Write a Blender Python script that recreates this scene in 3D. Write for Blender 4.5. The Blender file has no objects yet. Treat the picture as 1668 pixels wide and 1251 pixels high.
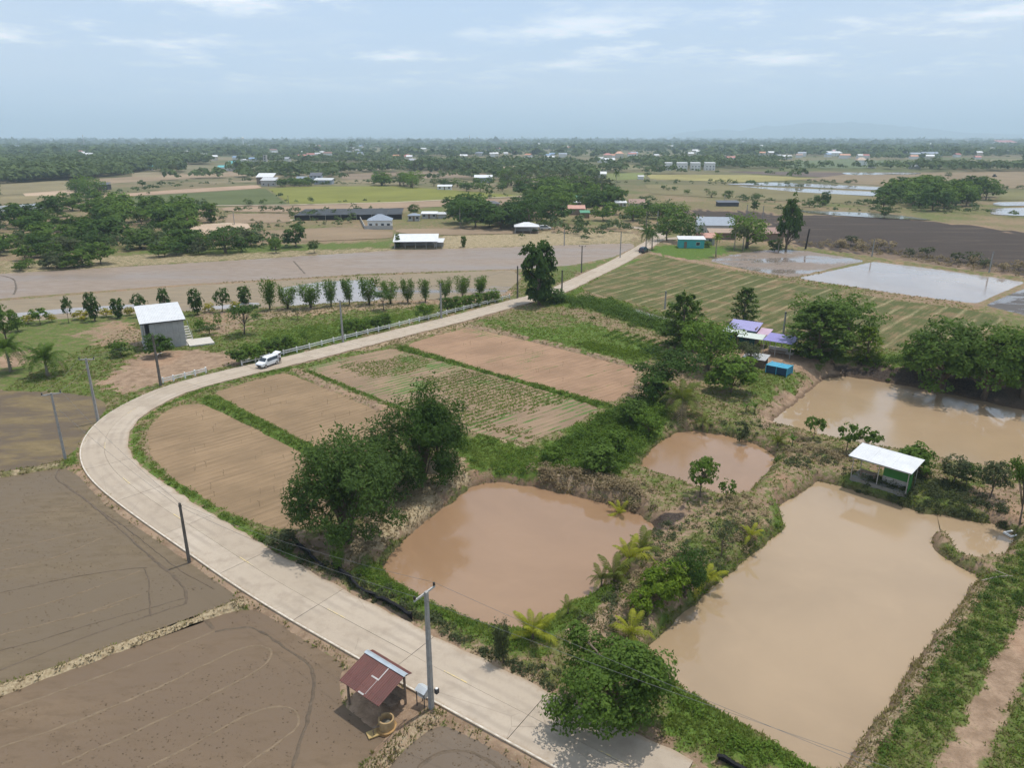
import bpy, bmesh, math, random
import numpy as np
from mathutils import Vector, Matrix

# ------------------------------------------------------------------ camera, sky, sun, exposure
SC = bpy.context.scene
COL = SC.collection
HAZE = 0.00016
H, FPX, CX, CY = 35.0, 1178.0, 834.0, 625.5          # camera height in metres; focal length and centre of the photo in its pixels
PITCH = math.atan((CY - 224.0) / FPX)
CP, SP = math.cos(PITCH), math.sin(PITCH)
cam_d = bpy.data.cameras.new('camera'); cam = bpy.data.objects.new('camera', cam_d); COL.objects.link(cam)
cam.location = (0, 0, H); cam.rotation_euler = (math.pi / 2 - PITCH, 0, 0)
cam_d.sensor_width = 36.0; cam_d.lens = FPX / 1668 * 36.0; cam_d.clip_start = 0.5; cam_d.clip_end = 80000
SC.camera = cam

SUN_EL, SUN_AZ = math.radians(74), math.radians(50)    # azimuth clockwise from +Y
sdir = Vector((math.sin(SUN_AZ) * math.cos(SUN_EL), math.cos(SUN_AZ) * math.cos(SUN_EL), math.sin(SUN_EL)))
sun_d = bpy.data.lights.new('sun', 'SUN'); sun = bpy.data.objects.new('sun', sun_d); COL.objects.link(sun)
sun.rotation_euler = (-sdir).to_track_quat('-Z', 'Y').to_euler(); sun.location = (40, 40, 120)
sun_d.energy = 3.75; sun_d.angle = math.radians(0.6); sun_d.color = (1.0, 0.955, 0.88)

world = bpy.data.worlds.new('World'); SC.world = world; world.use_nodes = True
wn = world.node_tree; wn.nodes.clear()
def _n(nt, t, **k):
    n = nt.nodes.new(t)
    for a, b in k.items(): setattr(n, a, b)
    return n
w_out = _n(wn, 'ShaderNodeOutputWorld'); w_bg = _n(wn, 'ShaderNodeBackground'); w_sky = _n(wn, 'ShaderNodeTexSky')
w_sky.sky_type = 'NISHITA'; w_sky.sun_disc = False; w_sky.sun_elevation = SUN_EL; w_sky.sun_rotation = SUN_AZ
w_sky.air_density = 1.3; w_sky.dust_density = 3.5; w_sky.ozone_density = 1.2; w_sky.altitude = 50
w_bg.inputs['Strength'].default_value = 0.106
# thin hazy veil and scattered fair-weather clouds, laid out on a flat cloud deck overhead
w_tc = _n(wn, 'ShaderNodeTexCoord'); w_sep = _n(wn, 'ShaderNodeSeparateXYZ')
wn.links.new(w_tc.outputs['Generated'], w_sep.inputs[0])
def wmath(op, a, b=None, clamp=False):
    m = _n(wn, 'ShaderNodeMath', operation=op); m.use_clamp = clamp
    for i, v in enumerate((a, b)):
        if v is None: continue
        if isinstance(v, (int, float)): m.inputs[i].default_value = v
        else: wn.links.new(v, m.inputs[i])
    return m.outputs[0]
wz = wmath('ADD', wmath('MAXIMUM', w_sep.outputs['Z'], 0.0), 0.10)
w_cmb = _n(wn, 'ShaderNodeCombineXYZ')
wn.links.new(wmath('DIVIDE', w_sep.outputs['X'], wz), w_cmb.inputs[0]); wn.links.new(wmath('DIVIDE', w_sep.outputs['Y'], wz), w_cmb.inputs[1])
def wnoise(scale, detail, rough, off):
    mp = _n(wn, 'ShaderNodeMapping'); mp.inputs['Location'].default_value = off
    wn.links.new(w_cmb.outputs[0], mp.inputs[0])
    nz = _n(wn, 'ShaderNodeTexNoise'); nz.inputs['Scale'].default_value = scale; nz.inputs['Detail'].default_value = detail; nz.inputs['Roughness'].default_value = rough
    wn.links.new(mp.outputs[0], nz.inputs['Vector']); return nz.outputs[0]
def wramp(v, a, b):
    r = _n(wn, 'ShaderNodeMapRange'); r.interpolation_type = 'SMOOTHSTEP'; r.clamp = True
    r.inputs[1].default_value = a; r.inputs[2].default_value = b
    wn.links.new(v, r.inputs[0]); return r.outputs[0]
cl_veil = wramp(wnoise(0.35, 5, 0.6, (3.1, 0.4, 0)), 0.35, 0.75)
cl_puff = wmath('MULTIPLY', wramp(wnoise(1.15, 6, 0.6, (7.7, 2.2, 0)), 0.46, 0.72), wramp(wnoise(0.45, 2, 0.5, (1.0, 5.0, 0)), 0.34, 0.56))
cl_puff = wmath('MULTIPLY', cl_puff, wramp(w_sep.outputs['Z'], 0.035, 0.10))
def wmix(fac, a, b):
    m = _n(wn, 'ShaderNodeMix', data_type='RGBA')
    for s, v in (('Factor', fac), ('A', a), ('B', b)):
        sock = [i for i in m.inputs if i.name == s and (i.type == 'RGBA' or s == 'Factor')][0]
        if isinstance(v, (int, float)): sock.default_value = v
        elif isinstance(v, tuple): sock.default_value = v + (1,)
        else: wn.links.new(v, sock)
    return [o for o in m.outputs if o.type == 'RGBA'][0]
w_c = wmix(wmath('SUBTRACT', 0.86, wmath('MULTIPLY', wramp(w_sep.outputs['Z'], 0.15, 0.95), 0.5)), w_sky.outputs[0], (6.4, 8.4, 11.2))
w_c = wmix(wmath('MULTIPLY', wmath('SUBTRACT', 1.0, wramp(w_sep.outputs['Z'], 0.0, 0.22)), 0.7), w_c, (7.8, 9.2, 10.7))
w_c = wmix(wmath('MULTIPLY', cl_veil, 0.38), w_c, (8.6, 9.3, 10.2))
w_c = wmix(wmath('MULTIPLY', cl_puff, 0.85), w_c, (14.5, 14.4, 14.2))
wn.links.new(w_c, w_bg.inputs[0]); wn.links.new(w_bg.outputs[0], w_out.inputs[0])

SC.view_settings.view_transform = 'Standard'; SC.view_settings.look = 'None'
SC.view_settings.exposure = -0.2; SC.view_settings.gamma = 1.0; SC.view_settings.use_curve_mapping = False
SC.render.engine = 'CYCLES'
cy = SC.cycles
cy.use_denoising = True; cy.max_bounces = 6; cy.diffuse_bounces = 2; cy.glossy_bounces = 2; cy.transmission_bounces = 3
cy.transparent_max_bounces = 6; cy.volume_bounces = 1; cy.use_adaptive_sampling = True; cy.adaptive_threshold = 0.02
cy.caustics_reflective = False; cy.caustics_refractive = False; cy.sample_clamp_indirect = 4.0

# ------------------------------------------------------------------ helpers
rng = np.random.default_rng(11)
random.seed(5)
def g(px, py, z=0.0):
    """ground position (metres) of a spot surveyed on the photograph"""
    u, v = (px - CX) / FPX, (CY - py) / FPX
    dz = -SP + v * CP; t = (z - H) / dz
    return (u * t, (CP + v * SP) * t)
def gz(px, py, z=0.0): x, y = g(px, py, z); return Vector((x, y, z))
def hgt(px, py, top, z=0.0):
    x, y = g(px, py, z); v = (CY - top) / FPX
    return H + y / (CP + v * SP) * (-SP + v * CP) - z
def depth(x, y): return y * CP + H * SP
def wid(px, py, w): x, y = g(px, py); return w * depth(x, y) / FPX

def tag(o, label=None, cat=None, group=None, kind=None):
    if label: o['label'] = label
    if cat: o['category'] = cat
    if group: o['group'] = group
    if kind: o['kind'] = kind
    return o
def thing(name, label, cat, loc=(0, 0, 0), rz=0.0, group=None):
    o = bpy.data.objects.new(name, None); COL.objects.link(o)
    o.empty_display_size = 0.2; o.location = loc; o.rotation_euler = (0, 0, rz)
    return tag(o, label, cat, group)
def obj(name, me, parent=None, mat=None):
    o = bpy.data.objects.new(name, me); COL.objects.link(o)
    if parent is not None: o.parent = parent
    if mat is not None and not me.materials: me.materials.append(mat)
    return o
def nmesh(name, V, F, mat=None, attrs=None, smooth=False):
    """mesh from numpy arrays, all faces with the same number of corners"""
    V = np.asarray(V, np.float32); F = np.asarray(F, np.int32)
    me = bpy.data.meshes.new(name); n, k = F.shape
    me.vertices.add(len(V)); me.vertices.foreach_set('co', V.ravel())
    me.loops.add(n * k); me.loops.foreach_set('vertex_index', F.ravel())
    me.polygons.add(n); me.polygons.foreach_set('loop_start', np.arange(0, n * k, k, dtype=np.int32))
    for an, av in (attrs or {}).items():
        a = me.attributes.new(an, 'FLOAT', 'POINT'); a.data.foreach_set('value', np.asarray(av, np.float32))
    me.polygons.foreach_set('use_smooth', np.full(n, bool(smooth)))
    me.update(calc_edges=True)
    if mat: me.materials.append(mat)
    return me
class MB:
    """collects boxes, slabs, tubes and prisms for one mesh"""
    def __init__(s): s.v = []; s.f = []; s.mi = []
    def add(s, vs, fs, mi=0):
        b = len(s.v); s.v += [tuple(p) for p in vs]; s.f += [tuple(b + i for i in f) for f in fs]; s.mi += [mi] * len(fs); return s
    def box(s, x0, x1, y0, y1, z0, z1, mi=0):
        return s.add([(x0, y0, z0), (x1, y0, z0), (x1, y1, z0), (x0, y1, z0), (x0, y0, z1), (x1, y0, z1), (x1, y1, z1), (x0, y1, z1)],
                     [(3, 2, 1, 0), (4, 5, 6, 7), (0, 1, 5, 4), (1, 2, 6, 5), (2, 3, 7, 6), (3, 0, 4, 7)], mi)
    def slab(s, pts, t, mi=0):
        """thick sheet over a polygon of 3-d points, extruded down by t"""
        n = len(pts); vs = [tuple(p) for p in pts] + [(p[0], p[1], p[2] - t) for p in pts]
        return s.add(vs, [tuple(range(n)), tuple(range(2 * n - 1, n - 1, -1))] + [((i + 1) % n, i, n + i, n + (i + 1) % n) for i in range(n)], mi)
    def tube(s, pts, r, n=7, mi=0, cap=True):
        pts = [Vector(p) for p in pts]; rs = r if isinstance(r, (list, tuple)) else [r] * len(pts); vs = []; fs = []
        for i, p in enumerate(pts):
            d = (pts[min(i + 1, len(pts) - 1)] - pts[max(i - 1, 0)]); d = d.normalized() if d.length > 1e-9 else Vector((0, 0, 1))
            a = d.cross(Vector((0.13, 0.97, 0.2))).normalized(); b = d.cross(a)
            for k in range(n):
                t = 2 * math.pi * k / n; vs.append(p + (a * math.cos(t) + b * math.sin(t)) * rs[i])
        for i in range(len(pts) - 1):
            for k in range(n): fs.append((i * n + k, i * n + (k + 1) % n, (i + 1) * n + (k + 1) % n, (i + 1) * n + k))
        if cap: fs += [tuple(range(n - 1, -1, -1)), tuple(range((len(pts) - 1) * n, len(pts) * n))]
        return s.add(vs, fs, mi)
    def lathe(s, prof, n=20, c=(0, 0), mi=0):
        vs = []; fs = []
        for r, z in prof:
            for k in range(n): t = 2 * math.pi * k / n; vs.append((c[0] + r * math.cos(t), c[1] + r * math.sin(t), z))
        for i in range(len(prof) - 1):
            for k in range(n): fs.append((i * n + k, i * n + (k + 1) % n, (i + 1) * n + (k + 1) % n, (i + 1) * n + k))
        return s.add(vs, fs, mi)
    def mesh(s, name, mats, smooth=False):
        me = bpy.data.meshes.new(name); me.from_pydata([tuple(p) for p in s.v], [], s.f)
        for m in (mats if isinstance(mats, (list, tuple)) else [mats]): me.materials.append(m)
        me.polygons.foreach_set('material_index', s.mi)
        if smooth: me.polygons.foreach_set('use_smooth', [True] * len(s.f))
        me.update(); return me
    def build(s, name, mats, parent=None, smooth=False): return obj(name, s.mesh(name, mats, smooth), parent)
def copy_tree(o, parent=None):
    c = o.copy(); COL.objects.link(c); c.parent = parent
    for ch in [k for k in bpy.data.objects if k.parent == o]: copy_tree(ch, c)
    return c
ORD = ['first', 'second', 'third', 'fourth', 'fifth', 'sixth', 'seventh', 'eighth', 'ninth', 'tenth', 'eleventh', 'twelfth', 'thirteenth', 'fourteenth', 'fifteenth', 'sixteenth', 'seventeenth', 'eighteenth', 'nineteenth', 'twentieth', 'twenty-first', 'twenty-second', 'twenty-third', 'twenty-fourth', 'twenty-fifth']

# ------------------------------------------------------------------ procedural noise in numpy
def vnoise(x, y, seed=0):
    xi = np.floor(x).astype(np.int64); yi = np.floor(y).astype(np.int64); xf = x - xi; yf = y - yi
    u = xf * xf * (3 - 2 * xf); v = yf * yf * (3 - 2 * yf)
    def h(a, b):
        n = (a * 374761393 + b * 668265263 + seed * 982451653) & 0x7fffffff
        n = ((n ^ (n >> 13)) * 1274126177) & 0x7fffffff
        return ((n ^ (n >> 16)) & 0xffff) / 65535.0
    return (h(xi, yi) * (1 - u) + h(xi + 1, yi) * u) * (1 - v) + (h(xi, yi + 1) * (1 - u) + h(xi + 1, yi + 1) * u) * v
def fbm(x, y, seed=0, o=4):
    r = 0; a = 0.5; t = 0
    for i in range(o): r = r + a * vnoise(x, y, seed + i); t += a; x = x * 2.03; y = y * 2.03; a *= 0.5
    return r / t
def sstep(x, a, b): t = np.clip((x - a) / (b - a), 0, 1); return t * t * (3 - 2 * t)
def seg_d2(x, y, a, b):
    ax, ay = a; bx, by = b; dx, dy = bx - ax, by - ay; L = dx * dx + dy * dy + 1e-12
    t = np.clip(((x - ax) * dx + (y - ay) * dy) / L, 0, 1)
    return (x - ax - t * dx) ** 2 + (y - ay - t * dy) ** 2
def line_d(x, y, pts): 
    d = np.full(x.shape, 1e18)
    for a, b in zip(pts[:-1], pts[1:]): d = np.minimum(d, seg_d2(x, y, a, b))
    return np.sqrt(d)
def inside(x, y, pts):
    r = np.zeros(x.shape, bool); n = len(pts)
    for i in range(n):
        x0, y0 = pts[i]; x1, y1 = pts[(i + 1) % n]
        if y0 == y1: continue
        c = ((y0 > y) != (y1 > y)) & (x < (x1 - x0) * (y - y0) / (y1 - y0) + x0); r ^= c
    return r
def poly_sd(x, y, pts):
    d = line_d(x, y, list(pts) + [pts[0]]); return np.where(inside(x, y, pts), d, -d)
def smooth_poly(pts, it=2, closed=True):
    for _ in range(it):
        q = []; n = len(pts)
        for i in range(n if closed else n - 1):
            a, b = pts[i], pts[(i + 1) % n]
            q += [(a[0] * .75 + b[0] * .25, a[1] * .75 + b[1] * .25), (a[0] * .25 + b[0] * .75, a[1] * .25 + b[1] * .75)]
        pts = q if closed else [pts[0]] + q + [pts[-1]]
    return pts
def resample(pts, step):
    P = np.array(pts, float); L = np.r_[0, np.cumsum(np.hypot(*np.diff(P, axis=0).T))]; n = max(2, int(round(L[-1] / step)) + 1)
    s = np.linspace(0, L[-1], n); return np.c_[np.interp(s, L, P[:, 0]), np.interp(s, L, P[:, 1])]
def offset_poly(pts, d):
    P = np.array(pts, float); n = len(P)
    A = 0.5 * np.sum(P[:, 0] * np.roll(P[:, 1], -1) - np.roll(P[:, 0], -1) * P[:, 1])
    if A < 0: P = P[::-1]
    t = np.roll(P, -1, 0) - np.roll(P, 1, 0); t /= np.linalg.norm(t, axis=1, keepdims=True) + 1e-9
    return [tuple(p) for p in P + d * np.c_[t[:, 1], -t[:, 0]]]

# ------------------------------------------------------------------ materials
class NT:
    def __init__(s, name):
        s.m = bpy.data.materials.new(name); s.m.use_nodes = True; s.t = s.m.node_tree; s.t.nodes.clear()
        s.out = s.n('ShaderNodeOutputMaterial'); s.tc = s.n('ShaderNodeTexCoord'); s.co = s.tc.outputs['Object']
    def n(s, t, **k): return _n(s.t, t, **k)
    def l(s, a, b): s.t.links.new(a, b)
    def put(s, sock, v):
        if v is None: return
        if isinstance(v, (int, float)): sock.default_value = v
        elif isinstance(v, tuple): sock.default_value = v if len(v) == len(sock.default_value) else v + (1,)
        else: s.l(v, sock)
    def math(s, op, a, b=None, clamp=False):
        m = s.n('ShaderNodeMath', operation=op); m.use_clamp = clamp; s.put(m.inputs[0], a); s.put(m.inputs[1], b); return m.outputs[0]
    def mapping(s, vec=None, scale=(1, 1, 1), rot=(0, 0, 0), loc=(0, 0, 0)):
        m = s.n('ShaderNodeMapping'); m.inputs['Scale'].default_value = scale; m.inputs['Rotation'].default_value = rot; m.inputs['Location'].default_value = loc
        s.l(vec or s.co, m.inputs[0]); return m.outputs[0]
    def noise(s, scale, detail=4, rough=0.55, vec=None, dist=0.0):
        n = s.n('ShaderNodeTexNoise'); n.inputs['Scale'].default_value = scale; n.inputs['Detail'].default_value = detail
        n.inputs['Roughness'].default_value = rough; n.inputs['Distortion'].default_value = dist; s.l(vec or s.co, n.inputs['Vector']); return n.outputs[0]
    def ramp(s, v, a, b, c=0.0, d=1.0, smooth=True):
        r = s.n('ShaderNodeMapRange'); r.interpolation_type = 'SMOOTHSTEP' if smooth else 'LINEAR'; r.clamp = True
        for i, q in enumerate((v, a, b, c, d)): s.put(r.inputs[i], q)
        return r.outputs[0]
    def mix(s, f, a, b, mode='MIX'):
        m = s.n('ShaderNodeMix', data_type='RGBA', blend_type=mode); m.clamp_factor = True
        s.put(m.inputs['Factor'], f); s.put(m.inputs[6], a); s.put(m.inputs[7], b); return m.outputs[2]
    def attr(s, name): a = s.n('ShaderNodeAttribute'); a.attribute_name = name; return a.outputs['Fac']
    def rand(s): return s.n('ShaderNodeObjectInfo').outputs['Random']
    def bump(s, h, strength=0.5, dist=0.1, normal=None):
        b = s.n('ShaderNodeBump'); b.inputs['Strength'].default_value = strength; b.inputs['Distance'].default_value = dist
        s.l(h, b.inputs['Height'])
        if normal is not None: s.l(normal, b.inputs['Normal'])
        return b.outputs[0]
    def pbr(s, col, rough=0.8, spec=0.3, normal=None, metal=0.0, ior=None, alpha=None):
        b = s.n('ShaderNodeBsdfPrincipled'); s.put(b.inputs['Base Color'], col); s.put(b.inputs['Roughness'], rough)
        s.put(b.inputs['Specular IOR Level'], spec); s.put(b.inputs['Metallic'], metal)
        if ior: b.inputs['IOR'].default_value = ior
        if alpha is not None: s.put(b.inputs['Alpha'], alpha)
        if normal is not None: s.l(normal, b.inputs['Normal'])
        s.l(b.outputs[0], s.out.inputs[0]); return b
MATS = {}
def flat(name, col, rough=0.6, spec=0.3, metal=0.0, var=0.12, scale=2.0):
    """plain painted or raw surface with a little grime and tone variation"""
    if name in MATS: return MATS[name]
    k = NT(name); n1 = k.noise(scale, 5, 0.6); n2 = k.noise(scale * 9, 3, 0.6)
    f = k.math('ADD', k.math('MULTIPLY', n1, 0.7), k.math('MULTIPLY', n2, 0.3))
    c = k.mix(k.ramp(f, 0.3, 0.7), tuple(max(0, q * (1 - var)) for q in col), tuple(min(1, q * (1 + var)) for q in col))
    k.pbr(c, rough, spec, None, metal); MATS[name] = k.m; return k.m
def sheet_mat(name, col, rough=0.35, rust=0.0, pitch=0.2, spec=0.5, axis=0):
    """corrugated roofing sheet; ribs run along the local y axis"""
    if name in MATS: return MATS[name]
    k = NT(name); sep = k.n('ShaderNodeSeparateXYZ'); k.l(k.co, sep.inputs[0])
    s = k.math('SINE', k.math('MULTIPLY', sep.outputs[axis], 2 * math.pi / pitch))
    n1 = k.noise(0.8, 6, 0.65); n2 = k.noise(7, 4, 0.6, k.mapping(scale=(1, .15, 1) if axis == 0 else (.15, 1, 1)))
    c = k.mix(k.ramp(n1, 0.3, 0.75), tuple(q * 0.86 for q in col), col)
    if rust: c = k.mix(k.math('MULTIPLY', k.ramp(n2, 0.45, 0.7), rust), c, (0.10, 0.045, 0.032))
    else: c = k.mix(k.math('MULTIPLY', k.ramp(n2, 0.5, 0.8), 0.2), c, tuple(q * 0.6 for q in col))
    k.pbr(c, rough, spec, k.bump(s, 0.5, 0.03)); MATS[name] = k.m; return k.m

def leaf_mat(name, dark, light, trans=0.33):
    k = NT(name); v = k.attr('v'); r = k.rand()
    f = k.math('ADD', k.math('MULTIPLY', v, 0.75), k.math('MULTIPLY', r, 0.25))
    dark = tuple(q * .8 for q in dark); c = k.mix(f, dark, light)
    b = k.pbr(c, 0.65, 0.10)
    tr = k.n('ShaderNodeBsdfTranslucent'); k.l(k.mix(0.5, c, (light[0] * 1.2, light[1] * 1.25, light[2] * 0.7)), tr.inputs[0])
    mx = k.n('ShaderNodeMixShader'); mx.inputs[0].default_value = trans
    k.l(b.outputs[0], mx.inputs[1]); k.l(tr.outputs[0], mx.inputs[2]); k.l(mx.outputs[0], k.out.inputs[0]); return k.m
LEAF = {
 'dark': leaf_mat('foliage_dark', (0.020, 0.045, 0.009), (0.080, 0.148, 0.028)),
 'bamboo': leaf_mat('foliage_bamboo', (0.022, 0.046, 0.011), (0.100, 0.165, 0.038)),
 'mid': leaf_mat('foliage_mid', (0.030, 0.062, 0.011), (0.130, 0.210, 0.036)),
 'light': leaf_mat('foliage_light', (0.045, 0.090, 0.012), (0.155, 0.250, 0.036)),
 'bright': leaf_mat('foliage_bright', (0.055, 0.10, 0.010), (0.20, 0.29, 0.030)),
 'yellow': leaf_mat('foliage_yellow', (0.16, 0.16, 0.02), (0.40, 0.36, 0.03)),
 'grey': leaf_mat('foliage_grey', (0.040, 0.055, 0.024), (0.11, 0.13, 0.06)),
 'dry': leaf_mat('foliage_dry', (0.16, 0.12, 0.07), (0.38, 0.30, 0.18), 0.3),
 'palm': leaf_mat('frond_green', (0.045, 0.075, 0.015), (0.19, 0.22, 0.045)),
 'palm_yellow': leaf_mat('frond_yellow', (0.08, 0.13, 0.014), (0.42, 0.42, 0.05), 0.38),
 'grass': leaf_mat('grass_green', (0.075, 0.115, 0.020), (0.215, 0.275, 0.058), .45),
 'olive': leaf_mat('grass_olive', (0.13, 0.125, 0.045), (0.30, 0.27, 0.12), .4),
 'far': leaf_mat('foliage_far', (0.030, 0.055, 0.020), (0.125, 0.175, 0.058), 0.25),
}
BARK = flat('bark', (0.16, 0.125, 0.095), 0.9, 0.1, var=0.3, scale=6)
BARK_PALE = flat('bark_pale', (0.30, 0.26, 0.21), 0.9, 0.1, var=0.25, scale=6)
# ------------------------------------------------------------------ the lie of the land: fields, ponds, banks, road (surveyed outlines)
def poly(pts, z=0.0, sm=0):
    q = [g(px, py, z) for px, py in pts]
    if not sm: return q
    st = 1.6 if z < -.9 else max(2.0, .035 * min(p[1] for p in q))            # round the corners off a little, keep the sides straight
    d = []
    for i in range(len(q)):
        a, b = q[i], q[(i + 1) % len(q)]; n = max(1, int(math.dist(a, b) / st)); d += [(a[0] + (b[0] - a[0]) * j / n, a[1] + (b[1] - a[1]) * j / n) for j in range(n)]
    return smooth_poly(d, sm)
ROW_A = math.radians(44)
# name, outline, level, bank width outside, material key, label
Z_F, Z_W = -0.18, -1.1
ZONES = [
 ('mud_field', [(-260, 812), (0, 778), (100, 762), (128, 772), (172, 820), (230, 862), (310, 912), (372, 955), (398, 972), (330, 1003), (0, 1117), (-260, 1200)], Z_F, .45, 'mud_a', 'smooth grey brown mud field with tractor lines inside the road bend'),
 ('mud_field', [(-200, 1218), (0, 1134), (330, 1010), (410, 990), (440, 1002), (500, 1045), (560, 1082), (552, 1108), (560, 1150), (600, 1185), (640, 1196), (600, 1230), (560, 1300), (-200, 1420)], Z_F, .6, 'mud_b', 'brown mud field with looping tractor ruts beside the rusty roofed shed'),
 ('mud_field', [(610, 1300), (640, 1235), (700, 1185), (730, 1182), (860, 1251), (930, 1300)], Z_F, .6, 'mud_c', 'small dark mud field corner at the foot of the power pole'),
 ('stubble_field', [(-200, 650), (0, 636), (110, 640), (160, 648), (176, 660), (160, 690), (135, 725), (98, 752), (0, 770), (-200, 790)], Z_F, .6, 'stubble_wet', 'half flooded straw stubble field left of the leaning poles'),
 ('ploughed_field', [(240, 722), (240, 700), (262, 675), (290, 660), (330, 657), (420, 700), (512, 748), (560, 800), (520, 860), (445, 862), (380, 838), (285, 785), (250, 748)], Z_F, .5, 'plough_a', 'brown planted field nearest the road bend, dotted with cassava stakes'),
 ('ploughed_field', [(348, 640), (400, 623), (462, 607), (480, 612), (560, 645), (640, 680), (640, 730), (545, 745), (500, 722), (420, 680)], Z_F, .5, 'plough_a', 'brown planted field beside the white car, between two bunds'),
 ('crop_field', [(496, 600), (560, 583), (640, 567), (700, 583), (850, 625), (970, 660), (975, 668), (930, 695), (865, 722), (790, 712), (735, 695), (640, 660), (560, 627)], Z_F, .5, 'crop', 'planted field streaked with rows of green weeds'),
 ('ploughed_field', [(660, 562), (700, 549), (762, 534), (830, 548), (960, 580), (1040, 602), (1030, 630), (1000, 655), (985, 655), (850, 620), (740, 588)], Z_F, .5, 'plough_b', 'pinkish brown furrowed field with a green bund along its near side'),
 ('stubble_field', [(945, 470), (985, 447), (1040, 424), (1062, 414), (1130, 428), (1280, 458), (1440, 486), (1585, 505), (1640, 520), (1560, 570), (1490, 572), (1330, 562), (1230, 540), (1090, 508), (980, 482)], Z_F, 1.0, 'stripes', 'green brown field with pale straw swaths behind the purple roofed house'),
 ('flooded_paddy', [(1152, 424), (1200, 413), (1250, 407), (1310, 408), (1412, 424), (1350, 438), (1288, 452), (1220, 440)], Z_F, .9, 'wet_a', 'half drained brown flooded paddy beside the tall dark tree'),
 ('flooded_paddy', [(1298, 453), (1360, 440), (1425, 426), (1520, 437), (1672, 459), (1588, 495), (1460, 480)], Z_F, .9, 'flood', 'pale mirror like flooded paddy at the right'),
 ('flooded_paddy', [(1604, 497), (1684, 464), (1800, 480), (1800, 540), (1668, 514)], Z_F, .9, 'wet_dark', 'dark muddy paddy corner at the right edge'),
 ('muddy_paddy', [(-260, 462), (0, 446), (300, 429), (640, 408), (900, 400), (1030, 396), (1034, 402), (1000, 418), (930, 432), (860, 437), (600, 446), (300, 463), (0, 486), (-260, 505)], Z_F, 1.6, 'wet_long', 'long pale muddy paddy stretching across the picture beside the road'),
 ('stubble_field', [(-200, 508), (0, 490), (300, 466), (600, 449), (835, 440), (850, 452), (820, 480), (700, 488), (560, 492), (420, 502), (330, 506), (200, 512), (90, 520), (0, 526), (-200, 545)], Z_F, 1.2, 'stubble_row', 'brown stubble strip behind the row of thin trees'),
]
PONDS = [
 ('pond', [(618, 930), (640, 895), (700, 845), (768, 792), (800, 785), (860, 792), (930, 806), (1000, 824), (1050, 843), (1068, 860), (1040, 880), (1008, 900), (990, 935), (975, 962), (930, 985), (890, 1005), (862, 1030), (800, 1026), (760, 1010), (700, 985), (650, 955)], -1.1, 1.5, 'water_red', 'reddish brown fish pond in the middle beside the bamboo'),
 ('pond', [(1042, 755), (1065, 728), (1095, 707), (1125, 701), (1180, 709), (1230, 724), (1268, 744), (1250, 770), (1215, 808), (1180, 813), (1140, 800), (1080, 778), (1050, 768)], -1.1, 1.5, 'water_red', 'small reddish pond with a feathery tree on its near bank'),
 ('pond', [(1050, 1062), (1100, 1010), (1180, 940), (1250, 885), (1276, 862), (1272, 838), (1270, 822), (1300, 805), (1335, 783), (1380, 796), (1450, 818), (1510, 838), (1528, 836), (1575, 848), (1612, 852), (1652, 868), (1650, 885), (1625, 912), (1600, 905), (1588, 918), (1560, 905), (1548, 880), (1532, 862), (1520, 880), (1524, 898), (1560, 925), (1598, 940), (1570, 975), (1520, 1040), (1480, 1095), (1440, 1160), (1400, 1210), (1375, 1262), (1330, 1262), (1250, 1208), (1150, 1150), (1085, 1110)], -1.1, 1.2, 'water_tan', 'largest tan fish pond filling the right foreground'),
 ('pond', [(1252, 690), (1290, 660), (1345, 616), (1380, 613), (1450, 624), (1560, 645), (1668, 668), (1800, 695), (1820, 770), (1668, 765), (1560, 760), (1490, 742), (1400, 728), (1330, 712)], -1.9, 4.2, 'water_tan', 'tan pond behind the white roofed pavilion under the bushy trees'),
 ('canal', [(1020, 506), (1035, 501), (1060, 512), (1110, 522), (1108, 528), (1050, 520)], -0.7, 1.5, 'water_grey', 'short glint of canal water among the bushes'),
]
OUTER = [(1075, 1340), (905, 1251), (700, 1135), (600, 1077), (500, 1020), (429, 980), (368, 937), (310, 896), (255, 861), (212, 834), (172, 805), (146, 780), (132, 755), (128, 735), (134, 715), (147, 699), (168, 679), (201, 659), (241, 638), (269, 627), (336, 611), (392, 598), (479, 578), (560, 557), (629, 540), (719, 518), (830, 489), (896, 471), (944, 447), (992, 427), (1028, 407), (1046, 397), (1062, 388)]
INNER = [(1330, 1340), (1139, 1251), (1024, 1190), (916, 1139), (817, 1093), (760, 1067), (699, 1036), (615, 993), (564, 969), (516, 942), (482, 924), (433, 898), (380, 863), (327, 830), (286, 801), (240, 770), (218, 752), (207, 735), (205, 715), (214, 692), (235, 672), (260, 658), (308, 638), (364, 620), (420, 606), (470, 596), (530, 581), (590, 566), (638, 554), (695, 539), (758, 524), (824, 504), (854, 495), (917, 481), (956, 460), (1010, 434), (1037, 417), (1058, 404), (1074, 394)]
ZR = 0.10
out_g = np.array([g(a, b, ZR) for a, b in OUTER]); inn_g = np.array([g(a, b, ZR) for a, b in INNER])
def chaikin(P, n=2): return np.array(smooth_poly([tuple(p) for p in P], n, closed=False))
out_s, inn_s = resample(chaikin(out_g), 1.0), resample(chaikin(inn_g), 1.0)
mids = []
for p in out_s:
    q = inn_s[np.argmin(np.hypot(*(inn_s - p).T))]; mids.append((p + q) / 2)
mids = np.array(mids)
for _ in range(12): mids[1:-1] = (mids[:-2] + 2 * mids[1:-1] + mids[2:]) / 4
centre = resample(mids, 0.5)
CT = np.gradient(centre, axis=0); CT /= np.linalg.norm(CT, axis=1, keepdims=True)
CN = np.c_[CT[:, 1], -CT[:, 0]]                          # points to the inner (right-hand) side
RW = 2.55                                                # half width of the road
if np.dot(CN[40], inn_s[np.argmin(np.hypot(*(inn_s - centre[40]).T))] - centre[40]) < 0: CN = -CN
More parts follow.
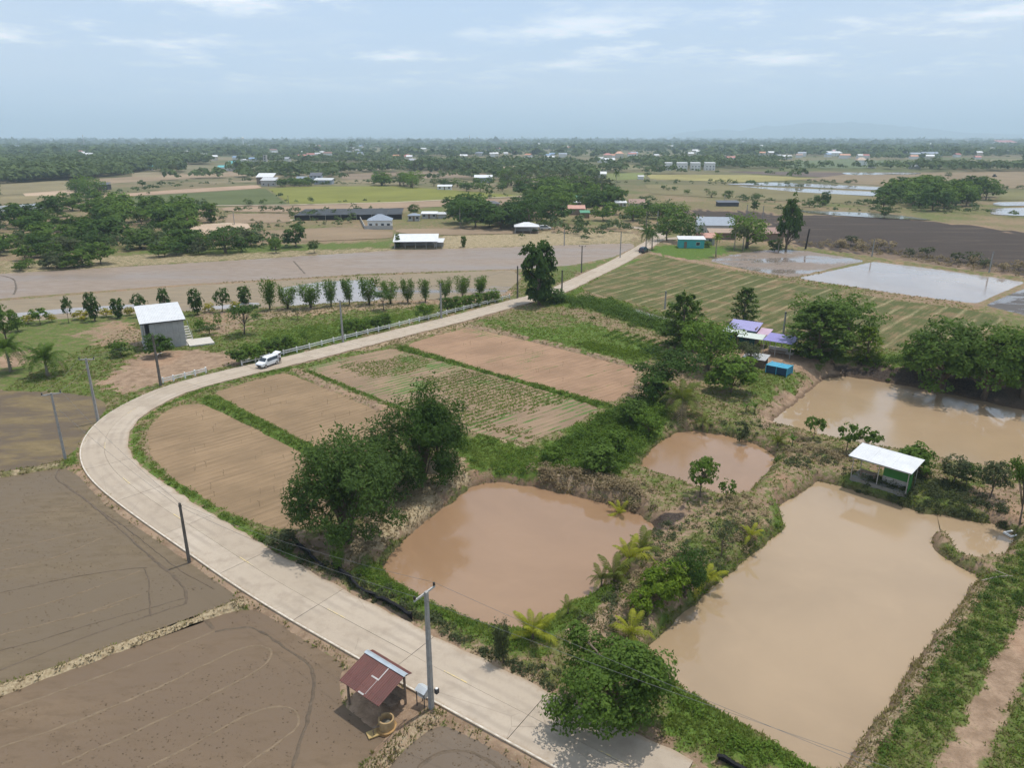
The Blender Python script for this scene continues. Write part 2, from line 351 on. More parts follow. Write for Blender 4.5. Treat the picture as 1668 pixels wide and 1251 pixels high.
# far lane branches off towards the farm houses
LANE = [g(a, b) for a, b in [(1066, 391), (1078, 384), (1064, 377), (1040, 371), (1000, 367)]]
LANE2 = [g(a, b) for a, b in [(1068, 392), (1100, 388), (1150, 384), (1170, 378)]]

BUNDS = [  # ridge lines: outline, height, width
 ([(-260, 1205), (0, 1125), (110, 1088), (330, 1005), (400, 978), (432, 980)], .30, .5), ([(-200, 795), (0, 775), (100, 756), (122, 752)], .25, .7),
 ([(700, 1165), (640, 1215), (600, 1262)], .30, .8), ([(338, 650), (420, 690), (520, 745)], .28, .9), ([(645, 565), (760, 598), (980, 660)], .25, .8),
 ([(478, 603), (560, 638), (660, 678)], .22, .8), ([(765, 530), (900, 560), (1045, 600)], .25, .9), ([(980, 665), (870, 726)], .2, .8),
 ([(700, 690), (780, 712), (860, 735)], .3, 1.0), ([(880, 770), (1000, 800), (1040, 812)], .5, 2.0), ([(780, 775), (900, 790)], .35, 1.2),
 ([(1270, 775), (1200, 830)], .35, 2.0), ([(1350, 735), (1500, 765), (1668, 800)], .3, 2.5), ([(600, 905), (700, 830), (760, 778)], .3, .8),
 ([(1310, 405), (1430, 423), (1668, 455), (1800, 468)], .35, 1.6), ([(1060, 413), (1130, 426), (1290, 455), (1590, 498), (1668, 515)], .3, 1.4),
]
# ground cover: outline or line, feather, then cover (grass), lushness, dark soil, straw
COVER = [
 ('p', [(0, 492), (430, 500), (840, 484), (830, 489), (560, 556), (392, 597), (240, 638), (170, 660), (0, 635)], 3, .72, .55, 0, .1),
 ('p', [(165, 622), (205, 590), (240, 574), (330, 572), (385, 578), (392, 592), (320, 606), (240, 628), (190, 640)], 1.5, .10, .4, 0, .25),
 ('p', [(0, 578), (45, 572), (60, 590), (0, 600)], 1.0, .1, .4, 0, .3), ('p', [(190, 520), (260, 540), (250, 570), (170, 560), (120, 545)], 2.5, .38, .35, 0, .3),
 ('p', [(330, 505), (420, 510), (400, 535), (350, 545), (330, 530)], 2, .35, .4, 0, .3), ('p', [(430, 545), (560, 520), (700, 505), (560, 552), (440, 585)], 2, .95, .9, 0, 0),
 ('p', [(420, 505), (780, 482), (780, 492), (430, 518)], 2, .35, .4, 0, .5), ('p', [(560, 490), (700, 484), (830, 470), (830, 482), (700, 496)], 1.5, .2, .3, 0, .3),
 ('l', [(482, 930), (433, 902), (380, 868), (327, 835), (286, 806), (240, 775), (215, 752), (202, 735), (202, 715), (211, 690), (235, 670), (262, 655), (308, 637)], 1.6, 1, .85, 0, 0),
 ('l', [(308, 640), (364, 620), (425, 607), (470, 600)], 1.4, 1, .85, 0, 0), ('l', [(480, 600), (530, 586), (590, 572)], .9, .7, .6, 0, .2), ('l', [(590, 570), (640, 558), (700, 543), (760, 527)], 1.0, .25, .2, .25, .5),
 ('l', [(335, 650), (420, 690), (518, 744)], 1.1, 1, .8, 0, 0), ('l', [(648, 568), (700, 582), (800, 610), (880, 632), (985, 662)], .9, 1, .95, 0, 0),
 ('l', [(482, 604), (560, 640), (650, 678)], .8, .25, .3, 0, .3), ('l', [(768, 532), (900, 562), (1045, 600)], 1.0, .35, .4, .1, .35),
 ('p', [(745, 712), (800, 716), (870, 735), (900, 755), (870, 775), (760, 765), (742, 740)], 1.2, 1, 1, 0, 0), ('l', [(735, 692), (790, 708), (850, 728)], .5, .2, .2, 0, .9),
 ('p', [(870, 735), (985, 668), (1060, 640), (1100, 660), (1080, 700), (1040, 740), (1000, 785), (890, 772)], 1.5, .95, .85, 0, 0),
 ('p', [(780, 522), (860, 508), (930, 515), (1085, 570), (1040, 597), (960, 575), (860, 548)], 1.5, .8, .75, 0, .1), ('p', [(795, 520), (870, 506), (960, 525), (900, 535), (830, 530)], 1.5, .62, .5, 0, .3),
 ('l', [(915, 490), (980, 495), (1060, 520), (1130, 540), (1200, 555), (1290, 575)], 6, .95, .75, .1, 0), ('l', [(1290, 575), (1420, 590), (1490, 585), (1668, 600)], 4, .8, .7, .2, 0),
 ('p', [(775, 768), (880, 778), (1040, 800), (1090, 830), (1160, 815), (1230, 800), (1290, 745), (1345, 735), (1385, 765), (1340, 780), (1270, 815), (1270, 860), (1180, 935), (1050, 1055), (960, 1075), (890, 1060), (900, 1010), (985, 962), (1010, 900), (1070, 862), (1030, 835), (930, 803), (790, 780)], 1.0, .47, .38, .20, .22),
 ('p', [(1060, 835), (1110, 822), (1120, 850), (1085, 865)], 1.2, .1, .1, .85, 0), ('p', [(890, 765), (1010, 790), (1000, 800), (900, 790)], 1.0, .25, .1, .35, .5),
 ('p', [(1110, 870), (1180, 850), (1260, 860), (1180, 930), (1130, 940)], 1.5, .75, .5, 0, .2), ('l', [(1272, 820), (1280, 845), (1262, 870), (1180, 935), (1100, 1005), (1052, 1058)], .9, .9, .8, 0, 0),
 ('p', [(980, 980), (1040, 975), (1020, 1040), (950, 1050), (920, 1020)], 1.5, .3, .2, .15, .4), ('l', [(985, 962), (900, 1012), (860, 1038)], 1.3, .95, .85, 0, 0),
 ('p', [(560, 885), (640, 800), (700, 745), (765, 752), (760, 775), (690, 830), (640, 870), (590, 920), (540, 920)], .8, .06, .2, 0, 1.0), ('p', [(430, 880), (560, 880), (570, 930), (500, 915)], 1.2, .2, .3, .5, .3),
 ('l', [(768, 783), (700, 838), (640, 885), (612, 930)], .55, 1, .95, 0, 0), ('l', [(605, 935), (650, 962), (700, 992), (760, 1018), (820, 1035), (870, 1040)], 1.6, 1, .9, 0, 0), ('l', [(500, 915), (560, 955), (650, 1000), (760, 1055)], 1.3, .55, .4, .1, .3),
 ('p', [(1090, 1120), (1160, 1155), (1260, 1212), (1330, 1262), (1230, 1262), (1140, 1225), (1070, 1190)], .8, 1, .85, 0, .1), ('l', [(760, 1068), (830, 1098), (910, 1130)], .9, .4, .4, 0, .5), ('p', [(870, 1050), (960, 1040), (1050, 1080), (1080, 1140), (1000, 1180), (900, 1120)], 1.5, .7, .4, .2, .1),
 ('p', [(1600, 935), (1668, 890), (1900, 880), (1900, 1100), (1620, 1320), (1390, 1320), (1440, 1170), (1530, 1040)], 1.0, .85, .55, 0, .2), ('l', [(1800, 900), (1700, 985), (1658, 1060), (1615, 1145), (1580, 1215), (1540, 1300)], 1.0, .15, .3, 0, .12),
 ('l', [(1598, 944), (1530, 1040), (1450, 1160), (1385, 1262)], .7, .35, .2, .1, .5), ('p', [(1520, 880), (1535, 862), (1560, 905), (1600, 925), (1600, 942), (1560, 928), (1525, 900)], .5, .75, .45, 0, .2),
 ('p', [(1385, 770), (1500, 780), (1668, 800), (1668, 890), (1640, 860), (1560, 845), (1500, 832), (1400, 800), (1340, 780)], 1.0, .9, .55, .15, 0), ('p', [(1560, 800), (1668, 790), (1668, 850), (1600, 830)], 1.0, .3, .2, .25, .3),
 ('p', [(1222, 672), (1280, 630), (1345, 605), (1350, 615), (1255, 692)], 1.2, .05, .2, .05, .1), ('p', [(1345, 585), (1668, 612), (1800, 640), (1800, 700), (1668, 668), (1560, 645), (1450, 625), (1350, 617)], 2.0, .25, .2, .72, .1),
 ('p', [(1100, 640), (1200, 590), (1290, 600), (1250, 650), (1220, 680), (1110, 690)], 2.0, .6, .45, .05, .3), ('p', [(1200, 612), (1290, 605), (1330, 600), (1240, 650)], 1.0, .85, .6, 0, .15),
 ('p', [(1190, 555), (1290, 570), (1350, 590), (1330, 605), (1280, 600), (1200, 590)], 2.0, .15, .3, .35, .1),
 ('l', [(-200, 800), (0, 778), (100, 757), (120, 752)], .8, .55, .25, 0, .7), ('l', [(0, 1128), (330, 1007), (405, 978), (430, 978)], .6, .22, .15, 0, .75), ('p', [(545, 1095), (600, 1095), (690, 1145), (705, 1165), (640, 1225), (560, 1190)], 1.0, .06, .2, .12, .08), ('l', [(700, 1172), (650, 1212), (605, 1262)], .7, .3, .15, .1, .5),
 ('l', [(120, 752), (160, 690), (190, 668), (230, 648)], 1.2, .85, .75, 0, 0), ('l', [(135, 770), (175, 812), (255, 868), (310, 903), (429, 988), (600, 1085), (700, 1143), (905, 1262)], .7, .08, .2, .15, .35),
 ('p', [(0, 425), (330, 410), (640, 400), (1040, 385), (1034, 396), (640, 407), (300, 428), (0, 445)], 2.5, .5, .2, 0, .75), ('p', [(200, 412), (420, 400), (640, 393), (640, 402), (330, 414)], 3, .9, .6, .1, 0),
 ('p', [(720, 385), (880, 378), (1030, 376), (1040, 388), (900, 398), (720, 404)], 3, .4, .2, 0, .8), ('p', [(1065, 402), (1150, 400), (1210, 405), (1150, 418), (1130, 424), (1062, 412)], 2, 1, 1.25, 0, 0), ('p', [(1075, 392), (1150, 385), (1180, 380), (1180, 392), (1100, 399)], 2, .15, .3, 0, .5),
 ('p', [(1290, 348), (1420, 352), (1560, 365), (1668, 378), (1900, 400), (1900, 470), (1668, 452), (1430, 420), (1310, 402), (1240, 372)], 5, .12, .1, .93, 0), ('p', [(1100, 335), (1260, 340), (1300, 365), (1200, 362), (1110, 350)], 8, .15, .2, .75, 0), ('p', [(1330, 400), (1430, 410), (1560, 430), (1668, 440), (1668, 450), (1440, 422)], 4, .3, .15, .55, .35),
 ('p', [(1000, 325), (1250, 335), (1420, 345), (1400, 352), (1100, 340)], 10, .6, .3, .25, .2), ('l', [(1000, 500), (1100, 520)], 3, .9, .7, .1, 0), ('l', [(1310, 403), (1430, 421), (1668, 454)], 1.6, .8, .4, 0, .3), ('l', [(1062, 412), (1130, 426), (1290, 454), (1588, 497)], 1.1, .25, .2, .35, .2),
 ('l', [(925, 478), (985, 448), (1040, 424)], 3, .9, .7, 0, .1), ('p', [(848, 438), (930, 432), (1000, 420), (940, 447), (895, 470), (850, 484)], 2, .8, .55, 0, .2),
]

# one rectilinear grid, fine where the camera is near, out to the horizon
def axis(lo, hi, a, b, st, gr, maxst=2500.0):
    v = list(np.arange(a, b + 1e-6, st)); s = st; x = v[-1]
    while x < hi: s = min(s * (1 + gr), maxst); x += s; v.append(x)
    s = st; x = v[0]; w = []
    while x > lo: s = min(s * (1 + gr), maxst); x -= s; w.append(x)
    return np.array(w[::-1] + v)
XS = axis(-30000, 30000, -74, 86, 0.42, 0.035); YS = axis(-900, 30000, 27, 135, 0.42, 0.022)
GX, GY = np.meshgrid(XS, YS); gx, gy = GX.ravel(), GY.ravel()
far_f = sstep(np.hypot(gx, gy), 250, 420)
nz1 = fbm(gx * .35, gy * .35, 1); nz2 = fbm(gx * 1.7, gy * 1.7, 9, 3); nz3 = fbm(gx * .05, gy * .05, 21)
hz = (nz1 - .5) * .20 * (1 - far_f) + (nz2 - .5) * .11 * (1 - far_f)
wob = (fbm(gx * .8, gy * .8, 33, 3) - .5) * (0.9 + 0.006 * gy)
cov = np.full(gx.shape, .55); lush = np.full(gx.shape, .38); dark = np.zeros(gx.shape); straw = np.full(gx.shape, .18)
cov += (nz3 - .5) * .5; lush += (nz3 - .5) * .5
for kind, pts, fe, c0, l0, d0, s0 in COVER:
    q = [g(a, b) for a, b in pts]; qa = np.array(q); m = fe * 2 + 4
    sel = np.nonzero((gx > qa[:, 0].min() - m) & (gx < qa[:, 0].max() + m) & (gy > qa[:, 1].min() - m) & (gy < qa[:, 1].max() + m))[0]
    if not len(sel): continue
    x, y = gx[sel], gy[sel]; ww = wob[sel] * (min(1.6, fe * .8) if kind == 'l' else 2.2 + fe)
    w = sstep(poly_sd(x, y, q) + ww, -fe * .5, fe * .5) if kind == 'p' else 1 - sstep(line_d(x, y, q) + ww, fe * .6, fe * 1.3)
    for arr, val in ((cov, c0), (lush, l0), (dark, d0), (straw, s0)): arr[sel] = arr[sel] * (1 - w) + val * w
for pts, bh, bw in BUNDS:
    q = [g(a, b) for a, b in pts]; qa = np.array(q); m = bw * 4
    sel = np.nonzero((gx > qa[:, 0].min() - m) & (gx < qa[:, 0].max() + m) & (gy > qa[:, 1].min() - m) & (gy < qa[:, 1].max() + m))[0]
    if len(sel): hz[sel] += bh * np.exp(-(line_d(gx[sel], gy[sel], q) / bw) ** 2) * (.75 + .5 * nz2[sel])
wetedge = np.zeros(gx.shape)
ZPOLY = []
for nm, pts, z, slope, mk, lab in ZONES + PONDS:
    pond = nm in ('pond', 'canal'); q = poly(pts, z, 2 if pond else 1); ZPOLY.append(q); qa = np.array(q); m = slope * 2 + 3
    sel = np.nonzero((gx > qa[:, 0].min() - m) & (gx < qa[:, 0].max() + m) & (gy > qa[:, 1].min() - m) & (gy < qa[:, 1].max() + m))[0]
    if not len(sel): continue
    sd = poly_sd(gx[sel], gy[sel], q) + wob[sel] * (.55 if pond else .35)
    drop = .9 if pond else .3
    hh = np.where(sd > 0, z - drop * np.clip(sd / .9, 0, 1), z + (hz[sel] - z) * sstep(-sd, -.25 * slope, slope))
    inner = np.where(sd > -slope, np.minimum(hz[sel], hh), hz[sel])
    hz[sel] = np.where(sd > 0, hh, inner)
    if pond: 
        e = 1 - sstep(-sd, .0, .5); wetedge[sel] = np.maximum(wetedge[sel], e)
rd = np.full(gx.shape, 1e3)
sel = np.nonzero((np.abs(gx) < 130) & (gy > 10) & (gy < 300))[0]
for i in range(0, len(centre) - 4, 4): rd[sel] = np.minimum(rd[sel], np.sqrt(seg_d2(gx[sel], gy[sel], centre[i], centre[i + 4])))
rw = 1 - sstep(rd, RW + .05, RW + .9)
hz = hz * (1 - rw) + (-.04) * rw
cov = cov * (1 - .5 * rw); straw = np.maximum(straw, .35 * rw)
hz = np.where(far_f > .99, 0, hz)
ny, nx = GX.shape
ii = np.arange(ny * nx).reshape(ny, nx)
FQ = np.stack([ii[:-1, :-1].ravel(), ii[:-1, 1:].ravel(), ii[1:, 1:].ravel(), ii[1:, :-1].ravel()], 1)

k = NT('ground_cover'); gA, lA, dA, sA, wA, fA = (k.attr(q) for q in ('cover', 'lush', 'dark', 'straw', 'wet', 'far'))
n_big = k.noise(.09, 4, .6); n_mid = k.noise(.7, 5, .65); n_fin = k.noise(4.5, 5, .7); n_tuf = k.noise(2.0, 6, .7, dist=.4)
soil = k.mix(k.ramp(n_mid, .3, .7), (0.21, 0.142, 0.092), (0.36, 0.255, 0.175)); soil = k.mix(k.math('MULTIPLY', k.ramp(n_fin, .45, .75), .5), soil, (0.14, 0.10, 0.068))
soil = k.mix(k.math('MULTIPLY', k.ramp(n_big, .52, .66), .35), soil, (0.40, 0.24, 0.15))
strw = k.mix(k.ramp(n_fin, .3, .7), (0.24, 0.18, 0.105), (0.44, 0.36, 0.235))
base = k.mix(k.ramp(k.math('ADD', sA, k.math('MULTIPLY', k.math('SUBTRACT', n_fin, .5), 1.1)), .3, .75), soil, strw)
dry = k.mix(k.ramp(n_tuf, .3, .7), (0.090, 0.088, 0.034), (0.190, 0.165, 0.075)); grn = k.mix(k.ramp(n_tuf, .3, .7), (0.050, 0.088, 0.016), (0.125, 0.19, 0.035))
grass = k.mix(k.ramp(k.math('ADD', lA, k.math('MULTIPLY', k.math('SUBTRACT', n_mid, .5), .9)), .2, .8), dry, grn)
gm = k.ramp(k.math('ADD', gA, k.math('ADD', k.math('MULTIPLY', k.math('SUBTRACT', n_tuf, .5), 1.7), k.math('MULTIPLY', k.math('SUBTRACT', n_mid, .5), 1.3))), .36, .66)
c = k.mix(gm, base, grass)
burnt = k.mix(k.ramp(n_fin, .3, .75), (0.026, 0.021, 0.019), (0.100, 0.076, 0.060)); burnt = k.mix(k.math('MULTIPLY', k.ramp(k.noise(.12, 5, .7, k.mapping(rot=(0, 0, -.5), scale=(.2, 1, 1))), .48, .68), .55), burnt, (0.125, 0.095, 0.072))
c = k.mix(k.ramp(k.math('ADD', dA, k.math('MULTIPLY', k.math('SUBTRACT', n_mid, .5), .45)), .35, .75), c, burnt)
c = k.mix(k.math('MULTIPLY', wA, .75), c, (0.115, 0.078, 0.05))
vor = k.n('ShaderNodeTexVoronoi'); vor.inputs['Scale'].default_value = .0065; vor.distance = 'CHEBYCHEV'; k.l(k.mapping(rot=(0, 0, .5), scale=(1, 1.0, 1)), vor.inputs['Vector'])
vs = k.n('ShaderNodeSeparateColor'); k.l(vor.outputs['Color'], vs.inputs[0])
pc = k.mix(k.ramp(vs.outputs[0], .25, .6), (0.095, 0.105, 0.045), (0.19, 0.155, 0.09)); pc = k.mix(k.ramp(vs.outputs[1], .55, .8), pc, (0.24, 0.195, 0.125)); pc = k.mix(k.ramp(vs.outputs[2], .7, .85), pc, (0.09, 0.12, 0.04))
pc = k.mix(k.ramp(k.noise(.02, 5, .6), .35, .7), pc, (0.10, 0.105, 0.05))
c = k.mix(k.math('MULTIPLY', fA, .8), c, pc)
hb = k.math('ADD', k.math('MULTIPLY', n_fin, .5), n_tuf)
k.pbr(c, .92, .12, k.bump(hb, .6, .16)); GROUND = k.m
gme = nmesh('ground', np.c_[gx, gy, hz], FQ, GROUND, dict(cover=cov, lush=lush, dark=dark, straw=straw, wet=wetedge, far=sstep(np.hypot(gx, gy), 420, 700)), smooth=True)
tag(obj('ground', gme), 'farmland of grass, bare soil and bunds reaching to the horizon', 'ground', kind='structure')
def ground_z(x, y):
    ix = np.clip(np.searchsorted(XS, x) - 1, 0, nx - 2); iy = np.clip(np.searchsorted(YS, y) - 1, 0, ny - 2)
    tx = np.clip((x - XS[ix]) / (XS[ix + 1] - XS[ix]), 0, 1); ty = np.clip((y - YS[iy]) / (YS[iy + 1] - YS[iy]), 0, 1); Z = hz.reshape(ny, nx)
    return (Z[iy, ix] * (1 - tx) + Z[iy, ix + 1] * tx) * (1 - ty) + (Z[iy + 1, ix] * (1 - tx) + Z[iy + 1, ix + 1] * tx) * ty
def gsample(arr, x, y):
    ix = np.clip(np.searchsorted(XS, x) - 1, 0, nx - 2); iy = np.clip(np.searchsorted(YS, y) - 1, 0, ny - 2); return arr.reshape(ny, nx)[iy, ix]
def onground(px, py):
    x, y = g(px, py); z = float(ground_z(np.array([x]), np.array([y]))[0]); return Vector((x, y, z))

# field and water surfaces
def mud_mat(name, dry_c, wet_c, dry_r=.8, wet_r=.35, wet_at=(.45, .6), scale=.12, streak=None, stretch=1.0, spec=.4, fine=.5, bumpd=.03):
    k = NT(name); vec = k.mapping(rot=(0, 0, -(streak or 0)), scale=(1 / stretch, 1, 1))
    n1 = k.noise(scale, 6, .6, vec, .3); n2 = k.noise(1.6, 6, .65, vec); n3 = k.noise(9, 4, .65)
    w = k.ramp(k.math('ADD', n1, k.math('MULTIPLY', k.math('SUBTRACT', n2, .5), .35)), *wet_at)
    dc = k.mix(k.ramp(n2, .3, .72), tuple(q * (1 - .22) for q in dry_c), tuple(q * 1.12 for q in dry_c)); dc = k.mix(k.math('MULTIPLY', k.ramp(n3, .5, .78), fine), dc, tuple(q * .55 for q in dry_c)); n4 = k.noise(2.6, 5, .75); dc = k.mix(k.math('MULTIPLY', k.ramp(n4, .60, .68), fine * .7), dc, tuple(q * .5 for q in dry_c))
    c = k.mix(w, dc, wet_c); r = k.ramp(w, 0, 1, dry_r, wet_r, False)
    hb = k.math('MULTIPLY', k.math('ADD', n2, k.math('MULTIPLY', n3, .4)), k.math('SUBTRACT', 1.0, k.math('MULTIPLY', w, .9)))
    k.pbr(c, r, spec, k.bump(hb, .5, bumpd)); return k.m
def row_mat(name, soil, angle, pitch=1.0, green=0.0, dark_f=.35, straw=0.0, straw_pitch=4.0, base_grass=None):
    k = NT(name); vec = k.mapping(rot=(0, 0, -angle)); sep = k.n('ShaderNodeSeparateXYZ'); k.l(vec, sep.inputs[0])
    nw = k.noise(.25, 3, .5); yy = k.math('ADD', sep.outputs[1], k.math('MULTIPLY', nw, .5))
    wv = k.math('SINE', k.math('MULTIPLY', yy, 2 * math.pi / pitch)); wv = k.math('ADD', k.math('MULTIPLY', wv, .5), .5)
    st = k.noise(1.3, 5, .65, k.mapping(vec, scale=(.12, 1.5, 1))); n1 = k.noise(.16, 5, .6); n2 = k.noise(3.2, 6, .7); n3 = k.noise(11, 3, .6)
    c = k.mix(k.ramp(n1, .3, .7), tuple(q * .86 for q in soil), tuple(q * 1.12 for q in soil))
    c = k.mix(k.math('MULTIPLY', k.ramp(st, .42, .7), .55), c, tuple(q * .62 for q in soil)); c = k.mix(k.math('MULTIPLY', k.ramp(k.math('ADD', wv, k.math('MULTIPLY', k.math('SUBTRACT', n2, .5), .9)), .75, 1.05), dark_f), c, tuple(q * .55 for q in soil))
    c = k.mix(k.math('MULTIPLY', k.ramp(n3, .6, .75), .5), c, tuple(min(1, q * 1.45) for q in soil))
    if base_grass:
        gf = k.ramp(k.math('ADD', n1, k.math('MULTIPLY', k.math('SUBTRACT', st, .5), .8)), .30, .55); c = k.mix(gf, c, k.mix(k.ramp(n2, .3, .7), tuple(q * .75 for q in base_grass), tuple(q * 1.2 for q in base_grass)))
    if green:
        gf = k.math('ADD', k.math('MULTIPLY', k.noise(.11, 3, .6, k.mapping(loc=(3, 9, 0))), 1.0), k.math('ADD', k.math('MULTIPLY', k.math('SUBTRACT', n2, .5), .55), k.math('MULTIPLY', k.math('SUBTRACT', k.math('MULTIPLY', wv, k.ramp(st, .3, .7)), .3), .30)))
        c = k.mix(k.ramp(gf, .62 - green, .74 - green), c, k.mix(k.ramp(n3, .3, .7), (0.05, 0.10, 0.022), (0.12, 0.205, 0.05)))
    if straw:
        sv = k.math('SINE', k.math('MULTIPLY', k.math('ADD', sep.outputs[1], k.math('MULTIPLY', k.noise(.03, 2, .5), 3.0)), 2 * math.pi / straw_pitch))
        sf = k.ramp(k.math('ADD', sv, k.math('MULTIPLY', k.math('SUBTRACT', n2, .5), 1.8)), .62, 1.1); sf = k.math('MULTIPLY', sf, k.ramp(k.noise(.35, 4, .6, k.mapping(vec, scale=(.25, 1, 1))), .36, .6)); c = k.mix(k.math('MULTIPLY', sf, straw), c, (0.42, 0.34, 0.20))
    k.pbr(c, .9, .15, k.bump(k.math('ADD', k.math('MULTIPLY', wv, .7), n2), .6, .09)); return k.m
def water_mat(name, col, rough=.03, ripple=.10):
    k = NT(name); n = k.noise(.05, 5, .6, None, .6); n_s = k.noise(.35, 5, .65, None, .8); c = k.mix(k.ramp(n, .3, .7), tuple(q * .90 for q in col), tuple(min(1, q * 1.08) for q in col)); c = k.mix(k.math('MULTIPLY', k.ramp(n_s, .52, .75), .16), c, tuple(min(1, q * 1.3) for q in col))
    w = k.noise(1.1, 3, .55); wp = k.ramp(k.noise(.06, 3, .5, k.mapping(scale=(1, .5, 1))), .42, .62); k.pbr(c, k.ramp(wp, 0, 1, rough, rough + .16, False), .5, k.bump(k.math('MULTIPLY', w, k.math('ADD', .25, wp)), ripple, .012), ior=1.55); return k.m
J_A = math.atan2(g(300, 445)[1] - g(0, 465)[1], g(300, 445)[0] - g(0, 465)[0]); G_A = math.atan2(g(1180, 447)[1] - g(1050, 485)[1], g(1180, 447)[0] - g(1050, 485)[0])
S_A = math.atan2(g(300, 485)[1] - g(0, 508)[1], g(300, 485)[0] - g(0, 508)[0]); M_A = math.atan2(g(330, 1007)[1] - g(0, 1128)[1], g(330, 1007)[0] - g(0, 1128)[0])
FM = {
 'mud_a': mud_mat('mud_greybrown', (0.172, 0.130, 0.081), (0.145, 0.109, 0.070), .85, .55, (.42, .62), .07, M_A, 3.0, .2),
 'mud_b': mud_mat('mud_brown', (0.182, 0.129, 0.082), (0.150, 0.106, 0.069), .85, .55, (.42, .62), .07, M_A, 3.0, .2),
 'mud_c': mud_mat('mud_dark', (0.165, 0.122, 0.082), (0.135, 0.100, 0.068), .7, .40, (.40, .60), .1, M_A, 2.0, .4),
 'stubble_wet': mud_mat('stubble_wet', (0.190, 0.140, 0.068), (0.108, 0.078, 0.048), .9, .75, (.40, .58), .30, math.radians(40), 2.6, .35, .85, .12),
 'plough_a': row_mat('plough_brown', (0.262, 0.182, 0.108), ROW_A, 1.0, dark_f=.22), 'plough_b': row_mat('plough_pink', (0.315, 0.202, 0.128), math.radians(41), 1.0, green=-.03, dark_f=.25),
 'crop': row_mat('crop_rows', (0.270, 0.190, 0.124), math.radians(42), 1.0, green=.085, dark_f=.25),
 'stripes': row_mat('straw_swaths', (0.215, 0.155, 0.080), G_A, 1.2, straw=.52, straw_pitch=3.7, base_grass=(0.085, 0.095, 0.030)),
 'stubble_row': mud_mat('stubble_strip', (0.250, 0.195, 0.125), (0.150, 0.130, 0.118), .9, .15, (.55, .66), .05, S_A, 6.0, .5, .6, .06),
 'wet_long': mud_mat('wet_long', (0.262, 0.200, 0.150), (0.238, 0.182, 0.140), .65, .36, (.40, .64), .05, J_A, 5.0, .35, .25, .02),
 'wet_a': mud_mat('wet_half', (0.210, 0.155, 0.115), (0.215, 0.175, 0.145), .6, .05, (.44, .54), .06, G_A, 2.5, .5, .3, .02),
 'wet_dark': mud_mat('wet_dark', (0.070, 0.058, 0.050), (0.12, 0.10, 0.09), .7, .05, (.48, .56), .25, G_A, 2.5, .5, .3, .05),
 'flood': water_mat('flood_water', (0.300, 0.255, 0.225), .04, .12),
 'water_red': water_mat('water_reddish', (0.285, 0.178, 0.104)), 'water_tan': water_mat('water_tan', (0.335, 0.242, 0.149)), 'water_grey': water_mat('water_grey', (0.20, 0.19, 0.16)),
}
def sheet(name, q, z, mat, label, cat='field'):
    me = bpy.data.meshes.new(name); me.from_pydata([(x, y, z) for x, y in q], [], [tuple(range(len(q)))]); me.update(); me.materials.append(mat)
    return tag(obj(name, me), label, cat, kind='structure')
for (nm, pts, z, slope, mk, lab), q in zip(ZONES + PONDS, ZPOLY):
    pond = nm in ('pond', 'canal'); sheet(nm, offset_poly(q, .55 if pond else .9), z, FM[mk], lab, nm if pond else 'field')

for pts, lab in (([(452, 470), (520, 459), (605, 455), (624, 486), (600, 492), (560, 494), (520, 499), (470, 502)], 'flooded patch reflecting the sky between the young bamboo'), ([(15, 511), (110, 502), (232, 495), (238, 500), (120, 509), (20, 518)], 'thin flooded strip left of the grey block house'), ([(330, 500), (420, 492), (424, 497), (340, 505)], 'small flooded strip behind the slim dark trees')):
    sheet('flooded_patch', poly(pts, Z_F, 1), Z_F + .012, FM['flood'], lab, 'field')
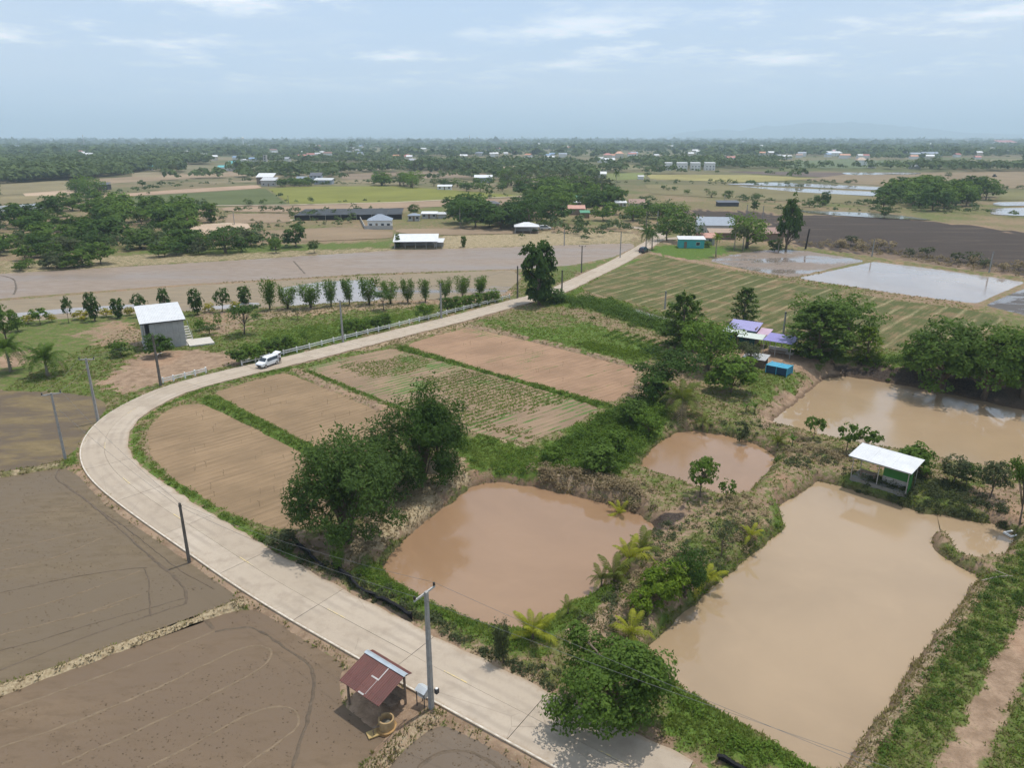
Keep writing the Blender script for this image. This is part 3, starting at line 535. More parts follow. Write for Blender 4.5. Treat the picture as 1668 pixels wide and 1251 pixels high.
# distant fields, laid a little above the flat land
FAR = [
 ('far_field', [(165, 323), (300, 315), (432, 307), (470, 333), (330, 334), (215, 336), (165, 336)], (0.105, 0.125, 0.050), 'dull green crop field with curved rows behind the left grove'),
 ('far_field', [(436, 307), (480, 304), (640, 303), (760, 311), (850, 319), (740, 325), (640, 329), (474, 333)], (0.185, 0.190, 0.045), 'bright yellow green rice field in the middle distance'),
 ('far_field', [(165, 318), (300, 308), (418, 301), (428, 306), (300, 314), (168, 322)], (0.400, 0.280, 0.200), 'pinkish bare soil strip beyond the green crop field'),
 ('far_field', [(36, 314), (120, 309), (122, 317), (42, 320)], (0.420, 0.310, 0.220), 'small pale bare strip at the far left'), ('far_field', [(0, 300), (110, 293), (116, 309), (0, 318)], (0.225, 0.190, 0.110), 'tan field in front of the far left wood'),
 ('far_field', [(0, 320), (110, 318), (100, 330), (0, 333)], (0.230, 0.190, 0.105), 'straw coloured field beside the far left pond'), ('far_field', [(150, 292), (300, 282), (420, 277), (420, 285), (300, 291), (160, 300)], (0.280, 0.210, 0.140), 'long tan field below the far left wood'),
 ('far_field', [(215, 281), (265, 280), (262, 288), (215, 288)], (0.250, 0.205, 0.130), 'small tan paddock at the edge of the far wood'), ('far_field', [(300, 268), (370, 270), (372, 281), (300, 284)], (0.190, 0.170, 0.100), 'dull brown paddock beside the turquoise barn'),
 ('far_field', [(360, 338), (640, 330), (846, 322), (815, 334), (640, 339), (480, 346), (365, 344)], (0.310, 0.225, 0.155), 'brown strip between the rice field and the black shade net'), ('far_field', [(372, 348), (474, 348), (472, 362), (366, 364)], (0.270, 0.200, 0.135), 'brown fallow plot left of the black shade net'),
 ('far_field', [(296, 368), (402, 363), (410, 372), (330, 382)], (0.450, 0.340, 0.250), 'pale sandy building plot beside the white lane'), ('far_field', [(420, 376), (560, 370), (640, 377), (640, 388), (440, 396)], (0.250, 0.185, 0.120), 'brown fallow field left of the white roofed open shed'),
 ('far_field', [(645, 373), (880, 372), (880, 380), (720, 383), (645, 380)], (0.290, 0.215, 0.145), 'tan field behind the white roofed open shed'), ('far_field', [(545, 284), (690, 279), (840, 286), (690, 291), (560, 292)], (0.230, 0.175, 0.125), 'ploughed brown field beyond the round bushes'),
 ('far_field', [(500, 270), (640, 268), (650, 276), (520, 279)], (0.240, 0.200, 0.130), 'pale field left of the tree plantation'), ('far_field', [(1052, 284), (1230, 285), (1352, 291), (1212, 297), (1060, 292)], (0.290, 0.255, 0.105), 'yellow stubble field in front of the four white villas'),
 ('far_field', [(1180, 279), (1300, 280), (1425, 282), (1352, 289), (1230, 283)], (0.135, 0.105, 0.090), 'dark ploughed field beside the yellow stubble'), ('far_field', [(1380, 284), (1520, 281), (1668, 279), (1800, 281), (1800, 308), (1668, 307), (1480, 305), (1300, 293)], (0.235, 0.180, 0.115), 'wide brown field with a lone tree on the right'),
 ('far_field', [(1236, 268), (1300, 262), (1380, 259), (1484, 263), (1410, 274), (1300, 273)], (0.125, 0.155, 0.080), 'blue green striped vegetable field beyond the villas'), ('far_field', [(1050, 300), (1240, 304), (1430, 322), (1420, 333), (1280, 328), (1060, 316)], (0.190, 0.165, 0.085), 'olive pasture in front of the flooded strips'),
 ('far_field', [(1640, 310), (1800, 308), (1800, 326), (1620, 326)], (0.170, 0.160, 0.075), 'olive strip at the right edge behind the round grove'), ('far_field', [(900, 270), (1040, 268), (1050, 276), (920, 278)], (0.200, 0.180, 0.100), 'dull field behind the blue roofed shed'), ('far_field', [(960, 283), (1050, 281), (1052, 292), (980, 294)], (0.170, 0.190, 0.070), 'green paddock right of the lone sugar palm'),
 ('far_field', [(1500, 262), (1668, 258), (1668, 266), (1520, 269)], (0.200, 0.180, 0.100), 'dull field before the far right trees'),
]
FARW = [
 ('far_paddy', [(1178, 300), (1262, 297), (1440, 305), (1436, 310), (1300, 304)], 'upper of two pale flooded strips in the right distance'), ('far_paddy', [(1196, 303), (1300, 307), (1436, 313), (1432, 320), (1300, 313)], 'lower of two pale flooded strips in the right distance'),
 ('far_pond', [(0, 335), (72, 331), (76, 340), (0, 346)], 'grey pond at the far left behind the grove'), ('far_paddy', [(1616, 330), (1800, 326), (1800, 333), (1620, 336)], 'thin pale flooded strip at the right edge behind the round grove'),
 ('far_paddy', [(1612, 340), (1800, 336), (1800, 362), (1668, 352), (1614, 350)], 'pale flooded paddy at the right edge beside the round grove'), ('canal', [(1296, 343), (1440, 348), (1530, 360), (1440, 356), (1330, 349)], 'greenish canal strip in front of the burnt field'),
 ('far_paddy', [(1370, 281), (1500, 281), (1500, 284), (1380, 285)], 'thin distant water strip behind the brown field'),
]
def far_mat(i, c):
    k = NT('far_field_%d' % i); a = random.uniform(0, 3.1); vec = k.mapping(rot=(0, 0, a), scale=(.15, 1, 1)); n1 = k.noise(.02, 5, .6); n2 = k.noise(.25, 4, .65, vec); n3 = k.noise(.6, 4, .7)
    cc = k.mix(k.ramp(n1, .3, .7), tuple(q * .85 for q in c), tuple(q * 1.12 for q in c)); cc = k.mix(k.math('MULTIPLY', k.ramp(n2, .45, .7), .4), cc, tuple(q * .65 for q in c)); cc = k.mix(k.math('MULTIPLY', k.ramp(n3, .5, .75), .35), cc, (0.11, 0.115, 0.05))
    k.pbr(cc, .95, .1); return k.m
FAR_POLYS = []
for i, (nm, pts, c, lab) in enumerate(FAR):
    q = poly(pts, 0, 1); FAR_POLYS.append(q); sheet('field', q, .10 + .004 * i, far_mat(i, c), lab)
for i, (nm, pts, lab) in enumerate(FARW):
    q = poly(pts, 0, 1); FAR_POLYS.append(q); sheet({'far_paddy': 'flooded_paddy', 'far_pond': 'pond', 'canal': 'canal'}[nm], q, .22 + .004 * i, FM['flood'] if nm != 'canal' else FM['water_grey'], lab, {'far_paddy': 'field', 'far_pond': 'pond', 'canal': 'canal'}[nm])

# lanes and dirt tracks
def ribbon(pts, hw, z, step=1.0, wob=.0):
    C = resample(pts, step); T = np.gradient(C, axis=0); T /= np.linalg.norm(T, axis=1, keepdims=True); N = np.c_[T[:, 1], -T[:, 0]]
    w = hw + wob * (rng.random(len(C)) - .5)
    a = C + N * w[:, None] if np.ndim(w) else C + N * w; b = C - N * (w[:, None] if np.ndim(w) else w)
    n = len(C); V = np.r_[np.c_[a, np.full(n, z)], np.c_[b, np.full(n, z)]]; F = np.array([[i, i + 1, n + i + 1, n + i] for i in range(n - 1)]); return V, F
CONC = NT('concrete_slab'); k = CONC; n1 = k.noise(.5, 5, .65); n2 = k.noise(6, 5, .65); n3 = k.noise(.18, 3, .5)
cc = k.mix(k.rand(), (0.385, 0.318, 0.245), (0.440, 0.370, 0.292)); cc = k.mix(k.math('MULTIPLY', k.ramp(n1, .45, .72), .6), cc, (0.29, 0.235, 0.180)); cc = k.mix(k.math('MULTIPLY', k.ramp(n2, .52, .75), .35), cc, (0.27, 0.22, 0.17)); cc = k.mix(k.math('MULTIPLY', k.ramp(n3, .5, .7), .3), cc, (0.52, 0.45, 0.37))
uu = k.math('ABSOLUTE', k.attr('u')); un = k.math('ADD', uu, k.math('MULTIPLY', k.math('SUBTRACT', n1, .5), .5))
trk = k.math('ADD', k.ramp(k.math('ABSOLUTE', k.math('SUBTRACT', un, .62)), .32, .05), k.ramp(k.math('ABSOLUTE', k.math('SUBTRACT', un, 1.75)), .34, .05)); cc = k.mix(k.math('MULTIPLY', k.math('MULTIPLY', trk, k.ramp(n3, .35, .65)), .42), cc, (0.27, 0.225, 0.18))
cc = k.mix(k.math('MULTIPLY', k.ramp(k.math('ADD', un, k.math('MULTIPLY', k.math('SUBTRACT', n2, .5), .8)), 2.15, 2.5), .6), cc, (0.34, 0.255, 0.175))
vr = k.n('ShaderNodeTexVoronoi'); vr.feature = 'DISTANCE_TO_EDGE'; vr.inputs['Scale'].default_value = .16; k.l(k.mapping(loc=(2, 5, 0)), vr.inputs['Vector']); crk = k.math('MULTIPLY', k.ramp(vr.outputs['Distance'], .006, .001), k.ramp(n3, .5, .55)); cc = k.mix(k.math('MULTIPLY', crk, .3), cc, (0.14, 0.115, 0.09))
k.pbr(cc, .85, .25, k.bump(n2, .25, .02)); CONC = k.m
PALE = flat('pale_gravel', (0.52, 0.44, 0.34), .95, .1, var=.15, scale=1.2)
for pts, hw, z, lab in (([(285, 370), (400, 362), (500, 357), (592, 354)], 2.2, .12, 'pale gravel lane leading to the white bungalow'), ([(205, 337), (470, 334), (640, 330), (850, 320)], 1.5, .30, 'narrow pale lane along the near side of the rice field')):
    V, F = ribbon([g(a, b) for a, b in pts], hw, z, 3.0); tag(obj('gravel_lane', nmesh('gravel_lane', V, F, PALE)), lab, 'lane', kind='structure')
for q, lab in ((LANE, 'concrete lane curving left behind the junction palms'), (LANE2, 'pale concrete yard lane towards the grey roofed house')):
    V, F = ribbon(smooth_poly(q, 2, False), 2.2, .13 if q is LANE else .115, 1.0); tag(obj('concrete_lane', nmesh('concrete_lane', V, F, CONC)), lab, 'lane', kind='structure')

# the concrete road, poured in slabs two lanes wide with open joints
road = thing('road', 'pale concrete road sweeping round the bend through the farm', 'road'); road['kind'] = 'structure'
SLAB = 20                                                # centreline steps of half a metre per slab
for a in range(0, len(centre) - 1, SLAB):
    b = min(a + SLAB, len(centre) - 1)
    for o0, o1 in ((-RW, -.012), (.012, RW)):
        C = centre[a:b + 1].copy(); C[0] = C[0] + CT[a] * .02; C[-1] = C[-1] - CT[b] * .02; n = len(C)
        e = 0.34 * (vnoise(np.arange(a, b + 1) * .35, np.full(n, 3.3), 4) - .5) + .12 * (vnoise(np.arange(a, b + 1) * 1.7, np.full(n, 8.1), 5) - .5) if o1 == RW else np.zeros(n)
        L = C + CN[a:b + 1] * o0; R = C + CN[a:b + 1] * (o1 + e)[:, None]
        zt = ZR + random.uniform(-.006, .006)
        V = np.r_[np.c_[L, np.full(n, zt)], np.c_[R, np.full(n, zt)], np.c_[L, np.full(n, -.18)], np.c_[R, np.full(n, -.18)]]
        F = [[i, n + i, n + i + 1, i + 1] for i in range(n - 1)] + [[i, i + 1, 2 * n + i + 1, 2 * n + i] for i in range(n - 1)] + [[n + i + 1, n + i, 3 * n + i, 3 * n + i + 1] for i in range(n - 1)] + [[0, 2 * n, 3 * n, n], [n - 1, 2 * n - 1, 4 * n - 1, 3 * n - 1]]
        F = np.array(F)[:, ::-1]
        obj('slab', nmesh('slab', V, F, CONC, dict(u=np.r_[np.full(n, o0), np.full(n, o1), np.full(n, o0), np.full(n, o1)])), road)
JOINT = flat('joint_tar', (0.085, 0.07, 0.055), .9, .1); V, F = ribbon(centre, RW - .1, .03, 1.0); obj('joint_filler', nmesh('joint_filler', V, F, JOINT), road)
WHITE_LINE = NT('white_road_paint'); k = WHITE_LINE; cc = k.mix(k.ramp(k.noise(3, 5, .7), .35, .6), (0.42, 0.36, 0.285), (0.62, 0.57, 0.49)); k.pbr(cc, .7, .3); WHITE_LINE = k.m
YEL = NT('yellow_road_paint'); k = YEL; cc = k.mix(k.ramp(k.noise(4, 5, .7), .4, .6), (0.45, 0.385, 0.30), (0.62, 0.48, 0.22)); k.pbr(cc, .75, .3); YEL = k.m
V, F = ribbon(centre - CN * (RW - .09), .06, ZR + .012, 1.0); obj('edge_line', nmesh('edge_line', V, F, WHITE_LINE), road)
for a in range(6, len(centre) - 8, 24):
    if a > 330: break
    V, F = ribbon(centre[a:a + 5] + CN[a:a + 5] * .07, .05, ZR + .012, .5); obj('centre_dash', nmesh('centre_dash', V, F, YEL), road)

# tractor ruts pressed in the two near mud fields
RUT_D = flat('rut_wet', (0.112, 0.082, 0.054), .6, .25, var=.25, scale=3); RUT_L = flat('rut_pale', (0.192, 0.142, 0.092), .8, .2, var=.2, scale=3)
def rut(pts, hw, mat, z=Z_F, name='tractor_rut', hgt_=.03, par=None):
    q = smooth_poly([g(a, b, z) for a, b in pts], 3, False); C = resample(q, .35); T = np.gradient(C, axis=0); T /= np.linalg.norm(T, axis=1, keepdims=True); N = np.c_[T[:, 1], -T[:, 0]]
    n = len(C); jit = (vnoise(np.arange(n) * .6, np.full(n, 2.0), int(pts[0][0]) % 97) - .5) * .12; C = C + N * jit[:, None]
    wv = .75 * hw * (.6 + .8 * vnoise(np.arange(n) * .45, np.full(n, 5.0), int(pts[0][1]) % 91)); zz = z + .006 + hgt_ * (.4 + vnoise(np.arange(n) * .8, np.full(n, 7.0), 3))
    V = np.r_[np.c_[C + N * wv[:, None], np.full(n, z - .01)], np.c_[C + N * wv[:, None] * .4, zz], np.c_[C - N * wv[:, None] * .4, zz], np.c_[C - N * wv[:, None], np.full(n, z - .01)]]
    F = np.array([[r * n + i, r * n + i + 1, (r + 1) * n + i + 1, (r + 1) * n + i] for r in range(3) for i in range(n - 1)])[:, ::-1]
    return tag(obj(name, nmesh(name, V, F, mat, smooth=True), par), kind=None if par else 'structure')
fields = [o for o in bpy.data.objects if o.name.startswith('mud_field')]
RA = [([(0, 850), (60, 838), (115, 828), (160, 815)], .10, RUT_L), ([(0, 898), (80, 880), (160, 862), (210, 855)], .10, RUT_L), ([(0, 930), (60, 917), (110, 903), (168, 875)], .10, RUT_L), ([(0, 966), (120, 940), (220, 925), (240, 925)], .09, RUT_D), ([(0, 1003), (110, 975), (190, 945), (228, 930)], .10, RUT_L), ([(116, 1008), (180, 985), (230, 968)], .09, RUT_L), ([(0, 1092), (120, 1045), (220, 1010), (300, 985)], .13, RUT_D), ([(234, 925), (242, 940), (245, 1005)], .10, RUT_D),
      ([(98, 762), (88, 778), (105, 790), (150, 822), (215, 880), (270, 930), (300, 955), (305, 975), (300, 985)], .17, RUT_D), ([(150, 825), (200, 855), (262, 905), (300, 935), (350, 960)], .09, RUT_D), ([(0, 1060), (60, 1045), (140, 1020), (300, 975)], .09, RUT_D), ([(0, 1035), (80, 1015), (150, 998), (195, 985)], .10, RUT_L)]
RB = [([(0, 1160), (140, 1112), (250, 1070), (350, 1028)], .11, RUT_L), ([(0, 1218), (130, 1175), (260, 1120), (360, 1070), (410, 1050), (440, 1055), (442, 1070), (425, 1090), (350, 1130), (260, 1175), (100, 1245)], .12, RUT_L), ([(240, 1251), (330, 1205), (400, 1165), (450, 1150), (480, 1155), (490, 1175), (470, 1200), (395, 1251)], .12, RUT_L), ([(350, 1030), (400, 1020), (430, 1030), (470, 1060), (510, 1085), (512, 1130), (500, 1180), (475, 1251)], .17, RUT_D), ([(335, 1010), (347, 1025)], .2, RUT_D)]
for r, f in ((RA, fields[0]), (RB, fields[1])):
    for pts, hw, m in r: rut(pts, hw, m, par=f)
rut([(680, 1251), (720, 1225), (760, 1222), (800, 1240), (820, 1262)], .18, RUT_D, par=fields[2])
for pts in ([(478, 425), (488, 436), (497, 446)], [(24, 457), (27, 470), (22, 480)], [(-2, 448), (18, 452), (24, 457)]): rut(pts, .35, RUT_D, par=[o for o in bpy.data.objects if o.name.startswith('muddy_paddy')][0])
# ------------------------------------------------------------------ plants: unit-sized crowns (1 m tall, 1 m wide) that each tree scales
def unit(v): return v / (np.linalg.norm(v, axis=-1, keepdims=True) + 1e-9)
def leaves(P, Nrm, L, W, R, droop=0.0, axis_=None):
    """one rhombic leaf per point"""
    n = len(P); t = unit(R.normal(size=(n, 3))) if axis_ is None else unit(axis_ + .45 * R.normal(size=(n, 3)))
    t[:, 2] -= droop; t = unit(t - Nrm * np.sum(t * Nrm, 1, keepdims=True)); b = np.cross(Nrm, t)
    L = (L * (.7 + .6 * R.random(n)))[:, None]; W = (W * (.7 + .6 * R.random(n)))[:, None]
    V = np.stack([P - t * L * .5, P + b * W * .5, P + t * L * .5, P - b * W * .5], 1).reshape(-1, 3)
    return V, np.arange(4 * n).reshape(n, 4)
def crown_pts(kind, n, R):
    """leaf positions, facing and tone for one crown"""
    if kind in ('round', 'column', 'bush', 'loose', 'lobed', 'cone'):
        z0, z1 = {'round': (.12, 1), 'column': (.0, 1), 'bush': (.0, 1), 'loose': (.22, 1), 'lobed': (.0, 1), 'cone': (.0, 1)}[kind]
        K = {'round': 60, 'column': 80, 'bush': 44, 'loose': 30, 'lobed': 95, 'cone': 130}[kind]; cr = {'round': .135, 'column': .14, 'bush': .16, 'loose': .13, 'lobed': .13, 'cone': .10}[kind]
        u = unit(R.normal(size=(K * 4, 3))); u = u[u[:, 2] > -.75][:K]; K = len(u); rad = (.30 if kind in ('lobed', 'bush', 'column', 'cone') else .5) + (.70 if kind in ('lobed', 'bush', 'column', 'cone') else .5) * R.random(K) ** .45; lump = .55 + .95 * fbm(u[:, 0] * 1.7 + 9 * R.random(), u[:, 1] * 1.7 + u[:, 2] * 1.3, int(R.integers(999)))
        hx = .56 - cr * .7; hzz = (z1 - z0) / 2 - cr * .6; zc = (z0 + z1) / 2
        C = u * (rad * lump)[:, None] * np.array([hx, hx, hzz]) + np.array([0, 0, zc])
        if kind in ('lobed', 'bush'):
            zn = np.clip((C[:, 2] - zc) / hzz, -1, 1); C[:, :2] *= np.minimum(1.7, np.sqrt(np.maximum(1 - np.abs(zn) ** 3.5, .08) / np.maximum(1 - zn ** 2, .08)))[:, None]
        if kind == 'column':
            zz = .06 + .86 * R.random(K); aa = R.random(K) * 6.283; ra = .40 * (1 - np.abs((zz - .55) / .56) ** 3) * (.35 + .65 * R.random(K) ** .5) * np.minimum(lump, 1.15); C = np.stack([np.cos(aa) * ra, np.sin(aa) * ra, zz], 1)
        if kind == 'cone':
            t = (C[:, 2] - z0) / (z1 - z0); C[:, :2] *= (1.15 * (1 - t) ** .6 + .12)[:, None] * np.where(t < .25, .75 + t, 1.0)[:, None]
        cl = R.integers(K, size=n); d = unit(R.normal(size=(n, 3))); d[:, 2] = np.abs(d[:, 2]) * .9 + d[:, 2] * .1; d = unit(d)
        crs = cr * (.7 + .6 * R.random(K)); P = C[cl] + d * (crs[cl] * (.45 + .55 * R.random(n) ** .5))[:, None] * np.array([1, 1, .85])
        o = unit(C[cl] - np.array([0, 0, zc])); N = unit(.7 * d + .45 * o + np.array([0, 0, .45]) + .45 * R.normal(size=(n, 3)))
        tone = np.clip(.25 + .35 * R.random(K)[cl] + .4 * R.random(n), 0, 1); return P, N, tone, C
    if kind == 'bamboo':    # a dense thicket of arching culms, leafy to the ground
        n2 = int(n * .62); n1 = n - n2; K = 44; a = R.random(K) * 6.283; top = .66 + .36 * R.random(K); sp = (.06 + .44 * R.random(K)) * (1.45 - .8 * top); cl = R.integers(K, size=n1); s = .45 + .55 * R.random(n1)
        bend = sp[cl] * s ** 1.5; droop = .5 * np.clip(s - .75, 0, 1) ** 1.3
        P1 = np.stack([np.cos(a[cl]) * bend, np.sin(a[cl]) * bend, top[cl] * s - droop * sp[cl]], 1) + R.normal(size=(n1, 3)) * np.array([.035, .035, .03])
        o1 = np.stack([np.cos(a[cl]), np.sin(a[cl]), np.zeros(n1)], 1); N1 = unit(.5 * o1 + np.array([0, 0, .6]) + .55 * R.normal(size=(n1, 3))); t1 = np.clip(.15 + .35 * R.random(K)[cl] + .2 * s + .35 * R.random(n1), 0, 1)
        M = 70; u = unit(R.normal(size=(M * 3, 3))); u = u[u[:, 2] > -.85][:M]; M = len(u); Cb = u * (.62 + .45 * R.random(M))[:, None] * np.array([.43, .43, .38]); zn = np.clip(Cb[:, 2] / .40, -1, 1); Cb[:, :2] *= np.minimum(1.9, np.sqrt(np.maximum(1 - np.abs(zn) ** 3.5, .1) / np.maximum(1 - zn ** 2, .1)))[:, None]; Cb = Cb + np.array([0, 0, .40]); c2 = R.integers(M, size=n2); d = unit(R.normal(size=(n2, 3))); d[:, 2] = np.abs(d[:, 2]) * .7 + d[:, 2] * .3
        P2 = Cb[c2] + d * (.10 * (.4 + .6 * R.random(n2) ** .5))[:, None] * np.array([1, 1, 1.25]); P2[:, 2] = np.abs(P2[:, 2]); N2 = unit(.7 * d + .4 * u[c2] + np.array([0, 0, .35]) + .45 * R.normal(size=(n2, 3))); t2 = np.clip(.1 + .35 * R.random(M)[c2] + .5 * R.random(n2), 0, 1)
        C = np.stack([np.cos(a) * (sp * .6 + .03), np.sin(a) * (sp * .6 + .03), top * .72], 1); return np.r_[P1, P2], np.r_[N1, N2], np.r_[t1, t2], C
    if kind == 'vase':      # young bamboo: bare stems below a spray that widens upward
        K = 16; a = R.random(K) * 6.283; top = .75 + .25 * R.random(K); sp = .08 + .34 * R.random(K); cl = R.integers(K, size=n); s = .22 + .78 * R.random(n) ** .8
        P = np.stack([np.cos(a[cl]) * (.04 + sp[cl] * np.sin(np.minimum(s * 1.35, 1.75))), np.sin(a[cl]) * (.04 + sp[cl] * np.sin(np.minimum(s * 1.35, 1.75))), top[cl] * s], 1) + R.normal(size=(n, 3)) * np.array([.07, .07, .04])
        N = unit(np.array([0, 0, .6]) + .7 * R.normal(size=(n, 3))); tone = np.clip(.2 + .4 * R.random(K)[cl] + .4 * R.random(n), 0, 1); C = np.stack([np.cos(a) * sp * .5, np.sin(a) * sp * .5, top * .7], 1); return P, N, tone, C
    if kind == 'pagoda':    # tiers of level branches
        K = 7; cl = R.integers(K, size=n); zt = np.linspace(.08, .97, K); rt = .5 * np.array([.8, 1.0, 1.0, .94, .84, .66, .38]); a = R.random(n) * 6.283; nb = 7; ab = np.round(a / 6.283 * nb) / nb * 6.283 + cl * .9; a = a * .35 + ab * .65
        r = rt[cl] * R.random(n) ** .5 * (.8 + .35 * R.random(n)); P = np.stack([np.cos(a) * r, np.sin(a) * r, zt[cl] + .05 * r / .5 - .03 * np.cos(a * 3 + cl) + R.normal(size=n) * .024], 1)
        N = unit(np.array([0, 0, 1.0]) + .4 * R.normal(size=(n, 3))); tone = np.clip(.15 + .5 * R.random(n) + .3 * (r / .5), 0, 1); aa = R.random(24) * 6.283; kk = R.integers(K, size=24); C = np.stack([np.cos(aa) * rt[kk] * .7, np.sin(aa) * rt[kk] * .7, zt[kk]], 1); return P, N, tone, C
    if kind == 'acacia':    # thin umbrella of flat sprays
        K = 15; a = R.random(K) * 6.283; r = .12 + .3 * R.random(K); C = np.stack([np.cos(a) * r, np.sin(a) * r, .62 + .3 * R.random(K) - .35 * (r - .12)], 1); cl = R.integers(K, size=n); d = R.normal(size=(n, 3)) * np.array([.075, .075, .035]); P = C[cl] + d
        N = unit(np.array([0, 0, .9]) + .5 * R.normal(size=(n, 3))); tone = np.clip(.2 + .35 * R.random(K)[cl] + .45 * R.random(n), 0, 1); return P, N, tone, C
    raise ValueError(kind)
CROWN = {}
def crown_proto(kind, n, var, leafL, leafW, droop=0.0):
    key = (kind, n, var)
    if key in CROWN: return CROWN[key]
    R = np.random.default_rng(abs(hash(key[0])) % 1 + 100 * var + n + sum(map(ord, kind))); P, N, tone, C = crown_pts(kind, n, R)
    V, F = leaves(P, N, leafL, leafW, R, droop); me = nmesh('crown', V, F, None, dict(v=np.repeat(tone, 4)))
    # trunk with limbs reaching into the crown
    mb = MB(); tr = {'round': .022, 'column': .035, 'bush': .02, 'loose': .016, 'lobed': .03, 'cone': .03, 'bamboo': .006, 'vase': .008, 'pagoda': .022, 'acacia': .018}[kind]
    if kind in ('bamboo', 'vase'):
        for c in C[:26]: mb.tube([(c[0] * .12, c[1] * .12, -.01), (c[0] * .35, c[1] * .35, c[2] * .4), (c[0] * .7, c[1] * .7, c[2] * .75), tuple(c)], [tr * 1.2, tr, tr * .8, tr * .4], 4)
    else:
        hub = {'round': .38, 'column': .8, 'bush': .22, 'loose': .42, 'lobed': .6, 'cone': .9, 'pagoda': .95, 'acacia': .42}[kind]; j = R.normal(size=2) * .02
        mb.tube([(0, 0, -.02), (j[0] * .5, j[1] * .5, hub * .5), (j[0], j[1], hub)], [tr * 1.5, tr * 1.05, tr * .7], 7)
        for c in C[:14 if n > 900 else 6]:
            zb = min(hub, max(.08, c[2] - .3)) if kind in ('pagoda', 'cone', 'column', 'lobed') else hub * R.uniform(.55, 1.0); b = np.array([j[0] * zb / hub, j[1] * zb / hub, zb]); m = b * .5 + c * .5 + np.array([0, 0, .03]); mb.tube([b, m, c], [tr * .6, tr * .4, tr * .15], 4)
    tm = mb.mesh('trunk', BARK, True); CROWN[key] = (me, tm); return CROWN[key]
LEAFSIZE = {'round': (.066, .040), 'column': (.095, .058), 'bush': (.085, .050), 'loose': (.085, .05), 'lobed': (.056, .034), 'cone': (.085, .040), 'bamboo': (.060, .019), 'vase': (.085, .024), 'pagoda': (.078, .046), 'acacia': (.05, .026)}
_mc = {}
def withmat(me, mat):
    key = (me.name, mat.name)
    if key not in _mc:
        c = me.copy() if me.materials else me; c.materials.clear(); c.materials.append(mat); _mc[key] = c
        if c is me:
            pass
    return _mc[key]
def tree(px, py, top, wpx, kind, leaf, n, var, name, cat, label, group=None, rz=None, sq=1.0, loc=None, hw=None, bark=None, nl=1.0):
    p = onground(px, py) if loc is None else Vector(loc); hh, ww = hw or (hgt(px, py, top, p.z), wid(px, py, wpx))
    Ls = LEAFSIZE[kind]; f = math.sqrt({True: 1.0, False: 1.0}[True]) * nl * math.sqrt(3000.0 / max(n, 300)) ** .55
    me, tm = crown_proto(kind, n, var, Ls[0] * f, Ls[1] * f, .35 if kind in ('bamboo', 'vase') else .05)
    t = thing(name, label, cat, (p.x, p.y, p.z - .03), random.uniform(0, 6.28) if rz is None else rz, group); t.scale = (ww, ww * sq, hh); t.rotation_euler[0] = random.uniform(-.07, .07); t.rotation_euler[1] = random.uniform(-.07, .07)
    obj('crown', withmat(me, LEAF[leaf]), t); tr = obj('trunk', tm, t); return t

# ---- palms: every frond is a leaf of its own
def frond_mesh(R, n=22, L=1.0, curl=.55, wid_=.125, name='frond'):
    s = np.linspace(.04, 1, n); x = L * (s - .10 * s ** 3); z = L * (.62 * s - curl * 1.15 * s ** 2.2); V = []; F = []; tone = []
    for i in range(n):
        tx = np.array([1 - .3 * s[i] ** 2, 0, .62 - curl * 2.5 * s[i] ** 1.2]); tx /= np.linalg.norm(tx); ll = L * wid_ * (1.75 * np.sin(np.pi * (s[i] * .86 + .10)) ** .8) + .02
        for sd in (-1, 1):
            d = unit(np.array([.55, sd * 1.0, -.30 + .12 * R.normal()])); p0 = np.array([x[i], 0, z[i]]); b = tx * (L * .017); p1 = p0 + d * ll * .55; p2 = p0 + d * ll + np.array([0, 0, -ll * .32]); k0 = len(V)
            V += [p0 - b, p0 + b, p1 + b * 1.1, p1 - b * 1.1, p2]; F += [(k0, k0 + 1, k0 + 2, k0 + 3), (k0 + 3, k0 + 2, k0 + 4)]; tt = .35 + .45 * R.random() * (.6 + .5 * s[i]); tone += [tt] * 5
    for i in range(n - 1):
        k0 = len(V); w = L * .012 * (1.2 - s[i]); w2 = L * .012 * (1.2 - s[i + 1]); V += [np.array([x[i], -w, z[i] + .005]), np.array([x[i], w, z[i] + .005]), np.array([x[i + 1], w2, z[i + 1] + .005]), np.array([x[i + 1], -w2, z[i + 1] + .005])]; F.append((k0, k0 + 1, k0 + 2, k0 + 3)); tone += [.95] * 4
    me = bpy.data.meshes.new(name); me.from_pydata([tuple(q) for q in V], [], F); a = me.attributes.new('v', 'FLOAT', 'POINT'); a.data.foreach_set('value', np.array(tone, np.float32)); me.update(); return me
RP = np.random.default_rng(3)
FRONDS = {'up': frond_mesh(RP, 20, 1, .42), 'mid': frond_mesh(RP, 20, 1, .72), 'low': frond_mesh(RP, 20, 1, 1.05)}
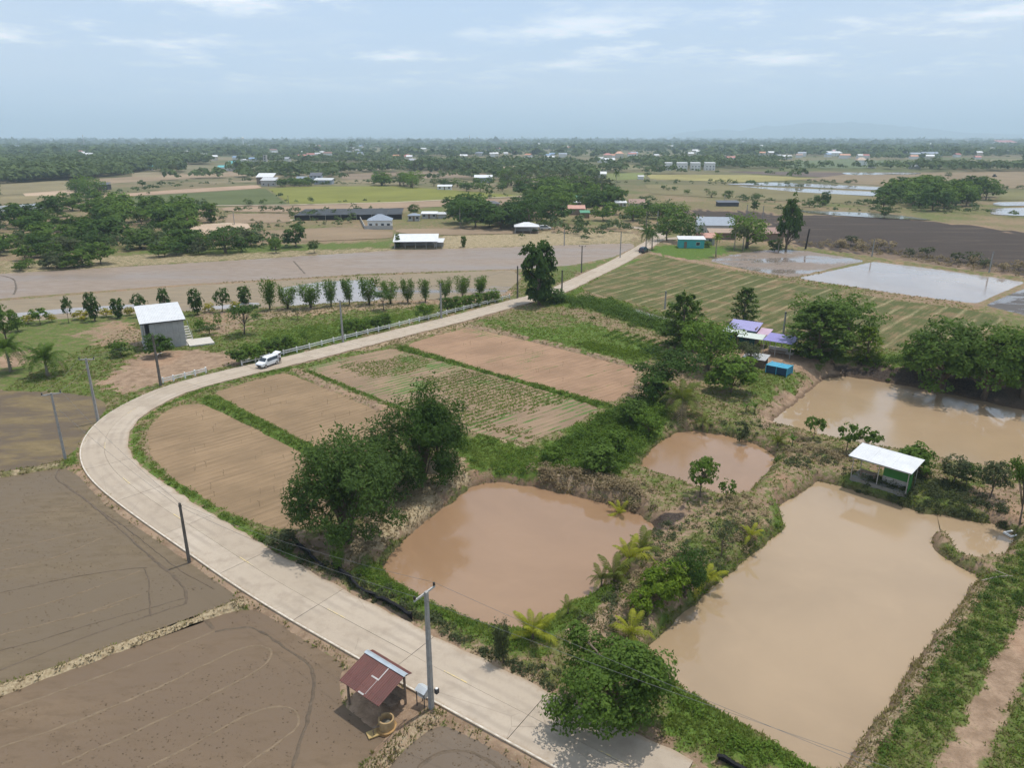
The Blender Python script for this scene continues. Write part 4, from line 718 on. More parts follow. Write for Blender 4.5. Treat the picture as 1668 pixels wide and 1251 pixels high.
def palm(px, py, L, nf, label, trunk_h=.3, leaf='palm', name='young_coconut_palm', cat='palm', group=None, spread=1.0, young=False, loc=None, dead=0, lean=0.0):
    p = onground(px, py) if loc is None else Vector(loc); t = thing(name, label, cat, (p.x, p.y, p.z), random.uniform(0, 6.28), group)
    mb = MB(); r = max(.05, .035 * L); mb.tube([(0, 0, -.2), (lean * .3, 0, trunk_h * .5), (lean, 0, trunk_h)], [r * 1.9, r * 1.2, r * 1.1], 8)
    mb.tube([(lean, 0, trunk_h - .05), (lean, 0, trunk_h + .16 * L)], [r * 1.5, r * .4], 7); mb.build('trunk', BARK_PALE if trunk_h > 1 else BARK, t, True)
    for i in range(nf):
        a = i * 2.399 + random.uniform(-.25, .25); q = i / max(1, nf - 1); key = ('up' if q < .7 else 'mid') if young else ('up' if q < .35 else ('mid' if q < .75 else 'low')); lf = leaf if i < nf - dead else 'dry'
        o = obj('frond', withmat(FRONDS[key], LEAF[lf]), t); s = L * random.uniform(.82, 1.08) * (.75 + .25 * min(1, q * 2)); o.location = (lean, 0, trunk_h + .05 * L); o.rotation_euler = (random.uniform(-.2, .2), {'up': -.75 + .5 * q, 'mid': -.25 + .35 * q, 'low': .05 + .3 * q}[key] * spread, a); o.scale = (s, s, s)
    return t
def far_palm(px, py, top, label, group=None, leaf='mid', wpx=None, loc=None, hh=None, name='coconut_palm'):
    """palm seen from afar: fronds joined in one crown"""
    p = onground(px, py) if loc is None else Vector(loc); hh = hh or hgt(px, py, top, p.z); L = min(4.0, .42 * hh) if wpx is None else wid(px, py, wpx) / 2
    t = thing(name, label, 'palm', tuple(p), random.uniform(0, 6.28), group)
    MB().tube([(0, 0, -.2), (.15, 0, hh * .4), (.0, .1, hh - L * .35)], [.24, .17, .13], 6).build('trunk', BARK_PALE, t, True)
    key = 'farpalm' + leaf
    if key not in CROWN:
        Vs = []; Fs = []; ts = []; b = 0
        for i in range(17):
            q = i / 16; a = i * 2.399; fm = FRONDS['up' if q < .3 else 'mid' if q < .65 else 'low']; V = np.empty(len(fm.vertices) * 3, np.float32); fm.vertices.foreach_get('co', V); V = V.reshape(-1, 3); pit = -.75 + 1.25 * q; cp_, sp_ = math.cos(pit), math.sin(pit); V = V @ np.array([[cp_, 0, -sp_], [0, 1, 0], [sp_, 0, cp_]]); V = V @ np.array([[math.cos(a), math.sin(a), 0], [-math.sin(a), math.cos(a), 0], [0, 0, 1]])
            tv = np.empty(len(V), np.float32); fm.attributes['v'].data.foreach_get('value', tv); Vs.append(V); ts.append(tv); Fs += [tuple(b + v for v in pl.vertices) for pl in fm.polygons]; b += len(V)
        me = bpy.data.meshes.new('crown'); me.from_pydata(np.vstack(Vs).tolist(), [], Fs); at = me.attributes.new('v', 'FLOAT', 'POINT'); at.data.foreach_set('value', np.concatenate(ts)); me.materials.append(LEAF[leaf]); CROWN[key] = me
    o = obj('crown', CROWN[key], t); o.location = (0, .1, hh - L * .35); o.scale = (L, L, L); return t
def banana(px, py, hh, label, group='banana plants'):
    p = onground(px, py); t = thing('banana_plant', label, 'banana plant', tuple(p), random.uniform(0, 6), group); MB().tube([(0, 0, -.1), (.02, 0, hh * .55)], [.10, .06], 7).build('stem', flat('banana_stem', (0.17, 0.17, 0.07), .7), t, True)
    for i in range(6):
        R = np.random.default_rng(i); n = 8; V = []; F = []
        for j in range(n):
            s = j / (n - 1); w = .17 * math.sin(math.pi * (s * .9 + .05)) ** .6 + .01; x = .9 * s; z = .75 * s - .75 * s * s
            V += [(x, -w, z - .05), (x, 0, z), (x, w, z - .05)]
        for j in range(n - 1):
            for q in (0, 1): F.append((j * 3 + q, j * 3 + q + 1, (j + 1) * 3 + q + 1, (j + 1) * 3 + q))
        key = 'bananaleaf'
        if key not in CROWN:
            me = bpy.data.meshes.new('leaf'); me.from_pydata(V, [], F); a = me.attributes.new('v', 'FLOAT', 'POINT'); a.data.foreach_set('value', np.full(len(V), .6, np.float32)); me.materials.append(LEAF['mid']); CROWN[key] = me
        o = obj('leaf', CROWN[key], t); o.location = (.02, 0, hh * .52); o.rotation_euler = (0, random.uniform(-.9, -.2), i * 1.1 + random.uniform(-.3, .3)); s = hh * .62 * random.uniform(.8, 1.1); o.scale = (s, s, s)

# ---- the big near trees
tree(566, 882, 688, 200, 'bamboo', 'bamboo', 15000, 1, 'bamboo_clump', 'bamboo', 'widest dark bamboo clump beside the road verge', 'big bamboo clumps', rz=.4)
tree(612, 808, 684, 150, 'bamboo', 'bamboo', 7000, 2, 'bamboo_clump', 'bamboo', 'middle bamboo clump leaning out over the planted field', 'big bamboo clumps', rz=2.0)
tree(688, 782, 616, 158, 'bamboo', 'dark', 15000, 3, 'bamboo_clump', 'bamboo', 'tallest dark bamboo clump, farthest from the road', 'big bamboo clumps', rz=1.0)
tree(716, 752, 660, 95, 'bamboo', 'dark', 6000, 4, 'bamboo_clump', 'bamboo', 'bamboo clump hanging over the bright green lawn', 'big bamboo clumps')
tree(1003, 1178, 1040, 182, 'lobed', 'mid', 13000, 1, 'leafy_tree', 'tree', 'broad leafy tree shading the road at the bottom of the picture', rz=.5)
tree(878, 497, 396, 58, 'column', 'dark', 5200, 1, 'ivy_clad_tree', 'tree', 'tall dark column shaped tree standing on the road edge')
tree(900, 492, 470, 40, 'bush', 'dark', 1400, 2, 'shrub', 'shrub', 'dark shrub at the foot of the column shaped tree')
NEAR = [
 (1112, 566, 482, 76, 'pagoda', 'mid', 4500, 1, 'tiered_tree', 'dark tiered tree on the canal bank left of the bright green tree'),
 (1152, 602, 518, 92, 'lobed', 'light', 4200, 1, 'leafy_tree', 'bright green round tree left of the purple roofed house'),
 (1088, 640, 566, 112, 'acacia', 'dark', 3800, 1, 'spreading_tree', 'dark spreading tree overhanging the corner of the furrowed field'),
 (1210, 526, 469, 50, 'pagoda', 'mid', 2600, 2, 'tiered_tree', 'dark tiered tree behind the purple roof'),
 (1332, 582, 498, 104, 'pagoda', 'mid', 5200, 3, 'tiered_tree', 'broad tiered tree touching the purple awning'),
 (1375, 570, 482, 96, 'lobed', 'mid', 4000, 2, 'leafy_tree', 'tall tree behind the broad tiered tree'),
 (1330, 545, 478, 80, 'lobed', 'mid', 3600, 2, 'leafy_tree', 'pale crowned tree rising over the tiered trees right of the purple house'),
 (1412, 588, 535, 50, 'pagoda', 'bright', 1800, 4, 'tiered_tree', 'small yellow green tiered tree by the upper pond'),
 (1218, 600, 555, 56, 'acacia', 'grey', 1500, 2, 'spreading_tree', 'thin olive tree in front of the purple roofed house'),
 (1190, 640, 582, 74, 'bush', 'light', 2600, 1, 'shrub', 'wide frangipani like shrub left of the blue cage'),
 (1065, 655, 606, 50, 'bush', 'dark', 1800, 3, 'shrub', 'dark round shrub at the furrowed field corner'),
 (1535, 620, 500, 130, 'lobed', 'mid', 6500, 3, 'leafy_tree', 'largest bushy tree over the upper pond, left of its neighbours'),
 (1606, 632, 512, 120, 'lobed', 'mid', 6500, 4, 'leafy_tree', 'bushy tree second from the left over the upper pond'),
 (1668, 640, 520, 110, 'lobed', 'light', 5000, 5, 'leafy_tree', 'bushy tree at the right edge over the upper pond'),
 (1495, 605, 560, 50, 'bush', 'mid', 1600, 4, 'shrub', 'low shrub left of the bushy trees over the upper pond'),
 (1075, 982, 918, 66, 'bush', 'bright', 3600, 5, 'round_bush', 'bright yellow green round bush between the two near ponds'),
 (1116, 965, 888, 66, 'lobed', 'dark', 3600, 6, 'dark_bush', 'dark green bush right of the yellow green round bush'),
 (1042, 1000, 965, 40, 'bush', 'bright', 1200, 6, 'round_bush', 'small yellow green bush left of the round one'),
 (1140, 810, 742, 50, 'round', 'light', 1500, 21, 'feathery_tree', 'feathery light green tree on the bank of the small pond'),
 (1182, 816, 784, 26, 'loose', 'mid', 320, 1, 'sapling', 'thin sapling right of the feathery tree on the pond bank'),
 (1325, 716, 676, 32, 'loose', 'mid', 420, 2, 'sapling', 'sapling with a round leafy head on the bank left of the pavilion'),
 (1378, 738, 692, 34, 'loose', 'mid', 380, 3, 'sapling', 'half bare sapling just left of the white pavilion roof'),
 (1412, 738, 698, 40, 'loose', 'mid', 500, 4, 'sapling', 'leafy sapling behind the left end of the pavilion roof'),
 (1487, 772, 721, 52, 'bush', 'mid', 1800, 7, 'leafy_tree', 'round leafy tree behind the right end of the pavilion roof'),
 (1552, 790, 742, 50, 'round', 'grey', 1300, 3, 'leafy_tree', 'spreading grey green tree right of the pavilion'),
 (1572, 795, 755, 34, 'round', 'dark', 900, 4, 'leafy_tree', 'small dark tree beside the grey green one by the pavilion'),
 (1612, 812, 752, 48, 'round', 'grey', 1400, 5, 'leafy_tree', 'slender grey green tree on the bank of the upper pond'),
 (1662, 850, 738, 62, 'acacia', 'mid', 1700, 3, 'spreading_tree', 'feathery tree leaning in at the right edge'),
 (1208, 708, 668, 24, 'loose', 'grey', 300, 5, 'bare_sapling', 'sparse grey sapling behind the small pond'),
 (1175, 905, 845, 50, 'acacia', 'grey', 300, 4, 'bare_tree', 'nearly bare twisted tree on the strip between the ponds'),
 (980, 770, 725, 60, 'bush', 'mid', 1800, 8, 'shrub', 'dense shrub on the green slope left of the small pond'),
 (1000, 735, 700, 44, 'bush', 'light', 1300, 9, 'shrub', 'light green shrub higher on the green slope left of the small pond'),
 (900, 752, 726, 36, 'bush', 'light', 1000, 10, 'shrub', 'low green shrub at the end of the bright lawn'),
 (1030, 690, 652, 50, 'bush', 'mid', 1500, 11, 'shrub', 'green shrub below the weedy crop field corner'),
 (1055, 705, 668, 40, 'bush', 'light', 1200, 12, 'shrub', 'green shrub left of the coconut palm'),
 (552, 930, 890, 34, 'vase', 'mid', 1200, 2, 'young_bamboo', 'small feathery young bamboo on the verge below the widest clump'),
 (820, 1080, 1015, 42, 'vase', 'grey', 1400, 3, 'verge_shrub', 'tall grey green weed shrub at the road edge below the pond'),
 (458, 895, 862, 46, 'bush', 'grey', 1000, 13, 'verge_shrub', 'grey green weed clump on the verge beside the widest bamboo'),
 (398, 545, 492, 58, 'acacia', 'dark', 1500, 5, 'spreading_tree', 'spreading thin tree right of the grey block house'),
 (625, 505, 470, 38, 'acacia', 'dark', 900, 6, 'spreading_tree', 'small spreading tree among the young bamboo row'),
 (12, 560, 495, 50, 'round', 'mid', 2200, 6, 'leafy_tree', 'leafy tree at the left edge beside the yard'), (30, 540, 515, 24, 'bush', 'light', 700, 14, 'shrub', 'light shrub at the foot of the left edge tree'),
 (198, 580, 552, 34, 'bush', 'mid', 900, 15, 'shrub', 'low shrub in the yard left of the grey block house'), (262, 580, 541, 42, 'bush', 'dark', 1300, 16, 'shrub', 'dark shrub against the front wall of the grey block house'),
 (66, 528, 500, 28, 'loose', 'light', 500, 6, 'young_tree', 'light green young tree in the yard at the left'), (341, 545, 523, 24, 'round', 'mid', 500, 7, 'young_tree', 'small round tree beside the terrace of the grey block house'), (357, 535, 508, 14, 'round', 'light', 350, 8, 'young_tree', 'slim young tree behind the terrace of the grey block house'), (325, 538, 516, 18, 'bush', 'light', 350, 17, 'shrub', 'light shrub behind the steps of the grey block house'),
 (362, 598, 560, 0, None, None, 0, 0, None, None),
 (500, 565, 535, 30, 'acacia', 'mid', 500, 7, 'young_tree', 'thin young tree just behind the white fence'), (485, 520, 498, 22, 'acacia', 'grey', 350, 8, 'young_tree', 'thin tree in the grass below the bamboo row'),
]
for a in NEAR:
    if a[4] is None: continue
    px, py, top, w, kind, leaf, n, var, nm, lab = a
    tree(px, py, top, w, kind, leaf, n, var, nm, {'shrub': 'shrub', 'round_bush': 'bush', 'dark_bush': 'bush', 'verge_shrub': 'shrub', 'young_bamboo': 'bamboo'}.get(nm, 'tree'), lab)
# young bamboo in a row behind the fence, slim trees further left, trimmed trees along the fence
for i, (px, py, top, w) in enumerate([(440, 504, 452, 30), (467, 503, 457, 28), (507, 501, 458, 30), (539, 499, 456, 24), (570, 497, 456, 24), (603, 496, 449, 26), (636, 495, 452, 24), (665, 493, 450, 24), (693, 492, 449, 24), (725, 485, 445, 26), (753, 484, 445, 24), (782, 477, 440, 28)]):
    top += random.uniform(-4, 7); tree(px + random.uniform(-2, 2), py, top, w * random.uniform(1.1, 1.55), 'vase', 'light', 1700, 10 + i % 4, 'young_bamboo', 'bamboo', ORD[i] + ' clump from the left in the row of young bamboo', 'row of young bamboo')
for i, (px, py, top, w) in enumerate([(112, 526, 481, 16), (155, 523, 473, 22), (194, 518, 484, 22), (229, 516, 474, 22), (268, 512, 469, 21), (322, 512, 467, 22), (362, 508, 465, 26), (400, 492, 462, 24)]):
    tree(px, py, top, w, 'column' if i % 3 else 'round', 'dark', 800, 20 + i % 4, 'slim_tree', 'tree', ORD[i] + ' slim dark tree from the left in the line behind the block house', 'line of slim dark trees')
for i, (px, py, w) in enumerate([(46, 527, 20), (85, 524, 16), (133, 520, 26), (173, 516, 20), (211, 513, 17), (341, 508, 20), (384, 505, 16)]):
    tree(px, py, py - 15, w, 'bush', 'yellow', 420, 30 + i % 3, 'yellow_bush', 'bush', ORD[i] + ' small yellow bush from the left below the slim trees', 'yellow bushes below the slim trees')
for i, (px, py, top, w) in enumerate([(392, 592, 565, 30), (412, 588, 560, 30), (438, 580, 552, 28), (458, 575, 545, 30), (476, 570, 545, 22), (565, 548, 519, 22), (580, 545, 519, 20), (595, 541, 517, 18), (612, 537, 515, 20), (628, 534, 509, 20), (691, 519, 493, 24), (729, 508, 482, 22), (744, 505, 482, 20), (760, 501, 480, 20), (775, 498, 476, 20), (790, 494, 475, 18), (805, 491, 470, 20)]):
    who = ORD[i] if i < 15 else ('last but one' if i == 15 else 'last')
    tree(px, py, top - 1, w * 1.15, 'bush', ('mid', 'light', 'mid')[i % 3], 1100, 40 + i % 4, 'fence_tree', 'tree', who + ' round green tree from the left along the white fence', 'round trees along the white fence')
# palms
palm(1110, 676, 4.2, 19, 'large coconut palm with drooping yellowed fronds left of the pond bank', 2.0, 'palm', 'coconut_palm', dead=4)
palm(78, 612, 4.2, 24, 'thick coconut palm with hanging fronds in the left yard', 2.6, 'mid', 'coconut_palm', dead=2); palm(18, 606, 4.2, 22, 'slimmer coconut palm at the left edge of the yard', 3.6, 'mid', 'coconut_palm')
for px, py, L, nf, lf, lab in [(980, 950, 1.9, 8, 'palm', 'small young palm leaning over the middle pond bank'), (1000, 945, 2.9, 9, 'palm', 'tall green young palm on the right bank of the middle pond'), (1024, 925, 3.0, 8, 'palm_yellow', 'yellow fronded young palm right of the tall green one'), (1046, 908, 2.4, 8, 'palm', 'dark young palm behind the yellow fronded one'),
     (868, 1040, 2.7, 12, 'palm_yellow', 'yellow young palm on the near bank of the middle pond'), (1028, 1040, 2.6, 9, 'palm_yellow', 'yellow young palm above the broad leafy tree'), (1148, 945, 2.5, 10, 'palm_yellow', 'yellow young palm right of the dark bush'), (1010, 820, 2.2, 7, 'palm_yellow', 'lone young palm behind the middle pond'),
     (1222, 880, 1.9, 8, 'palm_yellow', 'small yellow palm on the strip beside the largest pond'), (1267, 722, 2.0, 9, 'palm', 'young palm on the far bank of the small pond'), (1145, 690, 1.8, 8, 'palm', 'small palm right of the large coconut palm'), (925, 1000, 1.4, 6, 'palm', 'tiny palm seedling low on the bank of the middle pond')]:
    palm(px, py, L * .9, nf, lab, .35 + .25 * (nf % 3), lf, group='young palms around the ponds', spread=1.15, young=True)
for px, py, h_, lab in [(1230, 668, 1.9, 'banana plant nearest the red earth bank'), (1215, 672, 1.7, 'banana plant left of the one by the red earth bank'), (1205, 628, 2.0, 'banana plant in front of the blue cage'), (1290, 728, 1.6, 'banana plant on the bund behind the small pond')]: banana(px, py, h_, lab)
# ------------------------------------------------------------------ grass, weeds and crops (beyond counting)
def scatter_pts(n, x0, x1, y0, y1, wfun, R):
    out = []; got = 0
    while got < n:
        y = y0 * (y1 / y0) ** R.random(n); x = x0 + (x1 - x0) * R.random(n); x = np.where(np.abs(x) > y * .75 + 12, np.nan, x); ok = ~np.isnan(x); x, y = x[ok], y[ok]
        w = wfun(x, y); ok = R.random(len(x)) < w; out.append(np.c_[x[ok], y[ok]]); got += ok.sum()
        if len(out) > 60: break
    return np.vstack(out)[:n]
def dry_land(x, y):
    z = ground_z(x, y); ok = np.ones(len(x), bool)
    for (nm, pts, zz, *_), q in zip(ZONES + PONDS, ZPOLY):
        qa = np.array(q); s = (x > qa[:, 0].min()) & (x < qa[:, 0].max()) & (y > qa[:, 1].min()) & (y < qa[:, 1].max())
        if s.any(): i = np.nonzero(s)[0]; ok[i] &= ~(inside(x[i], y[i], q) & (z[i] < zz + .03))
    return ok & (gsample(rd, x, y) > RW + .12)
def tufts(name, pts, leaf, L, blades, label, cat, spread=.2, w=.045, jit=1.3):
    R = np.random.default_rng(len(pts)); n = len(pts); z = ground_z(pts[:, 0], pts[:, 1]); base = np.c_[pts, z]; k_ = n * blades; b = np.repeat(base, blades, 0); a = R.random(k_) * 6.283; r = spread * R.random(k_); sc = np.repeat(.6 + .8 * R.random(n), blades) * (.7 + .6 * R.random(k_)); far_s = 1 + np.repeat(base[:, 1], blades) / 140
    p = b + np.c_[np.cos(a) * r, np.sin(a) * r, np.full(k_, -.03)] * 1.0; lean = jit * R.random(k_); d = np.c_[np.cos(a) * lean, np.sin(a) * lean, np.ones(k_)]; d = unit(d); ln = (L * sc)[:, None]; sd = np.c_[-np.sin(a), np.cos(a), np.zeros(k_)] * (w * far_s)[:, None]
    V = np.stack([p - sd, p + sd, p + d * ln * .6 + sd * .7, p + d * ln + np.c_[np.cos(a), np.sin(a), np.zeros(k_)] * ln * .25 * lean[:, None]], 1).reshape(-1, 3); tone = np.clip(np.repeat(R.random(n) * .25 + 1.5 * (fbm(pts[:, 0] * .12, pts[:, 1] * .12, 19) - .25), blades) * .75 + R.random(k_) * .25, 0, 1)
    return tag(obj(name, nmesh(name, V, np.arange(4 * k_).reshape(-1, 4), LEAF[leaf], dict(v=np.repeat(tone, 4)))), label, cat, kind='stuff')
def weeds(name, pts, leaf, rad, nl, label, cat, lsize=.13, par=None, zmul=.8):
    R = np.random.default_rng(len(pts) + 7); n = len(pts); z = ground_z(pts[:, 0], pts[:, 1]) if pts.shape[1] == 2 else pts[:, 2]; base = np.c_[pts[:, :2], z]; m = n * nl; rr = np.repeat(rad * (.5 + .9 * R.random(n)), nl); d = unit(R.normal(size=(m, 3))); d[:, 2] = np.abs(d[:, 2])
    P = np.repeat(base, nl, 0) + d * (rr * (.5 + .5 * R.random(m)))[:, None] * np.array([1, 1, zmul * 1.25]); N = unit(.8 * d + np.array([0, 0, .5]) + .5 * R.normal(size=(m, 3))); V, F = leaves(P, N, lsize, lsize * .6, R, .05)
    tone = np.clip(np.repeat(R.random(n) * .4 + 1.3 * (fbm(pts[:, 0] * .15, pts[:, 1] * .15, 23) - .3), nl) * .7 + R.random(m) * .35, 0, 1); return tag(obj(name, nmesh(name, V, F, LEAF[leaf], dict(v=np.repeat(tone, 4))), par), None if par else label, None if par else cat, kind='stuff')
R = np.random.default_rng(77)
cvL = lambda x, y: np.clip(gsample(cov, x, y) - .35, 0, 1) * np.clip(gsample(lush, x, y) - .25, 0, 1) * 2.2 * (gsample(dark, x, y) < .5) * dry_land(x, y)
cvD = lambda x, y: np.clip(gsample(cov, x, y) + gsample(straw, x, y) - .35, 0, 1) * np.clip(.75 - gsample(lush, x, y), 0, 1) * 1.0 * (gsample(straw, x, y) < .55) * (gsample(dark, x, y) < .6) * dry_land(x, y)
tufts('grass', scatter_pts(30000, -75, 100, 30, 190, cvL, R), 'grass', .19, 5, 'green grass growing on the verges, bunds and pond banks', 'grass')
tufts('dry_grass', scatter_pts(20000, -75, 100, 30, 200, cvD, R), 'olive', .19, 5, 'dry olive grass on the strips between the ponds', 'grass')
sw = lambda x, y: np.clip(gsample(straw, x, y) - .35, 0, 1) * dry_land(x, y)
tufts('straw', scatter_pts(7000, -75, 100, 30, 190, sw, R), 'dry', .17, 5, 'dry straw and dead stalks littering bunds and banks', 'straw', jit=1.6)
vl = lambda x, y: np.clip(gsample(lush, x, y) - .62, 0, 1) * np.clip(gsample(cov, x, y) - .75, 0, 1) * 9 * (fbm(x * .22, y * .22, 5) > .50) * dry_land(x, y)
weeds('weeds', scatter_pts(2600, -60, 100, 30, 170, vl, R), 'light', .38, 16, 'leafy green weeds on the road verge and bunds', 'weeds', .17)
def along(pts, n, w, R):
    q = np.array([g(a, b) for a, b in pts]); C = resample(q, .4); i = R.integers(len(C), size=n); return C[i] + R.normal(size=(n, 2)) * w
def poly_pts(pts, n, R):
    q = [g(a, b) for a, b in pts]; qa = np.array(q); P = qa.min(0) + (qa.max(0) - qa.min(0)) * R.random((n * 6, 2)); return P[inside(P[:, 0], P[:, 1], q)][:n]
keep = lambda p: p[dry_land(p[:, 0], p[:, 1])]
weeds('thicket', keep(along([(915, 488), (960, 492), (1020, 512), (1100, 535), (1150, 548), (1200, 560)], 520, 2.4, R)), 'mid', 1.15, 60, 'dense green thicket lining the canal beside the straw field', 'thicket', .34)
weeds('thicket', keep(poly_pts([(880, 745), (985, 672), (1060, 645), (1090, 668), (1070, 705), (1035, 735), (1000, 775), (900, 768)], 330, R)), 'light', .8, 55, 'overgrown green slope between the lawn and the small pond', 'thicket', .26)
weeds('thicket', keep(along([(1180, 708), (1230, 722), (1272, 742)], 110, .5, R)), 'mid', .5, 50, 'leafy creeper hedge along the far bank of the small pond', 'thicket', .17)
weeds('thicket', keep(poly_pts([(1395, 780), (1500, 768), (1560, 790), (1640, 830), (1640, 856), (1560, 842), (1500, 828), (1400, 798)], 300, R)), 'grey', .6, 50, 'olive scrub around the pavilion beside the largest pond', 'thicket', .19)
weeds('thicket', keep(along([(1410, 590), (1490, 592), (1560, 606), (1668, 620)], 150, 2.0, R)), 'mid', .9, 50, 'low green scrub under the bushy trees by the upper pond', 'thicket', .28)
weeds('thicket', keep(poly_pts([(1610, 935), (1668, 890), (1720, 880), (1700, 960), (1620, 1060), (1530, 1180), (1450, 1251), (1420, 1251), (1480, 1130), (1560, 1010)], 240, R)), 'mid', .42, 34, 'rank weeds on the bank right of the largest pond', 'thicket', .16)
weeds('dry_brush', keep(along([(880, 772), (940, 780), (1010, 798), (1045, 812)], 140, 1.0, R)), 'dry', .6, 46, 'heap of dead brown brushwood behind the middle pond', 'brush', .24)
weeds('dry_brush', keep(np.r_[along([(1200, 818), (1230, 850), (1180, 900)], 60, 1.3, R), along([(1275, 735), (1330, 735), (1380, 752)], 70, .8, R), along([(1270, 705), (1300, 715)], 20, .6, R), poly_pts([(1000, 960), (1100, 900), (1160, 900), (1100, 960), (1000, 1020)], 70, R)]), 'dry', .5, 40, 'brown dead scrub on the strips between the ponds', 'brush', .2)
weeds('strip_scrub', keep(np.r_[poly_pts([(1080, 850), (1180, 830), (1260, 850), (1150, 940), (1060, 960), (1040, 890)], 90, R), poly_pts([(1000, 960), (1060, 940), (1060, 1030), (980, 1040), (930, 1010)], 40, R), along([(1270, 760), (1330, 745), (1380, 770)], 40, .9, R), along([(1100, 700), (1200, 690), (1250, 700)], 50, 1.2, R)]), 'grey', .5, 40, 'grey green scrub scattered over the strips between the ponds', 'scrub', .18)
weeds('burnt_brush', along([(1320, 396), (1430, 410), (1560, 428), (1668, 444)], 190, 4.0, R), 'dry', .9, 26, 'scorched brown brush along the edge of the burnt field', 'brush', .4)
weeds('verge_scrub', keep(along([(480, 905), (540, 935), (600, 965), (660, 995), (760, 1050), (830, 1085), (905, 1118)], 150, .55, R)), 'grey', .45, 44, 'grey green scrub along the inner road edge below the pond', 'scrub', .17)
weeds('verge_scrub', keep(along([(240, 770), (286, 802), (330, 832), (400, 870), (450, 895)], 110, .35, R)), 'mid', .42, 44, 'green scrub clumps along the inner edge of the road bend', 'scrub', .17)
fld = {o.name: o for o in bpy.data.objects if o.get('kind') == 'structure'}
def flat_pts(pts): return np.c_[pts, np.full(len(pts), Z_F)]
# weeds in the crop rows, following the planted lines
q = poly([(500, 600), (640, 570), (965, 660), (868, 718), (740, 690), (560, 625)], Z_F); qa = np.array(q); aa = math.radians(42); nn = 60000
P = qa.min(0) + (qa.max(0) - qa.min(0)) * R.random((nn, 2)); P = P[inside(P[:, 0], P[:, 1], q)]; u_ = P[:, 0] * math.cos(aa) + P[:, 1] * math.sin(aa); v_ = -P[:, 0] * math.sin(aa) + P[:, 1] * math.cos(aa); v_ = np.round(v_) + R.normal(size=len(v_)) * .24; P = np.c_[u_ * math.cos(aa) - v_ * math.sin(aa), u_ * math.sin(aa) + v_ * math.cos(aa)]
P = P[(fbm(P[:, 0] * .09 + 3, P[:, 1] * .09, 61) + .25 * (fbm(u_ * .5, v_ * 2, 8) - .5)) > .51][:6500]
weeds('crop_weeds', flat_pts(P), 'grass', .14, 6, None, None, .15, par=fld['crop_field'])
ed = np.r_[along([(500, 604), (560, 628), (640, 660), (735, 694)], 500, .5, R), along([(650, 570), (760, 602), (880, 635), (970, 660)], 600, .35, R)]; weeds('bund_weeds', ed, 'light', .25, 9, 'bright green weeds on the bunds around the crop field', 'weeds', .2)
P = along([(958, 560), (985, 569), (1015, 575), (1040, 578), (1075, 572)], 420, 1.5, R); weeds('vegetable_bed', P, 'bright', .4, 22, 'yellow green vegetable bed at the corner of the furrowed field', 'vegetables', .24)
P = np.vstack([along([(985 + 14 * i, 548 + 4 * i), (1010 + 14 * i, 538 + 4 * i)], 34, .22, R) for i in range(6)]); weeds('vegetable_rows', P, 'light', .34, 18, 'rows of young vegetables behind the yellow green bed', 'vegetables', .22)

def rowed(P):
    """says of every spot which one it is: rows by nearness, then counted from the left"""
    P = sorted([tuple(p) for p in P], key=lambda p: p[1]); rn = max(1, math.ceil(len(P) / 15)); out = []; names = {1: ['in'], 2: ['in front row of', 'in back row of'], 3: ['in front row of', 'in middle row of', 'in back row of']}.get(rn, ['in front row of', 'in second row of', 'in third row of', 'in back row of'])
    for r in range(rn):
        row = sorted(P[r * len(P) // rn:(r + 1) * len(P) // rn], key=lambda p: p[0] / (p[1] + 12)); out += [(p, ORD[i] + ' from left ' + names[r]) for i, p in enumerate(row)]
    return out
# clods and stalks lying on the mud
OCT = np.array([(1, 0, 0), (-1, 0, 0), (0, 1, 0), (0, -1, 0), (0, 0, .7), (0, 0, -.4)], float); OF = np.array([(0, 2, 4), (2, 1, 4), (1, 3, 4), (3, 0, 4), (2, 0, 5), (1, 2, 5), (3, 1, 5), (0, 3, 5)])
def clods(field, pts, n, mat, smax):
    P = poly_pts(pts, n * 3, R); P = P[fbm(P[:, 0] * .25, P[:, 1] * .25, 51) > .45][:n]; n = len(P); s = smax * (.25 + .75 * R.random(n) ** 2.5); V = OCT[None] * s[:, None, None] * (.6 + .8 * R.random((n, 6, 1))); a = R.random(n) * 6.28; V = np.stack([V[..., 0] * np.cos(a)[:, None] - V[..., 1] * np.sin(a)[:, None], V[..., 0] * np.sin(a)[:, None] + V[..., 1] * np.cos(a)[:, None], V[..., 2] * .6], -1) + np.c_[P, np.full(n, Z_F + .01)][:, None]
    tag(obj('mud_clods', nmesh('mud_clods', V.reshape(-1, 3), (OF[None] + 6 * np.arange(n)[:, None, None]).reshape(-1, 3), mat), field), kind='stuff')
CLOD = flat('clod', (0.130, 0.095, 0.063), .9, .1, var=.3, scale=4)
clods(fields[0], [(0, 780), (100, 765), (310, 915), (395, 970), (0, 1110)], 1500, CLOD, .085); clods(fields[1], [(0, 1140), (410, 995), (560, 1085), (600, 1190), (580, 1251), (0, 1251)], 1500, CLOD, .08); clods(fields[2], [(640, 1240), (710, 1185), (860, 1251)], 200, CLOD, .08)
